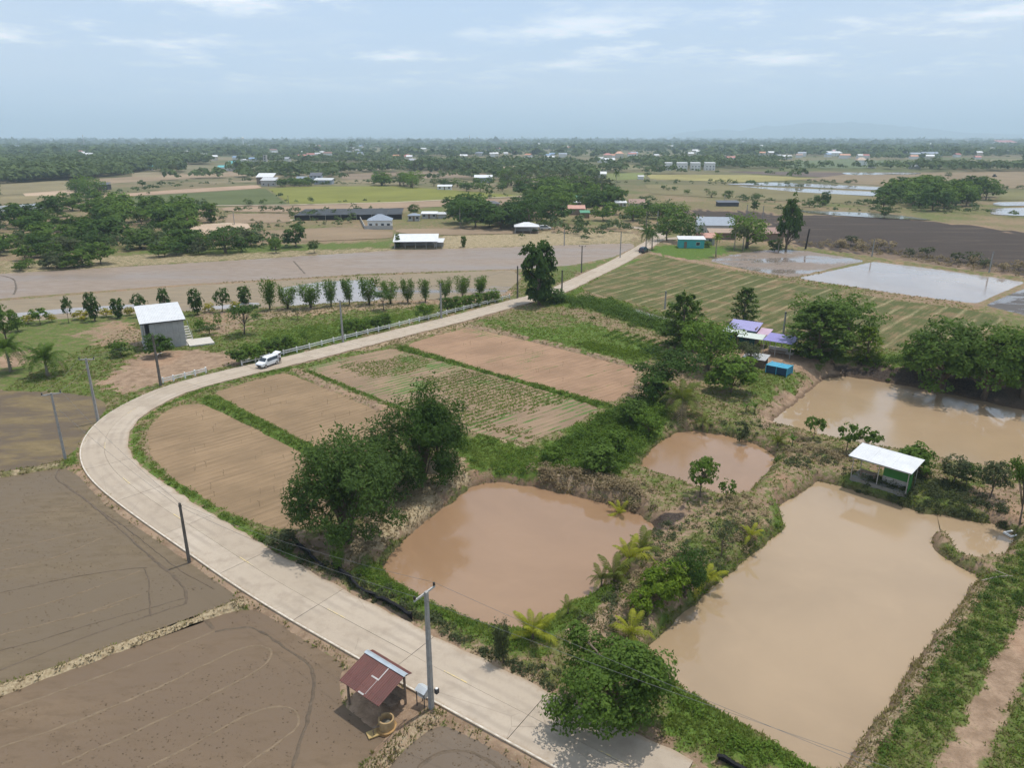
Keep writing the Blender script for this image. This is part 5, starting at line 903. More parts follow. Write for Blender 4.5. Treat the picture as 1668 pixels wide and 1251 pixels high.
# cassava stakes, a few of the many standing in each planted field
STK = MB().tube([(0, 0, -.1), (.02, .01, .42), (.0, .03, .85)], [.014, .012, .009], 5).add([(.0, .03, .62), (.14, .05, .8), (.12, .02, .83)], [(0, 1, 2)]).add([(0, .02, .7), (-.12, -.03, .9), (-.1, .0, .93)], [(0, 1, 2)]).mesh('cassava_stake', flat('stake_bark', (0.085, 0.068, 0.042), .9, .1))
for pts, n, lab, gp in ([[(245, 720), (330, 665), (420, 708), (505, 752), (500, 830), (440, 850), (285, 778)], 30, 'thin cassava stake in field nearest the road bend', 'stakes in the nearest planted field'], [[(355, 640), (462, 610), (600, 668), (560, 735), (500, 715)], 22, 'thin cassava stake in field beside the white car', 'stakes in the field beside the car'], [[(670, 562), (762, 538), (1030, 604), (995, 648)], 20, 'thin cassava stake in the pinkish furrowed field', 'stakes in the furrowed field']):
    for (x, y), w_ in rowed(poly_pts(pts, n, R)): o = tag(obj('cassava_stake', STK), lab.replace('stake in', 'stake ' + w_), 'stake', gp); o.location = (x, y, Z_F); o.rotation_euler = (R.normal() * .06, R.normal() * .06, R.random() * 6.28); s = .45 + .4 * R.random(); o.scale = (s * 1.3, s * 1.3, s)

# ------------------------------------------------------------------ poles, wires, fences
POLE = flat('pole_concrete', (0.30, 0.29, 0.275), .8, .25, var=.2, scale=3); POLE_D = flat('pole_dark', (0.125, 0.112, 0.098), .85, .2, var=.25, scale=3); INS = flat('insulator', (0.025, 0.022, 0.02), .4, .5); STEEL = flat('galvanised', (0.42, 0.43, 0.44), .4, .5, .6)
POLES = {}
def pole(key, px, py, top, lab, arm=True, dark_=False, az=None, r=.13, hh=None):
    p = onground(px, py); hh = hh or hgt(px, py, top, p.z); i = int(np.argmin(np.hypot(*(centre - np.array([p.x, p.y])).T))); rz = math.atan2(CT[i][1], CT[i][0]) if az is None else az
    t = thing('utility_pole', lab, 'utility pole', tuple(p), rz, 'utility poles'); m = POLE_D if dark_ else POLE; a, b = r * 1.15, r * .8
    MB().add([(-a, -a, -.5), (a, -a, -.5), (a, a, -.5), (-a, a, -.5), (-b, -b, hh), (b, -b, hh), (b, b, hh), (-b, b, hh)], [(3, 2, 1, 0), (4, 5, 6, 7), (0, 1, 5, 4), (1, 2, 6, 5), (2, 3, 7, 6), (3, 0, 4, 7)]).build('shaft', m, t)
    ends = [(0, 0, hh + .1)] * 2
    if arm:
        MB().box(b + .002, b + .09, -.95, .95, hh - .25, hh - .13).build('crossarm', POLE if dark_ else flat('arm_grey', (0.40, 0.39, 0.37), .7), t)
        for sgn in (-1, 1): MB().lathe([(0, hh - .13), (.05, hh - .12), (.09, hh - .04), (.05, hh + .0), (.09, hh + .06), (.04, hh + .13), (0, hh + .14)], 10, (b + .045, sgn * .88)).build('insulator', INS, t, True)
        ends = [(b + .045, s * .88, hh + .12) for s in (-1, 1)]
    else: MB().box(-b * 1.3, b * 1.3, -b * 1.3, b * 1.3, hh - .35, hh - .22).build('band', INS, t); ends = [(b, s * .15, hh - .2) for s in (-1, 1)]
    M_ = Matrix.Translation(p) @ Matrix.Rotation(rz, 4, 'Z'); POLES[key] = [M_ @ Vector(e) for e in ends]; return t
pole('a', 703, 1160, 968, 'tall grey crossarm pole beside the rusty roofed shed', r=.125)
pole('b', 308, 914, 817, 'short dark pole without crossarm at the edge of the near mud field', arm=False, dark_=True, r=.10)
pole('c', 107, 750, 641, 'grey crossarm pole nearest the apex of the road bend'); pole('d', 160, 686, 583, 'grey crossarm pole on the left grass verge behind the bend'); pole('e', 262, 628, 545, 'dark pole with lamp arm in front of the grey block house', arm=False, dark_=True)
pole('f', 559, 558, 489, 'crossarm pole among the round trees behind the white fence'); pole('g', 719, 519, 461, 'pole behind the middle of the white fence', arm=False); pole('h', 843, 486, 433, 'dark pole left of the column shaped tree', arm=False, dark_=True); pole('i', 915, 481, 440, 'pole right of the column shaped tree', arm=False, dark_=True)
pole('j', 947, 444, 400, 'dark crossarm pole left of the straight road', dark_=True); pole('k', 1010, 420, 377, 'pole before the junction palms', arm=False); pole('l', 1083, 502, 471, 'pole standing alone in the straw swath field', arm=False, az=.3); pole('m', 1276, 542, 504, 'pole behind the purple roofed house', arm=False, az=.3)
pole('n', 1420, 418, 389, 'thin pole on the bund between the flooded paddy and burnt field', arm=False, az=.3); pole('o', 1611, 444, 410, 'thin pole by the dead shrub behind the flooded paddy', arm=False, az=.3); pole('p', 919, 399, 372, 'thin pole at the edge of the tan strip', arm=False, az=.3)
pole('q', 1052, 380, 345, 'left pole of a pair behind the junction', arm=False, az=.3, dark_=True); pole('r', 1070, 378, 343, 'right pole of a pair behind the junction', arm=False, az=.3)
for i, (px, py, top) in enumerate([(1216, 352, 333), (1242, 356, 335), (1180, 330, 316), (470, 331, 318), (382, 366, 345)]): pole('far%d' % i, px, py, top, ['thin far pole left of the dark conical tree', 'thin far pole nearest the dark conical tree', 'thin far pole in the scrub before the flooded strips', 'thin far pole in the yellow green rice field', 'thin far pole beside the sandy plot'][i], arm=False, az=.2)
WIRE = flat('cable', (0.16, 0.16, 0.155), .5, .4)
def span(A, B, lab, sag=.9, r=.011):
    t = thing('power_cable', lab, 'cable', tuple(A[0]), 0, 'power cables along the road')
    for a, b in zip(A, B): MB().tube([(a.lerp(b, s) - Vector((0, 0, sag * 4 * s * (1 - s)))) - A[0] for s in np.linspace(0, 1, 13)], r, 4).build('wire', WIRE, t, True)
off = [gz(1500, 1560, 0) + Vector((0, 0, 8.6)), gz(1560, 1520, 0) + Vector((0, 0, 8.6))]
for A, B, lab in ((POLES['a'], [Vector((30.5, 15.5, 9.0)), Vector((31.6, 17.0, 9.0))], 'cable pair running from the shed pole out over the broad leafy tree'), (POLES['a'], POLES['b'], 'cable pair from the shed pole to the short dark pole'), (POLES['b'], POLES['c'], 'cable pair from the short dark pole to the bend'), (POLES['c'], POLES['d'], 'cable pair between the two grey poles at the bend'), (POLES['d'], POLES['e'], 'cable pair from the bend to the block house pole'), (POLES['e'], POLES['f'], 'cable pair over the white car towards the fence'), (POLES['f'], POLES['g'], 'cable pair along the white fence'), (POLES['g'], POLES['h'], 'cable pair to the column shaped tree'), (POLES['i'], POLES['j'], 'cable pair along the straight road'), (POLES['j'], POLES['k'], 'cable pair towards the junction')): span(A, B, lab, .5)
MB().tube([(0, 0, 0), (.5, 0, .25), (1.1, 0, .22)], .03, 6).build('lamp_arm', STEEL, [o for o in bpy.data.objects if o.get('label', '').startswith('dark pole with lamp')][0]).location = (0, 0, 4.6)

FW = flat('fence_white', (0.78, 0.77, 0.74), .55, .3, var=.06)
PST = MB().box(-.09, .09, -.09, .09, -.1, .95).add([(-.11, -.11, .95), (.11, -.11, .95), (.11, .11, .95), (-.11, .11, .95), (0, 0, 1.04)], [(3, 2, 1, 0), (0, 1, 4), (1, 2, 4), (2, 3, 4), (3, 0, 4)]).mesh('post', FW); RAIL = MB().box(0, 1, -.035, .035, -.07, .07).mesh('rail', FW)
def fence(pts, n, lab, z=.02):
    C = resample(smooth_poly([g(a, b) for a, b in pts], 2, False), .2); C = C[np.linspace(0, len(C) - 1, n).astype(int)]; t = thing('rail_fence', lab, 'fence', (C[0][0], C[0][1], z))
    for i, (x, y) in enumerate(C):
        o = obj('post', PST, t); dx, dy = (C[min(i + 1, n - 1)] - C[max(i - 1, 0)]); a = math.atan2(dy, dx); o.location = (x - C[0][0], y - C[0][1], 0); o.rotation_euler = (0, 0, a)
        if i < n - 1:
            d = C[i + 1] - C[i]; L = float(np.hypot(*d))
            for zz in (.42, .76): r = obj('rail', RAIL, t); r.location = (x - C[0][0], y - C[0][1], zz); r.rotation_euler = (0, 0, math.atan2(d[1], d[0])); r.scale = (L, 1, 1)
fence([(394, 595), (479, 575), (560, 554), (629, 537), (719, 515), (830, 486)], 27, 'long white two rail concrete fence beside the straight road'); fence([(266, 625), (300, 617), (336, 608)], 5, 'short white two rail fence beside the block house pole')

# ------------------------------------------------------------------ near buildings
CONC_W = flat('concrete_grey', (0.36, 0.345, 0.32), .85, .2, var=.15); CONC_L = flat('concrete_pale', (0.52, 0.49, 0.44), .85, .2, var=.1); DARKM = flat('dark_metal', (0.05, 0.05, 0.055), .5, .4); WOOD = flat('old_wood', (0.20, 0.15, 0.11), .85, .15, var=.3, scale=4); WHITEW = flat('white_wall', (0.72, 0.71, 0.68), .75, .25, var=.06)
GLASS = flat('window_glass', (0.03, 0.04, 0.05), .08, .6)
def oriented(a, b): A, B = Vector(a + (0,)), Vector(b + (0,)); d = B - A; return A, math.atan2(d.y, d.x), d.length
def sheets(name, par, mats, x0, x1, y0, y1, z0, z1, n, t=.03, gap=.006, zoff=.006):
    """a roof slope laid in n overlapping metal sheets; runs from (y0,z0) to (y1,z1)"""
    for i in range(n):
        a = x0 + (x1 - x0) * i / n; b = x0 + (x1 - x0) * (i + 1) / n - gap; dz = zoff * (i % 2); m = mats[i % len(mats)] if isinstance(mats, (list, tuple)) else mats
        MB().slab([(a, y0, z0 + dz), (b, y0, z0 + dz), (b, y1, z1 + dz), (a, y1, z1 + dz)], t).build(name, m, par)
# rusty shed by the road
A, rz, w = oriented(g(554.4, 1108, 2.0), g(616, 1149, 2.0)); sh = thing('roadside_shed', 'open roadside shed with a rusty red tin roof on posts', 'shed', (A.x, A.y, -.1), rz)
RUSTS = [sheet_mat('rust_sheet_%d' % i, c_, .55, r_, .16, .35) for i, (c_, r_) in enumerate([((0.150, 0.055, 0.045), .6), ((0.135, 0.050, 0.042), .8), ((0.165, 0.064, 0.052), .45)])]
sheets('roof_sheet', sh, RUSTS, -.05, w + .1, -.05, 2.28, 2.08, 2.82, 5); sheets('roof_sheet', sh, RUSTS, -.05, w + .1, 2.32, 2.85, 2.80, 2.62, 5)
MB().slab([(-.08, 2.12, 2.84), (w + .14, 2.12, 2.84), (w + .14, 2.30, 2.90), (-.08, 2.30, 2.90)], .02).slab([(-.08, 2.302, 2.90), (w + .14, 2.302, 2.90), (w + .14, 2.48, 2.83), (-.08, 2.48, 2.83)], .02).build('ridge_cap', flat('zinc_new', (0.55, 0.60, 0.63), .3, .5, .5), sh)
PATCH = flat('zinc_patch', (0.50, 0.47, 0.44), .4, .5, .3); zf = lambda y: 2.08 + .74 * (y + .05) / 2.33 + .022
MB().slab([(2.25, 1.15, zf(1.15)), (2.33, 1.15, zf(1.15)), (2.33, 2.10, zf(2.10)), (2.25, 2.10, zf(2.10))], .012).slab([(1.65, 1.15, zf(1.15)), (2.248, 1.15, zf(1.15)), (2.248, 1.25, zf(1.25)), (1.65, 1.25, zf(1.25))], .012).slab([(1.7, -.03, zf(-.03)), (2.2, -.03, zf(-.03)), (2.2, .07, zf(.07)), (1.7, .07, zf(.07))], .012).slab([(2.23, .1, zf(.1)), (2.26, .1, zf(.1)), (2.26, 1.14, zf(1.14)), (2.23, 1.14, zf(1.14))], .012).build('patch', PATCH, sh)
for x, y in ((.25, .35), (w - .35, .35), (.25, 2.55), (w - .35, 2.55)): MB().box(x - .06, x + .06, y - .06, y + .06, -.1, (2.06 if y < 1 else 2.62)).build('post', WOOD, sh)
for y, z in ((.35, 1.99), (2.55, 2.55)): MB().box(.05, w - .1, y - .04, y + .04, z - .06, z + .04).build('beam', WOOD, sh)
MB().box(.5, w - .6, 1.55, 2.5, .40, .46).box(.6, .68, 1.6, 1.68, -.1, .399).box(w - .8, w - .72, 1.6, 1.68, -.1, .399).box(.6, .68, 2.35, 2.43, -.1, .399).box(w - .8, w - .72, 2.35, 2.43, -.1, .399).build('bench', WOOD, sh); MB().box(.1, w - .2, 2.44, 2.48, .5, 1.3).build('back_board', WOOD, sh)
# concrete well ring with base, boards, meter box
p = gz(630, 1186, -.05); OCH = flat('ochre_concrete', (0.36, 0.25, 0.13), .9, .2, var=.25, scale=3); wl = thing('well_ring', 'ochre stained concrete well ring beside the rusty shed', 'well', tuple(p)); MB().lathe([(.50, 0), (.50, .75), (.40, .76), (.39, .1), (0, .1)], 24).build('ring', OCH, wl); MB().lathe([(.66, -.1), (.66, .10), (.505, .12), (.504, 0)], 24).build('base', flat('ochre_base', (0.34, 0.21, 0.09), .9, .2, var=.3, scale=3), wl); MB().lathe([(0, .35), (.39, .35)], 24).build('water', FM['water_grey'], wl)
p = gz(610, 1196, -.12); bd = thing('timber_board', 'pale timber board lying by the well ring', 'board', tuple(p), .5); MB().box(-.45, .45, -.3, .3, 0, .08).build('plank', flat('raw_timber', (0.42, 0.30, 0.13), .8), bd)
p = gz(616, 1192, 0); bn = thing('trestle', 'dark wooden trestle leaning on the well ring', 'trestle', tuple(p), .4); MB().box(-.35, .35, -.05, .05, .35, .42).build('rail', WOOD, bn)
for sx in (-.3, .3): MB().tube([(sx, -.16, -.1), (sx, 0, .36)], .03, 5).build('leg', WOOD, bn); MB().tube([(sx, .16, -.1), (sx, 0, .36)], .03, 5).build('leg', WOOD, bn)
p = gz(690, 1150, 0); mt = thing('meter_stand', 'white meter box with a sheet roof at the power pole', 'meter box', tuple(p), -.66); MB().slab([(-.42, -.35, 1.30), (.42, -.35, 1.30), (.42, .02, 1.52), (-.42, .02, 1.52)], .02).slab([(-.42, .022, 1.52), (.42, .022, 1.52), (.42, .38, 1.32), (-.42, .38, 1.32)], .02).build('roof', flat('zinc_white', (0.62, 0.66, 0.68), .3, .5, .3), mt)
MB().box(-.30, .30, -.2, .2, .80, 1.26).build('cabinet', WHITEW, mt); MB().box(-.22, .22, -.215, -.201, .9, 1.2).build('door', CONC_W, mt)
for sx in (-.34, .34):
    for sy in (-.25, .25): MB().box(sx - .025, sx + .025, sy - .025, sy + .025, -.15, 1.30).build('leg', DARKM, mt)
p = gz(708, 1158, 0); el = thing('electric_meter', 'small dark electric meter clamped to the pole beside the shed', 'meter', (p.x + .12, p.y - .1, 1.55), -.66); MB().box(.0, .22, -.12, .12, 0, .34).build('case', DARKM, el); MB().lathe([(.0, .345), (.09, .345), (.09, .38), (0, .39)], 14, (.11, 0)).build('dial', WHITEW, el)
# grey block house on the left
A = gz(239, 571.5); rz = math.radians(31); bw, bd_ = 6.5, 7.0; bh = thing('block_house', 'tall grey block house with a white sloping roof', 'house', (A.x, A.y, 0), rz)
BLK = flat('block_wall', (0.37, 0.365, 0.35), .9, .15, var=.12, scale=1.5); ROOFW = sheet_mat('white_sheet', (0.64, 0.65, 0.66), .5, 0, .25); zr = lambda y: 4.85 + 1.35 * y / 7.0
MB().box(-.2, bw + .2, -.2, bd_ + .2, -.4, .12).build('foundation', CONC_W, bh)
x_ = .95
while x_ < bw - .05:
    e = min(x_ + .92, bw); MB().add([(x_, 0, .12), (e - .02, 0, .12), (e - .02, .18, .12), (x_, .18, .12), (x_, 0, 4.72), (e - .02, 0, 4.72), (e - .02, .18, 4.75), (x_, .18, 4.75)], [(3, 2, 1, 0), (4, 5, 6, 7), (0, 1, 5, 4), (1, 2, 6, 5), (2, 3, 7, 6), (3, 0, 4, 7)]).build('wall_panel', BLK, bh); x_ = e
MB().box(.0, .25, 0, .25, .12, 4.7).build('column', CONC_W, bh); MB().box(.1, .94, 1.6, 1.75, .12, 4.6).build('bay_shade_wall', DARKM, bh)  # near-black back wall: the open bay's shade is put into its colour
MB().add([(0, 1.8, .12), (.18, 1.8, .12), (.18, bd_, .12), (0, bd_, .12), (0, 1.8, 4.95), (.18, 1.8, 4.95), (.18, bd_, 6.0), (0, bd_, 6.0)], [(3, 2, 1, 0), (4, 5, 6, 7), (0, 1, 5, 4), (1, 2, 6, 5), (2, 3, 7, 6), (3, 0, 4, 7)]).build('side_wall', BLK, bh); MB().box(.19, bw, bd_ - .18, bd_, .12, 5.95).build('rear_wall', BLK, bh)
for y0, y1, z1 in ((.19, 1.4, 4.8), (2.6, 4.2, 5.1), (5.4, bd_ - .19, 5.6)): MB().box(bw - .18, bw - .002, y0, y1, .12, z1).build('side_wall', WHITEW, bh)
MB().box(bw - .12, bw - .06, 1.41, 2.59, .12, 4.4).build('door', DARKM, bh); MB().box(bw - .12, bw - .06, 4.21, 5.39, 1.0, 4.4).build('window', GLASS, bh); MB().box(bw - .15, bw - .03, 4.21, 5.39, .12, .99).build('window_wall', WHITEW, bh)
sheets('roof_sheet', bh, ROOFW, -.45, bw + .35, -.4, bd_ + .7, zr(-.4) + .12, zr(bd_ + .7) + .12, 7, .03); MB().slab([(-.4, -.35, zr(-.35) + .07), (bw + .3, -.35, zr(-.35) + .07), (bw + .3, bd_ + .6, zr(bd_ + .6) + .07), (-.4, bd_ + .6, zr(bd_ + .6) + .07)], .18).build('roof_frame', DARKM, bh)
tc_ = thing('terrace', 'pale concrete terrace slab on the right of the block house', 'terrace', (A.x, A.y, 0), rz); MB().box(bw + .25, bw + 4.4, -1.5, 3.2, -.4, .28).build('slab', CONC_L, tc_)
st = thing('outdoor_steps', 'flight of pale concrete steps beside the block house', 'steps', (A.x, A.y, 0), rz)
for i in range(6): MB().box(bw + .55, bw + 1.45, 3.3 + i * .85, 3.95 + i * .85, .15 + .28 * i, .27 + .28 * i).build('tread', CONC_L, st)
for s in (.5, 1.5): MB().tube([(bw + s, 3.3, .0), (bw + s, 8.4, 1.6)], .06, 6).tube([(bw + s, 3.4, .1), (bw + s, 3.4, 1.2), (bw + s, 8.4, 2.6), (bw + s, 8.4, 0)], .03, 5).build('stringer', STEEL, st)
# pavilion by the ponds
A, rz, w = oriented(g(1383.5, 741, 2.7), g(1485.5, 771, 2.7)); pv = thing('pond_pavilion', 'white flat roofed pavilion with a green wall between the ponds', 'pavilion', (A.x, A.y, 0), rz)
sheets('roof_sheet', pv, sheet_mat('white_sheet_bright', (0.66, 0.67, 0.68), .5, 0, .25), -.05, w + .05, -.1, 3.55, 2.66, 3.05, 6, .03); MB().slab([(0, -.05, 2.60), (w, -.05, 2.60), (w, 3.5, 2.98), (0, 3.5, 2.98)], .10).build('roof_frame', flat('steel_grey', (0.30, 0.31, 0.33), .5, .4, .4), pv)
MB().box(.25, w - .25, .55, 3.2, -.6, .02).build('floor', flat('dark_concrete', (0.20, 0.19, 0.17), .9, .15), pv)  # floor in one even, darker concrete tone
for x, y in ((.35, .5), (w * .48, .5), (w - .35, .5), (.35, 3.1), (w * .48, 3.1), (w - .35, 3.1)): MB().tube([(x, y, .12), (x, y, 2.5 + .1 * y)], .045, 7).build('post', STEEL, pv)
MB().box(w * .50, w - .3, 1.7, 1.76, .80, 2.62).build('green_wall', flat('green_panel', (0.035, 0.17, 0.035), .55), pv); MB().box(w * .50, w - .3, 1.68, 1.78, .0, .79).build('low_wall', CONC_W, pv); MB().box(w - .33, w - .27, .8, 1.66, .0, 1.9).build('green_wall', flat('green_panel', (0.035, 0.17, 0.035), .55), pv)
MB().box(.9, 2.6, 1.1, 1.8, .72, .78).box(1.0, 1.08, 1.2, 1.28, .12, .719).box(2.4, 2.48, 1.2, 1.28, .12, .719).box(1.0, 1.08, 1.6, 1.68, .12, .719).box(2.4, 2.48, 1.6, 1.68, .12, .719).build('table', WOOD, pv)
# purple roofed farmhouse and lean-tos
A, rz, w = oriented(g(1184, 538, 2.4), g(1226, 544, 2.4)); ph = thing('farmhouse', 'farmhouse with purple tin roof and pale lean-tos', 'house', (A.x, A.y, 0), rz); PUR = sheet_mat('purple_sheet', (0.33, 0.31, 0.56), .4, 0, .22); PUR2 = sheet_mat('violet_sheet', (0.27, 0.24, 0.53), .4, 0, .22); PNK = sheet_mat('pink_sheet', (0.55, 0.38, 0.48), .45, 0, .22); PGR = sheet_mat('pale_green_sheet', (0.60, 0.66, 0.60), .45, 0, .22)
sheets('roof_sheet', ph, PUR, -.3, w + .5, .6, 4.3, 2.75, 3.6, 5); sheets('roof_sheet', ph, PGR, -.6, w * .75, -.6, .55, 2.35, 2.66, 4); sheets('roof_sheet', ph, PGR, w * .52, w + 2.2, -1.6, .4, 2.0, 2.45, 4); sheets('roof_sheet', ph, PNK, w + .55, w + 2.6, .5, 3.4, 2.45, 2.9, 2)
MB().box(.1, w + .2, .9, 1.05, 0, 2.75).build('wall', flat('teal_wall', (0.05, 0.16, 0.16), .7), ph); MB().box(.1, .25, 1.06, 4.0, 0, 3.2).build('wall', WOOD, ph); MB().box(w + .05, w + .2, 1.06, 4.0, 0, 3.2).build('wall', WOOD, ph); MB().box(.26, w + .04, 3.85, 4.0, 0, 3.35).build('wall', WOOD, ph); MB().box(1.2, 2.1, .86, .898, .0, 2.0).build('door', DARKM, ph); MB().box(2.8, 3.9, .86, .898, .9, 1.8).build('window', GLASS, ph)
for x, y, z in ((-.4, -.4, 2.3), (1.6, -.4, 2.3), (w * .55, -1.4, 1.98), (w + 2.0, -1.4, 1.98), (w + 2.4, .7, 2.4), (w + 2.4, 3.2, 2.8)): MB().box(x - .05, x + .05, y - .05, y + .05, -.1, z).build('post', WOOD, ph)
A2, rz2, w2 = oriented(g(1243, 553, 2.6), g(1286, 560, 2.6)); aw = thing('awning', 'violet awning roof on posts right of the farmhouse', 'awning', (A2.x, A2.y, 0), rz2); sheets('roof_sheet', aw, PUR2, 0, w2 + .6, -.2, 3.6, 2.6, 3.1, 5)
for x, y in ((.2, 0), (w2 / 2, 0), (w2 + .3, 0), (.2, 3.3), (w2 / 2, 3.3), (w2 + .3, 3.3)): MB().box(x - .05, x + .05, y - .05, y + .05, -.1, 2.58 + .13 * y).build('post', STEEL, aw)
MB().box(.3, w2, 2.6, 3.1, .0, .9).build('low_wall', CONC_L, aw); MB().box(.8, w2 - .8, .5, 1.6, .7, .76).box(1, 1.1, .6, .7, 0, .699).box(w2 - 1.1, w2 - 1.0, .6, .7, 0, .699).box(1, 1.1, 1.4, 1.5, 0, .699).box(w2 - 1.1, w2 - 1.0, 1.4, 1.5, 0, .699).build('table', WOOD, aw)
A, rz, w = oriented(g(1247, 607), g(1276, 613)); cg = thing('fish_cage', 'bright blue netted cage on the bank of the upper pond', 'cage', (A.x, A.y, 0), rz); BLU = flat('blue_net', (0.03, 0.24, 0.38), .5, .4); BLU2 = flat('blue_frame', (0.09, 0.46, 0.62), .4, .5)
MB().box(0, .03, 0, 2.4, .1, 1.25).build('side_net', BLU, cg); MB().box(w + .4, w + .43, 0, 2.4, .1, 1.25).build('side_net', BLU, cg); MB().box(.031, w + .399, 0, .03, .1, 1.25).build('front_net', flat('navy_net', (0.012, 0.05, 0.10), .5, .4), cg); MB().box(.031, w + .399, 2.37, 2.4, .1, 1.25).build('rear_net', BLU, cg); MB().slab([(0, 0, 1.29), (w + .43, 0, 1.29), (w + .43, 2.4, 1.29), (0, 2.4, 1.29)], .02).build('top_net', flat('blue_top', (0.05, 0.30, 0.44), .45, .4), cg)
for x in (-.03, w * .5 + .2, w + .46):
    for y in (-.03, 2.43): MB().box(x - .04, x + .04, y - .04, y + .04, -.1, 1.36).build('post', BLU2, cg)
    MB().box(x - .035, x + .035, .01, 2.39, 1.31, 1.36).build('rail', BLU2, cg)
A, rz, w = oriented(g(1210, 594), g(1243, 600)); co = thing('poultry_coop', 'low coop with a weathered grey roof left of the blue cage', 'coop', (A.x, A.y, 0), rz); sheets('roof_sheet', co, sheet_mat('grey_sheet', (0.46, 0.47, 0.47), .5, .35, .2), -.2, w + .3, -.3, 2.2, 1.35, 1.75, 4); MB().box(0, w, 0, .05, 0, 1.3).build('wall', WOOD, co); MB().box(0, w, 2.0, 2.05, 0, 1.6).build('wall', WOOD, co)
for x in (0, w): MB().box(x - .04, x + .04, .06, .14, 0, 1.35).build('post', WOOD, co)
# black shade net sagging along the road verge
NETM = flat('shade_net_black', (0.012, 0.012, 0.014), .7, .2, var=.3)
def netfence(pts, lab, hh=.55):
    C = resample([g(a, b) for a, b in pts], .35); n = len(C); z = ground_z(C[:, 0], C[:, 1]); hv = hh * (.55 + .9 * vnoise(np.arange(n) * .5, np.full(n, 1.0), 12)); T = np.gradient(C, axis=0); T /= np.linalg.norm(T, axis=1, keepdims=True); N = np.c_[T[:, 1], -T[:, 0]]; o = (vnoise(np.arange(n) * .7, np.full(n, 3.0), 5) - .3)[:, None] * .5
    V = np.r_[np.c_[C, z - .05], np.c_[C + N * o * .5, z + hv * .6], np.c_[C + N * o, z + hv], np.c_[C + N * (o + .15), z + hv * .8]]; F = np.array([[r * n + i, r * n + i + 1, (r + 1) * n + i + 1, (r + 1) * n + i] for r in range(3) for i in range(n - 1)]); t = thing('shade_net', lab, 'net'); obj('net', nmesh('net', V, F, NETM, smooth=True), t)
    for i in range(0, n, 9): MB().tube([(C[i][0], C[i][1], z[i] - .2), (C[i][0], C[i][1], z[i] + hv[i] + .2)], .02, 5).build('stake', WOOD, t)
netfence([(482, 888), (500, 905), (532, 926)], 'crumpled black net on the verge under the widest bamboo', .7); netfence([(545, 928), (590, 962), (630, 984), (660, 1000), (672, 1012)], 'sagging black net fence between the road and the middle pond', .7); netfence([(1170, 1238), (1215, 1262), (1240, 1280)], 'black net fence at the bottom edge beside the largest pond', .5)
p = gz(1648, 871, -1.05); fb = thing('floating_frame', 'small white floating frame at the right end of the largest pond', 'frame', tuple(p), .3)
for x0, x1, y0, y1 in ((-.6, .6, -.45, -.3), (-.6, .6, .3, .45), (-.6, -.45, -.299, .299), (.45, .6, -.299, .299)): MB().box(x0, x1, y0, y1, 0, .16).build('float', WHITEW, fb)
lg = thing('fallen_branch', 'pale fallen branch lying across the spit of the largest pond', 'branch', tuple(gz(1600, 946, -.2)), 0); e1 = gz(1650, 938, .1) - gz(1600, 946, -.2); MB().tube([(0, 0, 0), tuple(e1 * .5 + Vector((0, 0, .15))), tuple(e1)], [.07, .06, .03], 6).tube([tuple(e1 * .9), tuple(gz(1612, 925, .1) - gz(1600, 946, -.2))], [.04, .02], 5).build('limb', BARK_PALE, lg)
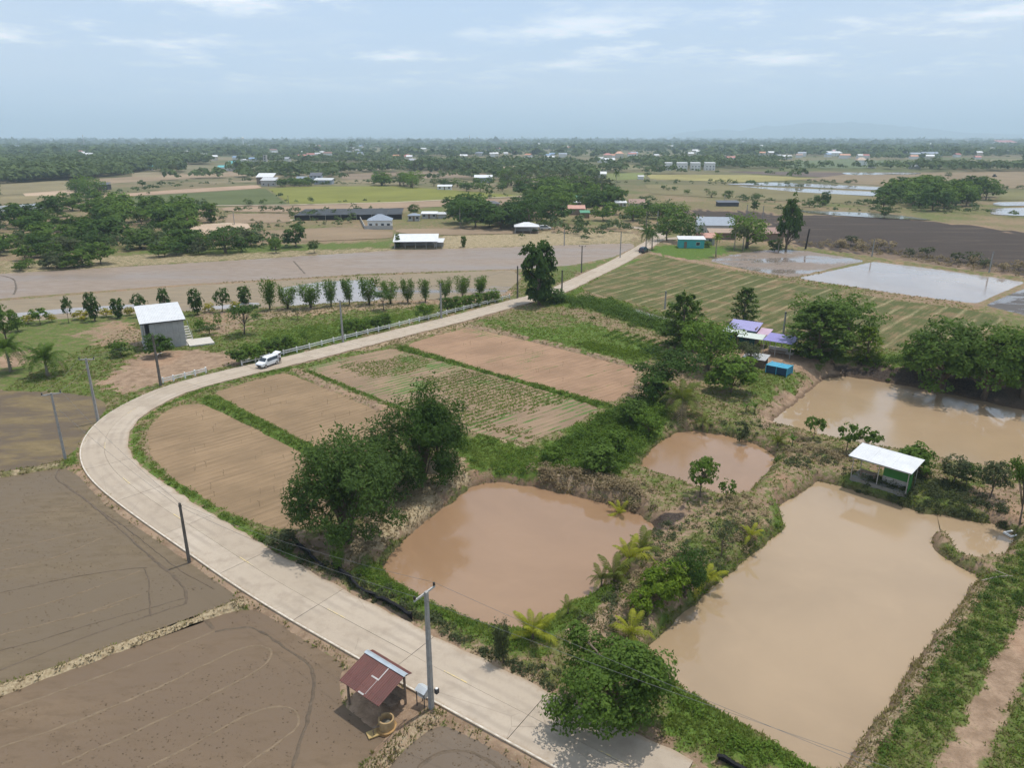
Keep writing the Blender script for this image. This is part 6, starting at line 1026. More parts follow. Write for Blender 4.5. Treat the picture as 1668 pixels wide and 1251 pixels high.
# ------------------------------------------------------------------ vehicles and the person
CARW = NT('car_white'); CARW.pbr((0.74, 0.75, 0.77), .25, .5); CARW = CARW.m
CARD = NT('car_dark'); CARD.pbr((0.035, 0.045, 0.065), .25, .5); CARD = CARD.m
RUB = flat('tyre_rubber', (0.02, 0.02, 0.02), .8, .2); RIM = flat('alloy', (0.45, 0.45, 0.46), .35, .5, .7)
def car(loc, rz, lab, paint, name='parked_car', cat='car', pickup=False, tailgate=False, group=None):
    """body lofted through cross sections along +x (front); 4.9 m long"""
    t = thing(name, lab, cat, loc, rz, group)
    if pickup: prof = [(-2.55, .45, .95), (-2.5, .40, 1.0), (-.75, .40, 1.0), (-.70, .40, 1.02), (-.55, .40, 1.62), (.25, .40, 1.72), (1.05, .40, 1.10), (2.35, .42, .98), (2.5, .5, .80)]
    else: prof = [(-2.42, .55, 1.0), (-2.36, .40, 1.45), (-2.15, .34, 1.72), (-1.2, .32, 1.80), (.2, .32, 1.80), (.75, .32, 1.68), (1.55, .32, 1.12), (2.15, .34, .98), (2.42, .45, .78)]
    V = []; F = []; n = len(prof)
    for x, z0, z1 in prof:
        zm = min(z1, 1.0); hw = .90 - .10 * max(0, abs(x) - 1.9); tp = hw - .30 * max(0, z1 - 1.0)
        V += [(x, -hw + .06, z0), (x, -hw, z0 + .15), (x, -hw, zm - .05), (x, -tp, max(z1 - .06, zm - .04)), (x, -tp + .1, z1), (x, tp - .1, z1), (x, tp, max(z1 - .06, zm - .04)), (x, hw, zm - .05), (x, hw, z0 + .15), (x, hw - .06, z0)]
    for i in range(n - 1):
        for q in range(10): F.append((i * 10 + q, i * 10 + (q + 1) % 10, (i + 1) * 10 + (q + 1) % 10, (i + 1) * 10 + q))
    F += [tuple(range(9, -1, -1)), tuple(range((n - 1) * 10, n * 10))]
    MB().add(V, F).build('body', paint, t, False)
    if pickup:
        for sgn in (-1, 1): MB().add([(-.50, sgn * .91, 1.06), (.80, sgn * .91, 1.10), (.22, sgn * .75, 1.60), (-.46, sgn * .77, 1.54)], [(0, 1, 2, 3) if sgn < 0 else (3, 2, 1, 0)]).build('window', GLASS, t)
        MB().add([(1.03, -.78, 1.15), (1.03, .78, 1.15), (.32, .66, 1.70), (.32, -.66, 1.70)], [(0, 1, 2, 3)]).build('windscreen', GLASS, t); MB().box(-2.4, -.85, -.75, .75, .98, 1.012).build('load_bed', DARKM, t)
    else:
        for sgn in (-1, 1): MB().add([(-2.10, sgn * .885, 1.10), (1.25, sgn * .915, 1.08), (.72, sgn * .745, 1.60), (-2.0, sgn * .715, 1.63)], [(0, 1, 2, 3) if sgn < 0 else (3, 2, 1, 0)]).build('window', GLASS, t)
        MB().add([(1.50, -.80, 1.20), (1.50, .80, 1.20), (.84, .64, 1.68), (.84, -.64, 1.68)], [(0, 1, 2, 3)]).build('windscreen', GLASS, t)
        if tailgate: MB().slab([(-2.2, -.75, 1.78), (-2.2, .75, 1.78), (-3.15, .72, 2.02), (-3.15, -.72, 2.02)], .06).build('tailgate', paint, t); MB().box(-2.44, -2.425, -.7, .7, .62, 1.5).build('luggage_bay', DARKM, t)
        else: MB().add([(-2.41, .7, 1.12), (-2.41, -.7, 1.12), (-2.27, -.62, 1.58), (-2.27, .62, 1.58)], [(0, 1, 2, 3)]).build('rear_window', GLASS, t)
    for sx in (-1.45, 1.5):
        for sy in (-.80, .80):
            wh = obj('wheel', MB().lathe([(.20, -.1), (.33, -.1), (.34, 0), (.33, .1), (.20, .1)], 20).mesh('wheel', RUB, True), t); wh.location = (sx, sy + (.03 if sy > 0 else -.03), .33); wh.rotation_euler = (math.pi / 2, 0, 0); obj('rim', MB().lathe([(0, -.085), (.2, -.085), (.2, .085), (0, .085)], 16).mesh('rim', RIM), wh)
    for sy in (-.62, .62): MB().box(2.30, 2.44, sy - .2, sy + .2, .70, .86).build('headlight', flat('lamp_glass', (0.6, 0.62, 0.65), .1, .6), t); MB().box(-2.45, -2.34, sy - .1, sy + .1, .9, 1.15).build('taillight', flat('lamp_red', (0.35, 0.02, 0.02), .2, .5), t)
    for sy in (-1, 1): MB().box(1.05, 1.2, sy * .92 - (.18 if sy < 0 else 0), sy * .92 + (.18 if sy > 0 else 0), 1.08, 1.24).build('mirror', paint, t)
    MB().box(2.425, 2.46, -.5, .5, .45, .68).build('grille', DARKM, t)
    return t
p = (Vector(g(455, 590) + (0,)) + Vector(g(418, 603) + (0,))) / 2; car((p.x, p.y, ZR), math.radians(-116), 'white people carrier with its tailgate raised at the roadside', CARW, tailgate=True).scale = (.82, .86, .88)
p = gz(1048, 411); car((p.x, p.y, ZR - .04), math.radians(62), 'dark car parked under the junction palms', CARD); p = gz(1166, 379); car((p.x, p.y, .05), math.radians(190), 'white pickup parked at the grey roofed house', CARW, 'parked_pickup', 'pickup', pickup=True)
p = gz(888, 374); car((p.x, p.y, .05), .1, 'pale car beside the white tent roof', CARW)
# the person at the open tailgate: one skinned body, clothes by material zones
def person(loc, rz, lab):
    t = thing('person', lab, 'person', loc, rz)
    J = {'pel': (0, 0, .93), 'wai': (.02, 0, 1.08), 'che': (.07, 0, 1.30), 'nek': (.12, 0, 1.45), 'hed': (.16, 0, 1.56), 'top': (.17, 0, 1.70), 'lh': (0, .10, .90), 'lk': (.04, .11, .50), 'la': (-.02, .11, .09), 'lt': (.14, .12, .04), 'rh': (0, -.10, .90), 'rk': (.02, -.12, .50), 'ra': (-.05, -.12, .09), 'rt': (.11, -.13, .04), 'ls': (.09, .19, 1.38), 'le': (.24, .24, 1.15), 'lw': (.45, .20, 1.10), 'lf': (.55, .18, 1.10), 'rs': (.09, -.19, 1.38), 're': (.22, -.25, 1.14), 'rw': (.42, -.2, 1.06), 'rf': (.52, -.18, 1.06)}
    rad = {'pel': .14, 'wai': .125, 'che': .15, 'nek': .055, 'hed': .095, 'top': .075, 'lh': .09, 'lk': .065, 'la': .045, 'lt': .04, 'rh': .09, 'rk': .065, 'ra': .045, 'rt': .04, 'ls': .06, 'le': .045, 'lw': .032, 'lf': .03, 'rs': .06, 're': .045, 'rw': .032, 'rf': .03}
    E_ = [('pel', 'wai'), ('wai', 'che'), ('che', 'nek'), ('nek', 'hed'), ('hed', 'top'), ('pel', 'lh'), ('lh', 'lk'), ('lk', 'la'), ('la', 'lt'), ('pel', 'rh'), ('rh', 'rk'), ('rk', 'ra'), ('ra', 'rt'), ('che', 'ls'), ('ls', 'le'), ('le', 'lw'), ('lw', 'lf'), ('che', 'rs'), ('rs', 're'), ('re', 'rw'), ('rw', 'rf')]
    ks = list(J); me = bpy.data.meshes.new('body'); me.from_pydata([J[q] for q in ks], [(ks.index(a), ks.index(b)) for a, b in E_], []); o = obj('body', me, t); sk = o.modifiers.new('skin', 'SKIN'); o.modifiers.new('sub', 'SUBSURF').levels = 1; o.modifiers['sub'].render_levels = 2
    for i, q in enumerate(ks): me.skin_vertices[0].data[i].radius = (rad[q], rad[q]); me.skin_vertices[0].data[i].use_root = q == 'pel'
    k = NT('person_clothes'); sep = k.n('ShaderNodeSeparateXYZ'); k.l(k.co, sep.inputs[0]); c = k.mix(k.math('GREATER_THAN', sep.outputs[2], .96), (0.012, 0.012, 0.016), (0.55, 0.55, 0.60)); c = k.mix(k.math('GREATER_THAN', sep.outputs[2], 1.42), c, (0.35, 0.20, 0.13)); c = k.mix(k.math('GREATER_THAN', sep.outputs[0], .36), c, (0.35, 0.20, 0.13)); k.pbr(c, .8, .2); me.materials.append(k.m)
    h = MB(); h.lathe([(.0, .155), (.07, .14), (.105, .08), (.11, .0), (.09, -.06)], 14).build('hair', flat('hair_black', (0.012, 0.011, 0.01), .6), t, True).location = (.15, 0, 1.60); return t
q = gz(457, 592.5); person((q.x, q.y, ZR), math.radians(-100), 'person in pale top and dark trousers at the open tailgate')
# tractor far right
p = gz(1620, 288); tr_ = thing('tractor', 'dark tractor working in the wide brown field', 'tractor', tuple(p), .2); MB().box(-1.2, 1.6, -.6, .6, .7, 1.5).build('body', flat('tractor_paint', (0.10, 0.09, 0.09), .6), tr_); MB().box(-1.1, .2, -.7, .7, 1.51, 2.6).build('cab', GLASS, tr_)
for sx, r_ in ((-.8, .8), (1.2, .5)):
    for sy in (-.9, .9): w_ = obj('wheel', MB().lathe([(0, -.2), (r_, -.2), (r_, .2), (0, .2)], 16).mesh('wheel', RUB), tr_); w_.location = (sx, sy, r_); w_.rotation_euler = (math.pi / 2, 0, 0)

# ------------------------------------------------------------------ houses in the middle distance
RC = {'white': (0.72, 0.73, 0.74), 'grey': (0.36, 0.38, 0.41), 'blue': (0.22, 0.34, 0.52), 'bluegrey': (0.24, 0.29, 0.36), 'turq': (0.12, 0.46, 0.47), 'orange': (0.50, 0.20, 0.09), 'red': (0.42, 0.12, 0.10), 'green': (0.07, 0.27, 0.14), 'brown': (0.24, 0.16, 0.12), 'pink': (0.55, 0.27, 0.20), 'rust': (0.25, 0.12, 0.09), 'dark': (0.08, 0.085, 0.10), 'tan': (0.38, 0.26, 0.17), 'pale': (0.56, 0.57, 0.57)}
WC = {'white': (0.70, 0.69, 0.66), 'grey': (0.40, 0.39, 0.37), 'wood': (0.20, 0.15, 0.11), 'dark': (0.07, 0.07, 0.08), 'teal': (0.06, 0.36, 0.36), 'cream': (0.58, 0.53, 0.44), 'bluegrey': (0.34, 0.38, 0.44)}
def rm(c): return sheet_mat('roof_' + c, RC[c], .45, .25 if c in ('rust', 'brown') else 0, .3)
def wm(c): return flat('wall_' + c, WC[c], .8, .2)
BUILT = []
def house(x, y, w, d, h, rh, rz, roof, wall, lab, kind='gable', name='house', cat='house', win=2, group=None, over=.4, open_front=False, z=.0):
    """w along the front, d deep, wall height h, roof rise rh; front faces local -y"""
    t = thing(name, lab, cat, (x, y, z), rz, group); W, D = w / 2, d / 2; o = over; BUILT.append((x, y, w, d))
    if open_front:
        for sx in np.linspace(-W + .1, W - .1, max(2, int(w / 3) + 1)): MB().box(sx - .07, sx + .07, -D + .05, -D + .19, -.1, h).build('post', wm('grey'), t)
        MB().box(-W, W, D - .15, D, -.1, h).build('wall', wm(wall), t); MB().box(-W, -W + .12, -D + .2, D - .151, -.1, h).build('wall', wm(wall), t)
    else:
        MB().box(-W, W, -D, D, -.1, h).build('wall', wm(wall), t)
        if win:
            for i in range(win + 1):
                cx = -W + w * (i + .5) / (win + 1)
                if i == win // 2: MB().box(cx - .45, cx + .45, -D - .03, -D + .02, .05, min(2.1, h - .2)).build('door', wm('wood'), t)
                else: f = MB().box(cx - .65, cx + .65, -D - .04, -D + .02, .85, min(2.05, h - .25)).build('window', wm('white'), t); MB().box(cx - .58, cx + .58, -D - .06, -D - .041, .92, min(1.98, h - .32)).build('pane', GLASS, f)
                if h > 4.5: f = MB().box(cx - .65, cx + .65, -D - .04, -D + .02, 3.5, min(4.8, h - .25)).build('window', wm('white'), t); MB().box(cx - .58, cx + .58, -D - .06, -D - .041, 3.57, min(4.73, h - .32)).build('pane', GLASS, f)
    m = rm(roof); tk = .08
    if kind == 'gable': MB().slab([(-W - o, -D - o, h - rh * o / D * .8), (W + o, -D - o, h - rh * o / D * .8), (W + o, 0, h + rh), (-W - o, 0, h + rh)], tk).slab([(W + o, D + o, h - rh * o / D * .8), (-W - o, D + o, h - rh * o / D * .8), (-W - o, .003, h + rh), (W + o, .003, h + rh)], tk).build('roof', m, t); MB().add([(-W, -D, h), (-W, D, h), (-W, 0, h + rh - .1)], [(0, 2, 1)]).add([(W, -D, h), (W, D, h), (W, 0, h + rh - .1)], [(0, 1, 2)]).build('gable', wm(wall), t)
    elif kind == 'hip': r_ = max(0, W - D); MB().add([(-W - o, -D - o, h), (W + o, -D - o, h), (W + o, D + o, h), (-W - o, D + o, h), (-r_, 0, h + rh), (r_, 0, h + rh)], [(0, 1, 5, 4), (1, 2, 5), (2, 3, 4, 5), (3, 0, 4), (3, 2, 1, 0)]).build('roof', m, t)
    else: MB().slab([(-W - o, -D - o, h + .05), (W + o, -D - o, h + .05), (W + o, D + o, h + rh), (-W - o, D + o, h + rh)], tk).build('roof', m, t)
    return t
def hpx(x0, x1, base, top, roof, wall, lab, kind='shed', d=None, frac=.62, rz=0.0, win=2, **kw):
    """house from its outline on the photo: left, right, base and roof top rows"""
    x, y = g((x0 + x1) / 2, base); w = (x1 - x0) * depth(x, y) / FPX; H_ = hgt((x0 + x1) / 2, base, top); d = d or max(4.0, w * .6); H_ = max(2.6, H_ - d * .30 * (H / max(y, 1)) ); h = H_ * frac + .4; return house(x, y + d / 2, max(2.5, w - .6), d, h, max(.5, H_ - h), rz, roof, wall, lab, kind, win=win, **kw)
# white open shed and bungalow beyond the long paddy
hpx(640, 712, 405, 384, 'white', 'grey', 'long white roofed open shed beside the long muddy paddy', 'shed', d=8, open_front=True, name='open_shed', cat='shed', frac=.5, rz=.06); hpx(706, 722, 404, 391, 'white', 'grey', 'small white lean-to at the right end of the long open shed', 'shed', d=5, open_front=True, name='lean_to', cat='shed', frac=.6)
x, y = g(617, 372); house(x, y + 4, 9.5, 8, 3.2, 2.2, .1, 'bluegrey', 'white', 'white bungalow with a blue grey hipped roof', 'hip', win=3)
wl_ = thing('boundary_wall', 'grey block wall around the white bungalow', 'wall', tuple(gz(594, 373.5)), 0); b_ = gz(640, 373.5) - gz(594, 373.5); c_ = gz(585, 355) - gz(594, 373.5); MB().box(0, b_.x, -.1, .1, -.1, 1.5).build('panel', wm('grey'), wl_); MB().slab([(0, .101, 1.5), (.2, .101, 1.5), (c_.x + .2, c_.y, 1.5), (c_.x, c_.y, 1.5)], 1.6).build('panel', wm('grey'), wl_)
for a in [
 (686, 712, 356, 345, 'white', 'grey', 'white tin shed right of the white bungalow', 'shed'), (664, 684, 360, 347, 'bluegrey', 'grey', 'small grey roofed house behind the bungalow', 'hip'), (712, 728, 356, 346, 'pale', 'grey', 'pale shed end beside the middle coconut palm', 'shed'),
 (788, 814, 342, 327, 'dark', 'wood', 'dark hip roofed house at the edge of the middle grove', 'hip'), (772, 802, 297, 285, 'white', 'bluegrey', 'white and blue house beyond the rice field', 'shed'), (712, 736, 309, 301, 'white', 'white', 'long white shed beside the rice field edge', 'shed'),
 (923, 948, 331, 318, 'green', 'wood', 'dark green roofed house deep in the middle grove', 'gable'), (925, 953, 350, 334, 'pink', 'wood', 'pinkish red roofed house in the middle grove', 'gable'), (945, 961, 355, 343, 'green', 'wood', 'small bright green roof in the middle grove', 'shed'), (935, 948, 336, 328, 'white', 'grey', 'small white roof above the pinkish red roof', 'shed'),
 (1002, 1021, 338, 327, 'white', 'grey', 'white roofed shed right of the middle grove', 'shed'), (1024, 1050, 343, 324, 'rust', 'cream', 'rust red roofed stilt house right of the middle grove', 'gable'),
 (418, 446, 300, 282, 'white', 'wood', 'white roofed farmhouse at the end of the pinkish strip', 'shed'), (425, 450, 303, 289, 'pale', 'grey', 'lower white roof in front of the farmhouse by the pinkish strip', 'shed'), (483, 500, 297, 287, 'bluegrey', 'white', 'small white house left of the blue grey two storey house', 'gable'), (504, 524, 296, 281, 'dark', 'bluegrey', 'blue grey two storey house beyond the rice field', 'shed'), (511, 541, 300, 290, 'pale', 'bluegrey', 'long pale roofed shed beside the two storey house', 'shed'),
 (155, 176, 309, 297, 'dark', 'dark', 'dark modern house on the bare strip at the left', 'shed'), (372, 392, 275, 262, 'turq', 'bluegrey', 'turquoise roofed barn, the taller of two', 'gable'), (354, 378, 278, 269, 'turq', 'white', 'low turquoise roofed shed left of the barn', 'gable'), (404, 419, 263, 256, 'blue', 'white', 'light blue roofed shed right of the turquoise barn', 'gable'), (236, 249, 277, 269, 'turq', 'white', 'small pale turquoise shed at the edge of the far left wood', 'gable'), (392, 402, 263, 258, 'white', 'white', 'small white shed between the turquoise barn and blue shed', 'gable'),
 (680, 694, 266, 258, 'orange', 'cream', 'orange roofed house above the tree plantation', 'hip'), (657, 670, 258, 251, 'red', 'cream', 'red roofed house in the far trees', 'hip'), (789, 819, 264, 258, 'bluegrey', 'white', 'long blue grey roof behind the tree plantation', 'gable'), (899, 915, 268, 262, 'blue', 'white', 'blue roofed shed in the far fields', 'gable'), (818, 840, 284, 270, 'tan', 'cream', 'tan roofed pavilion right of the tree plantation', 'gable'), (846, 857, 288, 281, 'white', 'white', 'white box shaped hut right of the tan pavilion', 'shed'), (961, 974, 290, 280, 'green', 'grey', 'green half of a pair of roofs left of the sugar palm', 'gable'), (974, 988, 290, 279, 'white', 'grey', 'white half of a pair of roofs left of the sugar palm', 'gable'),
 (983, 997, 258, 249, 'red', 'cream', 'red roofed house among the far villages', 'hip'), (1002, 1016, 257, 246, 'orange', 'cream', 'orange temple like roof in the far trees', 'hip'), (985, 1002, 266, 257, 'white', 'white', 'white building below the red roofed house', 'shed'), (1039, 1049, 292, 285, 'pale', 'white', 'small white hut right of the sugar palm', 'gable'),
 (1395, 1412, 269, 256, 'tan', 'white', 'white house with a tan hipped roof on the far right', 'hip'), (1416, 1427, 273, 267, 'pale', 'white', 'pale blue roofed hut beside the tan roofed house', 'gable'), (1483, 1500, 256, 248, 'bluegrey', 'bluegrey', 'left of two long slate roofs on the far right', 'gable'), (1503, 1530, 256, 247, 'bluegrey', 'bluegrey', 'right of two long slate roofs on the far right', 'gable'), (1627, 1656, 237, 228, 'red', 'white', 'red and white block on the far right horizon', 'shed'),
 (1150, 1171, 260, 252, 'rust', 'cream', 'brown roofed house behind the white villas', 'gable'), (1218, 1229, 263, 258, 'pale', 'white', 'small pale shed right of the white villas', 'gable'), (1275, 1290, 259, 252, 'white', 'grey', 'white shed behind the striped vegetable field', 'gable'), (1350, 1372, 254, 246, 'white', 'white', 'white long building in the right trees', 'shed'), (1484, 1500, 275, 268, 'pale', 'grey', 'small pale hut left of the far right round trees', 'gable'), (1120, 1131, 372, 0, None, None, None, None),
 ]:
    if a[4] is None: continue
    hpx(a[0], a[1], a[2], a[3], a[4], a[5], a[6], a[7], win=2 if a[1] - a[0] > 18 else 0)
for i, (a, b) in enumerate([(1083, 1095), (1103, 1120), (1125, 1141), (1148, 1165)]): hpx(a, b, 277, 264, 'white', 'white', ['leftmost', 'second', 'third', 'rightmost'][i] + ' of the four white two storey villas', 'shed', win=2, frac=.88, name='villa', group='row of white villas')
# farm at the junction
x, y = g(1168, 381); house(x, y + 5, 13.5, 9, 3.4, 2.6, -.12, 'bluegrey', 'grey', 'grey house with a blue grey gabled roof by the junction', 'gable', win=3); x, y = g(1127, 404); house(x, y + 2, 8.2, 4.2, 2.9, .6, -.08, 'white', 'teal', 'teal hut with a white roof on the bright lawn', 'shed', win=1, name='hut', cat='hut'); x, y = g(1152, 399); house(x, y + 3, 6.0, 5, 2.6, 1.2, -.2, 'pink', 'grey', 'small grey hut with a pinkish roof behind the teal hut', 'gable', win=1, name='hut', cat='hut'); x, y = g(1178, 390); house(x, y + 3, 9, 6, 2.4, .9, -.1, 'tan', 'wood', 'tan roofed lean-to behind the grey house yard', 'shed', win=0, name='lean_to', cat='shed'); x, y = g(1255, 392); house(x, y + 3, 9, 6, 2.8, 1.6, .2, 'rust', 'wood', 'rust roofed shed left of the dark conical tree', 'gable', win=0, name='shed', cat='shed'); x, y = g(1187, 336); house(x, y + 3, 11, 5, 2.0, .8, .0, 'dark', 'dark', 'low dark hut in the ploughed land behind the junction farm', 'shed', win=0, name='hut', cat='hut', open_front=False)
x, y = g(858, 380); tn = house(x, y + 3, 9, 7, 2.6, 1.4, 0, 'white', 'white', 'white tent roofed shelter at the edge of the middle grove', 'hip', win=0, name='shelter', cat='shelter', open_front=True)
# black shade net tunnel, tower, masts
a = gz(480, 359); b = gz(655, 357); d = b - a; tn = thing('shade_net_house', 'long low black shade net house beyond the brown fields', 'net house', tuple(a), math.atan2(d.y, d.x)); L_ = d.length
for i in range(7): MB().slab([(L_ * i / 7, 0, 2.2 + .15 * (i % 2)), (L_ * (i + 1) / 7 - .1, 0, 2.2 + .15 * ((i + 1) % 2)), (L_ * (i + 1) / 7 - .1, 30, 2.3), (L_ * i / 7, 30, 2.3)], .05).build('net_panel', flat('net_grey', (0.045, 0.05, 0.055), .7, .2, var=.35, scale=.3), tn); MB().box(L_ * i / 7, L_ * (i + 1) / 7 - .1, -.05, 0, 0, 2.1).build('side_net', NETM, tn)
for i in range(8): MB().box(L_ * i / 7 - .06, L_ * i / 7 + .06, -.1, .02, -.1, 2.45).build('post', wm('grey'), tn)
p = gz(433, 268); tw = thing('concrete_tower', 'narrow concrete tower left of the far village', 'tower', tuple(p)); hh = hgt(433, 268, 252); MB().box(-2.2, 2.2, -2.2, 2.2, -.1, hh).build('shaft', wm('grey'), tw)
for zz in (.35, .6, .85): MB().box(-.9, .9, -2.26, -2.19, hh * zz - .9, hh * zz + .9).build('window', GLASS, tw)
for px, py, top, lab in ((765, 243, 220, 'tall lattice telecom mast above the middle horizon'), (138, 240, 219, 'lattice mast above the far left wood')):
    p = gz(px, py); hh = hgt(px, py, top); ms = thing('telecom_mast', lab, 'mast', tuple(p)); mb = MB(); b0, b1 = 2.4, .5
    for sx, sy in ((-1, -1), (1, -1), (1, 1), (-1, 1)): mb.tube([(sx * b0, sy * b0, 0), (sx * b1, sy * b1, hh)], [.45, .3], 4)
    for i in range(10):
        z0, z1 = hh * i / 10, hh * (i + 1) / 10; r0, r1 = b0 + (b1 - b0) * i / 10, b0 + (b1 - b0) * (i + 1) / 10
        for sy in (-1, 1): mb.tube([(-r0, sy * r0, z0), (r1, sy * r1, z1)], .2, 3); mb.tube([(r0, sy * r0, z0), (-r1, sy * r1, z1)], .2, 3)
    mb.build('lattice', wm('grey'), ms); MB().box(-1.2, 1.2, -1.2, 1.2, hh * .93, hh * .97).build('antenna', WHITEW, ms)
p = gz(397, 240); hh = hgt(397, 240, 222.6); wt = thing('water_tower', 'white ball shaped water tower on the left horizon', 'water tower', tuple(p)); MB().tube([(0, 0, 0), (0, 0, hh - 4)], 1.2, 10).build('shaft', WHITEW, wt); MB().lathe([(0, hh - 9), (3.5, hh - 7.5), (4.8, hh - 4.5), (3.5, hh - 1.5), (0, hh)], 14).build('tank', WHITEW, wt, True)

# ------------------------------------------------------------------ trees of the middle distance
def grove(polyp, n, hr, leafs, kinds, lab, gp, seed, wr=(1.05, 1.5), lv=520, tr=True, name='grove_tree', cat='tree'):
    R = np.random.default_rng(seed); q = [g(a, b) for a, b in polyp]; qa = np.array(q); pts = []; tries = 0
    while len(pts) < n and tries < 6000:
        tries += 1; pnt = qa.min(0) + (qa.max(0) - qa.min(0)) * R.random(2)
        if not inside(np.array([pnt[0]]), np.array([pnt[1]]), q)[0]: continue
        if any(abs(pnt[0] * hy_ / pnt[1] - hx_) < w__ * .5 + hr[0] * .45 and hy_ - d__ - hr[1] * 2.6 < pnt[1] < hy_ + d__ * .5 + 4 for hx_, hy_, w__, d__ in BUILT): continue
        if any((pnt[0] - b[0]) ** 2 + (pnt[1] - b[1]) ** 2 < (hr[0] * .42) ** 2 for b in pts) and tries < 4500: continue
        pts.append(pnt)
    for pnt, w_ in rowed(pts):
        hh = hr[0] + (hr[1] - hr[0]) * R.random(); ww = hh * (wr[0] + (wr[1] - wr[0]) * R.random()); kd = kinds[R.integers(len(kinds))]; lf = leafs[R.integers(len(leafs))]; lb = {'dark': 'dark green', 'mid': 'green', 'light': 'light green', 'grey': 'grey green', 'dry': 'brown'}[lf] + ' ' + cat + ' ' + w_ + ' ' + gp; z = float(ground_z(np.array([pnt[0]]), np.array([pnt[1]]))[0])
        tree(0, 0, 0, 0, kd, lf, lv, 60 + int(R.integers(3)), name, cat, lb, gp, loc=(pnt[0], pnt[1], max(z, -.2)), hw=(hh, ww), nl=1.0)
grove([(0, 400), (150, 402), (240, 396), (340, 398), (440, 396), (460, 410), (340, 414), (170, 424), (160, 436), (0, 440)], 42, (3.5, 7), ['dark', 'mid', 'grey'], ['bush'], 'dark tree in the hedge along the long muddy paddy', 'hedge along the long muddy paddy', 1, lv=700)
grove([(0, 348), (170, 338), (290, 345), (345, 352), (330, 372), (290, 392), (120, 400), (0, 398)], 52, (5, 11), ['mid', 'mid', 'light', 'dark'], ['bush'], 'leafy tree in the dense grove at the left', 'dense left grove', 2, lv=800)
grove([(0, 438), (160, 430), (165, 436), (0, 446)], 10, (2, 3.5), ['dark', 'mid'], ['bush'], 'low dark bush at the left end of the paddy hedge', 'low bushes at the paddy hedge', 31, lv=500, name='bush', cat='bush')
grove([(720, 345), (850, 340), (860, 372), (800, 378), (735, 370)], 22, (6, 11), ['mid', 'dark', 'dark'], ['bush'], 'leafy tree in the grove left of the white tent', 'left half of the middle grove', 3, lv=700)
grove([(850, 318), (900, 315), (1000, 330), (1010, 345), (985, 368), (900, 370), (865, 362)], 40, (6, 12), ['mid', 'dark', 'light'], ['bush'], 'leafy tree among the coloured roofs of the middle grove', 'right half of the middle grove', 4, lv=700)
grove([(820, 300), (960, 300), (1000, 318), (850, 318)], 24, (7, 13), ['dark', 'grey', 'mid'], ['lobed', 'round'], 'tree in the belt behind the middle grove', 'belt behind the middle grove', 5, lv=450)
grove([(1055, 340), (1110, 352), (1120, 365), (1040, 366), (1005, 345)], 16, (4, 8), ['dark', 'mid', 'light'], ['bush', 'lobed'], 'leafy tree right of the middle grove', 'trees right of the middle grove', 6, lv=600)
grove([(1420, 330), (1460, 312), (1560, 312), (1612, 325), (1600, 338), (1520, 345), (1430, 340)], 38, (8, 14), ['mid', 'dark', 'light'], ['bush'], 'leafy tree in the round grove at the right', 'round grove at the right', 7, lv=600)
grove([(655, 280), (760, 284), (900, 284), (900, 280), (720, 272), (660, 274)], 34, (9, 13), ['grey', 'grey', 'dark'], ['column', 'lobed'], 'grey green tree in the long plantation behind the rice field', 'long plantation', 8, (.5, .8), lv=330)
grove([(600, 300), (680, 300), (678, 307), (600, 306)], 9, (9, 13), ['light', 'light', 'dark'], ['bush', 'lobed'], 'bright round tree in the clump behind the rice field', 'clump behind the rice field', 9, lv=600)
grove([(685, 302), (830, 300), (850, 314), (730, 312)], 20, (4, 8), ['mid', 'dark'], ['bush', 'lobed'], 'low tree around the long white shed by the rice field', 'trees by the long white shed', 10, lv=400)
grove([(415, 300), (445, 303), (480, 300), (545, 299), (540, 303), (430, 306)], 14, (4, 7), ['dark', 'mid'], ['bush'], 'dark tree around the farmhouses beyond the rice field', 'trees around the far farmhouses', 11, lv=350)
grove([(120, 308), (165, 306), (165, 330), (125, 328)], 8, (6, 12), ['mid', 'light', 'dark'], ['bush', 'lobed'], 'tree in the clump beside the dark modern house', 'clump by the dark modern house', 12, lv=500)
grove([(1320, 402), (1440, 412), (1560, 430), (1668, 448), (1668, 440), (1500, 415), (1340, 392)], 16, (2, 4), ['dry', 'dry', 'grey'], ['loose', 'bush'], 'withered brown shrub at the edge of the burnt field', 'withered shrubs on the burnt field', 13, lv=260, name='withered_shrub', cat='shrub')
grove([(1080, 305), (1420, 338), (1420, 346), (1080, 322)], 16, (2.5, 5), ['dark', 'mid'], ['bush', 'lobed'], 'scattered small tree on the olive pasture', 'scattered pasture trees', 14, lv=300)
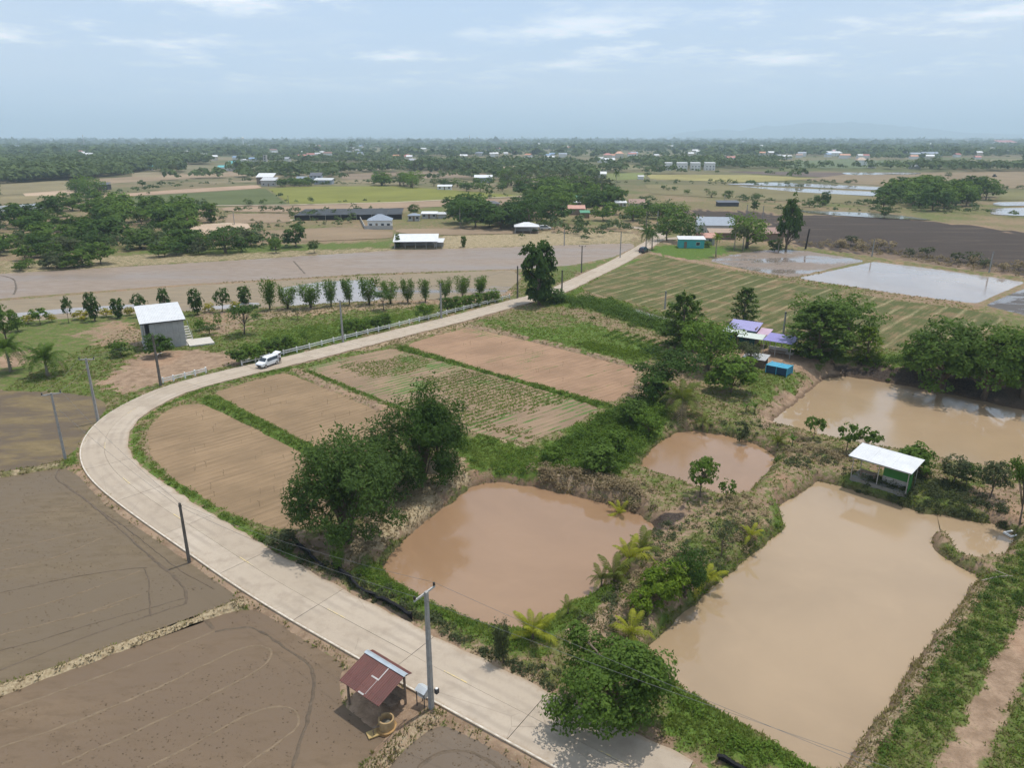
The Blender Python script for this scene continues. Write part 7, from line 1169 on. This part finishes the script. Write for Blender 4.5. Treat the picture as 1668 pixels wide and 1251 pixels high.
SINGLE = [(482, 402, 366, 36, 'bush', 'dark', 'round dark tree standing alone on the brown fallow field'), (305, 410, 372, 42, 'bush', 'dark', 'dark round tree at the right end of the paddy hedge'), (368, 412, 372, 54, 'lobed', 'dark', 'broad dark tree right of the paddy hedge'), (450, 412, 388, 18, 'round', 'mid', 'small tree on the grass above the long muddy paddy'), (512, 412, 390, 18, 'round', 'dark', 'small dark tree left of the long open shed'), (648, 404, 380, 8, 'column', 'mid', 'narrow shrub at the long open shed'), (755, 402, 384, 10, 'column', 'mid', 'narrow upright shrub right of the long open shed'), (675, 352, 332, 18, 'round', 'dark', 'small dark tree above the white bungalow'), (297, 362, 336, 26, 'round', 'dark', 'round dark tree at the right of the left grove'), (344, 362, 330, 26, 'column', 'mid', 'tall tree standing at the right end of the left grove'), (232, 304, 292, 14, 'bush', 'dark', 'round tree on the bare strip at the left'), (797, 321, 300, 16, 'round', 'dark', 'round tree at the right end of the rice field'),
 (1280, 406, 316, 40, 'cone', 'dark', 'tall dark conical tree beside the half drained paddy'), (1216, 404, 342, 62, 'lobed', 'light', 'large light green tree left of the dark conical tree'), (1122, 396, 350, 46, 'lobed', 'dark', 'dark round tree behind the teal hut'), (1086, 392, 352, 40, 'round', 'mid', 'shady tree on the junction island'), (1262, 408, 388, 22, 'bush', 'dark', 'low bush in front of the rust roofed shed'), (1344, 334, 312, 16, 'column', 'dark', 'dark tree left of the round grove'), (1332, 334, 316, 12, 'bush', 'mid', 'mid green bush beside the dark tree left of the round grove'), (1440, 356, 336, 16, 'round', 'dark', 'lone tree on the bank before the burnt field'), (1544, 290, 279, 10, 'round', 'dark', 'lone tree in the wide brown field on the right'), (574, 252, 226, 14, 'lobed', 'dark', 'tall dark round tree standing above the far tree belt'), (1150, 402, 392, 14, 'bush', 'mid', 'bush beside the teal hut'), (1228, 344, 325, 12, 'bush', 'dark', 'dark bush on the far pasture'), (900, 316, 288, 24, 'round', 'dark', 'tall dark tree behind the middle grove'), (862, 375, 318, 40, 'lobed', 'dark', 'tallest dark tree of the middle grove, left of the coloured roofs'), (282, 285, 266, 12, 'acacia', 'grey', 'left of two tall thin trees in the tan field'), (288, 284, 267, 10, 'acacia', 'grey', 'right of two tall thin trees in the tan field')]
for px, py, top, w_, kd, lf, lab in SINGLE: tree(px, py, top, w_ * 1.08, kd, lf, (3200 if kd == 'cone' else 1300) if py > 330 else 420, 70 + px % 3, 'conical_tree' if kd == 'cone' else 'lone_tree', 'tree', lab)
for px, py, top, w_, lf, lab in [(1052, 408, 372, 34, 'dark', 'left coconut palm of the pair over the dark parked car'), (1062, 406, 376, 34, 'dark', 'right coconut palm of the pair over the dark parked car'), (1196, 408, 372, 26, 'grey', 'left coconut palm before the light green tree'), (1210, 408, 370, 28, 'grey', 'right coconut palm before the light green tree'), (1166, 418, 382, 24, 'bright', 'stout yellow green palm on the corner of the bright lawn'), (1268, 410, 388, 20, 'grey', 'short palm under the dark conical tree'), (750, 372, 332, 26, 'dark', 'coconut palm right of the white bungalow'), (286, 352, 322, 24, 'mid', 'coconut palm rising over the left grove'), (240, 352, 324, 22, 'mid', 'left palm of the two rising over the left grove'), (952, 318, 290, 24, 'mid', 'left coconut palm behind the middle grove'), (968, 318, 294, 20, 'mid', 'right coconut palm behind the middle grove'), (890, 362, 335, 24, 'mid', 'coconut palm inside the middle grove')]: far_palm(px, py, top, lab, 'coconut palms of the middle distance', lf, w_)
far_palm(1003, 320, 279, 'lone tall sugar palm with a round head', None, 'dark', 15, name='sugar_palm')
p = onground(1312, 406); t = thing('dead_trunk', 'black bare palm trunk beside the dark conical tree', 'trunk', tuple(p)); MB().tube([(0, 0, -.2), (.2, 0, 3), (.5, 0, 6.5)], [.3, .26, .3], 8).build('stem', flat('charred', (0.03, 0.026, 0.024), .9), t, True)

R = np.random.default_rng(91); k_ = 0; hm = {}; HSPOT = []
for i in range(210):
    py = 229.5 + 36 * R.random() ** 1.25; px = 8 + R.random() * 1655; x, y = g(px, py)
    if any(inside(np.array([x]), np.array([y]), q)[0] for q in FAR_POLYS): continue
    if py > 262 and px < 340: continue
    roof = ['white', 'white', 'pale', 'pale', 'grey', 'bluegrey', 'rust', 'orange', 'red', 'white', 'blue'][R.integers(11)]; key = (roof, int(R.integers(3)))
    if key not in hm:
        w_, d_, h_ = R.uniform(8, 16), R.uniform(7, 10), R.uniform(3.5, 6.5); W, D = w_ / 2, d_ / 2; hm[key] = MB().box(-W, W, -D, D, 0, h_, 0).slab([(-W - .5, -D - .5, h_ + .05), (W + .5, -D - .5, h_ + .05), (W + .5, .0, h_ + 2.4), (-W - .5, .0, h_ + 2.4)], .15, 1).slab([(W + .5, D + .5, h_ + .05), (-W - .5, D + .5, h_ + .05), (-W - .5, .02, h_ + 2.4), (W + .5, .02, h_ + 2.4)], .15, 1).mesh('distant_house', [wm('white' if roof != 'white' else 'cream'), rm(roof)])
    o = tag(obj('distant_house', hm[key]), {'white': 'tiny white roofed house', 'pale': 'tiny pale roofed house', 'grey': 'tiny grey roofed house', 'bluegrey': 'tiny slate roofed house', 'rust': 'tiny rust roofed house', 'orange': 'tiny orange roofed house', 'red': 'tiny red roofed house', 'blue': 'tiny blue roofed house'}[roof] + (' in the left far trees' if px < 560 else ' in the middle far trees' if px < 1100 else ' in the right far trees'), 'house'); o['group'] = o['label'].replace('tiny', 'far').replace('house', 'houses'); o.location = (x, y, 0); o.rotation_euler = (0, 0, R.uniform(-.5, .5)); s = .75 + y / 6000; o.scale = (s, s, s)
    k_ += 1; HSPOT.append((x, y, o.scale[0]))

# ------------------------------------------------------------------ far woods (one mass) and far hamlets
def far_trees(name, n, yr, dens, lab, seed, hr=(5, 12), cards=26, card=1.9):
    R = np.random.default_rng(seed); out = []; 
    for _ in range(40):
        y = yr[0] * (yr[1] / yr[0]) ** R.random(n); x = (R.random(n) * 2 - 1) * (y * .78 + 60); w = dens(x, y)
        for q in FAR_POLYS: qa = np.array(q); s = (x > qa[:, 0].min()) & (x < qa[:, 0].max()) & (y > qa[:, 1].min()) & (y < qa[:, 1].max()); w = np.where(s & inside(x, y, q), 0, w)
        if yr[0] > 300:
            for hx_, hy_, hs_ in HSPOT: f_ = hy_ / (y + 1); w = np.where((np.abs(x * f_ - hx_) < 10 * hs_) & (y > hy_ * .93 - 30) & (y < hy_ + 12), 0, w)
        ok = R.random(n) < w; out.append(np.c_[x, y][ok])
        if sum(map(len, out)) > n: break
    P = np.vstack(out)[:n]; n = len(P); hh = hr[0] + (hr[1] - hr[0]) * R.random(n) ** 1.6; hh *= .75 + .6 * fbm(P[:, 0] * .012, P[:, 1] * .012, 88); rr = hh * (.34 + .34 * R.random(n) ** 1.5) * (1 + P[:, 1] / 6000); m = n * cards; d = unit(R.normal(size=(m, 3))); d[:, 2] = np.abs(d[:, 2]) * .8 + d[:, 2] * .2; lump = .6 + .5 * R.random(m)
    h2 = np.repeat(hh, cards); r2 = np.repeat(rr, cards); C = np.c_[np.repeat(P, cards, 0), h2 * .48] + d * lump[:, None] * np.c_[r2, r2, h2 * .46]; N = unit(d + np.array([0, 0, .6]) + .4 * R.normal(size=(m, 3))); t = unit(R.normal(size=(m, 3))); t = unit(t - N * np.sum(t * N, 1, keepdims=True)); b = np.cross(N, t); s = (card * (.6 + .7 * R.random(m)) * (r2 / 4.0))[:, None]
    V = np.stack([C - t * s * .6, C + b * s * .5, C + t * s * .6, C - b * s * .5], 1).reshape(-1, 3); tone = np.clip(np.repeat(.15 + .6 * R.random(n) ** 1.3, cards) + .3 * R.random(m), 0, 1); return tag(obj(name, nmesh(name, V, np.arange(4 * m).reshape(-1, 4), LEAF['far'], dict(v=np.repeat(tone, 4)))), lab, 'woodland', kind='stuff')
def py_of(x, y): d = depth(x, y); return CY + FPX * (y * -SP * -1 * 0 + (H * CP - y * SP) / d)     # photo row of a ground point
def px_of(x, y): return CX + FPX * x / depth(x, y)
W1 = [(0, 240), (150, 236), (300, 240), (340, 268), (300, 268), (210, 282), (150, 292), (0, 300)]; W1g = [g(a, b) for a, b in W1]
far_trees('far_woodland', 2600, (560, 1400), lambda x, y: np.where(inside(x, y, W1g), np.clip((fbm(x * .006, y * .004, 77) - .30) * 6, .15, 1), 0), 'dense far woodland at the left below the horizon', 5, (6, 14), 34, 2.2)
dn = lambda x, y: np.where(px_of(x, y) < 1180, 1.0, .8) * np.clip((fbm(x * .0035, y * .006, 3) - .48) * 9, 0.015, 1) * np.clip((y - 620) / 250, 0, 1)
far_trees('far_woodland', 5200, (640, 1700), dn, 'patchy tree belts between the far fields', 6, (5, 12), 24, 2.3)
dn2 = lambda x, y: np.clip((fbm(x * .0011, y * .0035, 13) - .47) * 9, .03, 1)
far_trees('far_woodland', 6500, (1500, 4200), dn2, 'wooded plain fading towards the horizon', 7, (7, 17), 16, 4.0)
far_trees('far_woodland', 5200, (3800, 14000), lambda x, y: np.ones_like(x), 'blue haze covered woods on the horizon', 8, (9, 18), 8, 9.0)
sc = lambda x, y: np.clip((fbm(x * .02, y * .02, 41) - .50) * 8, 0, 1) * (y > 230) * (y < 620) * (gsample(dark, x, y) < .4)
far_trees('far_scrub', 1900, (235, 640), sc, 'low scrub scattered over the middle distance pastures', 9, (1.4, 4.5), 40, 1.6)
byl = {}
for o in bpy.data.objects:
    if o.name.startswith('distant_house'): byl.setdefault(o['label'], []).append(o)
for lb, os_ in byl.items():
    os_.sort(key=lambda o: o.location.x / o.location.y)
    for i, o in enumerate(os_):
        if len(os_) > 1: o['label'] = lb.replace('house in', 'house, ' + ORD[min(i, 24)] + ' from left in')
# ------------------------------------------------------------------ hills on the horizon and the hazy air
def ridge(name, pts, D, base, lab, seed):
    xs = np.linspace(pts[0][0], pts[-1][0], 130); tops = np.interp(xs, [p[0] for p in pts], [p[1] for p in pts]); hv = (224 - tops) / FPX * D / CP + H; hv = np.maximum(hv, 2) * (1 + .06 * (fbm(xs * .05, xs * 0, seed) - .5)) ; X = (xs - CX) / FPX * D * (1 / CP); V = []; n = len(xs); rows = [(0, 0), (.35, .45), (.7, .8), (1, 1), (1.3, .75), (2.0, 0)]
    for f, a in rows: V += [(X[i], D + 2600 * (f - 1) + 500 * (vnoise(np.array([i * .3]), np.array([f * 7.0]), seed)[0] - .5), max(-5, hv[i] * a * (.92 + .16 * vnoise(np.array([i * .45]), np.array([f * 3.0]), seed)[0]) - (5 if a == 0 else 0))) for i in range(n)]
    F = np.array([[r * n + i, r * n + i + 1, (r + 1) * n + i + 1, (r + 1) * n + i] for r in range(len(rows) - 1) for i in range(n - 1)]); return tag(obj(name, nmesh(name, V, F, flat('hill_forest', (0.05, 0.075, 0.045), .9, .1, var=.3, scale=.002), smooth=True)), lab, 'hills', kind='structure')
ridge('hills', [(1060, 222), (1090, 215), (1130, 212), (1165, 214), (1190, 209), (1240, 206), (1290, 204), (1330, 203), (1370, 207), (1430, 211), (1480, 216), (1560, 219), (1668, 217), (1800, 222)], 16500, 0, 'faint blue hills on the right horizon', 3)
ridge('hills', [(560, 222), (640, 217), (740, 213), (840, 215), (930, 211), (1010, 213), (1080, 217), (1200, 222)], 25000, 0, 'fainter low hills along the middle horizon', 8)
hz_ = MB().box(-36000, 36000, -3500, 36000, -4.0, 420.0).build('haze', []) if False else None
hme = MB().box(-36000, 36000, -3500, 36000, -4.0, 420.0); me = bpy.data.meshes.new('haze'); me.from_pydata(hme.v, [], hme.f); hz_o = tag(obj('haze', me), 'thin pale blue heat haze over the plain', 'haze', kind='stuff')
hm_ = bpy.data.materials.new('haze_air'); hm_.use_nodes = True; ht = hm_.node_tree; ht.nodes.clear(); ho = ht.nodes.new('ShaderNodeOutputMaterial'); hv_ = ht.nodes.new('ShaderNodeVolumePrincipled'); hv_.inputs['Color'].default_value = (0.68, 0.85, 1.0, 1); hv_.inputs['Density'].default_value = HAZE; hv_.inputs['Anisotropy'].default_value = 0.0; ht.links.new(hv_.outputs[0], ho.inputs['Volume']); me.materials.append(hm_)
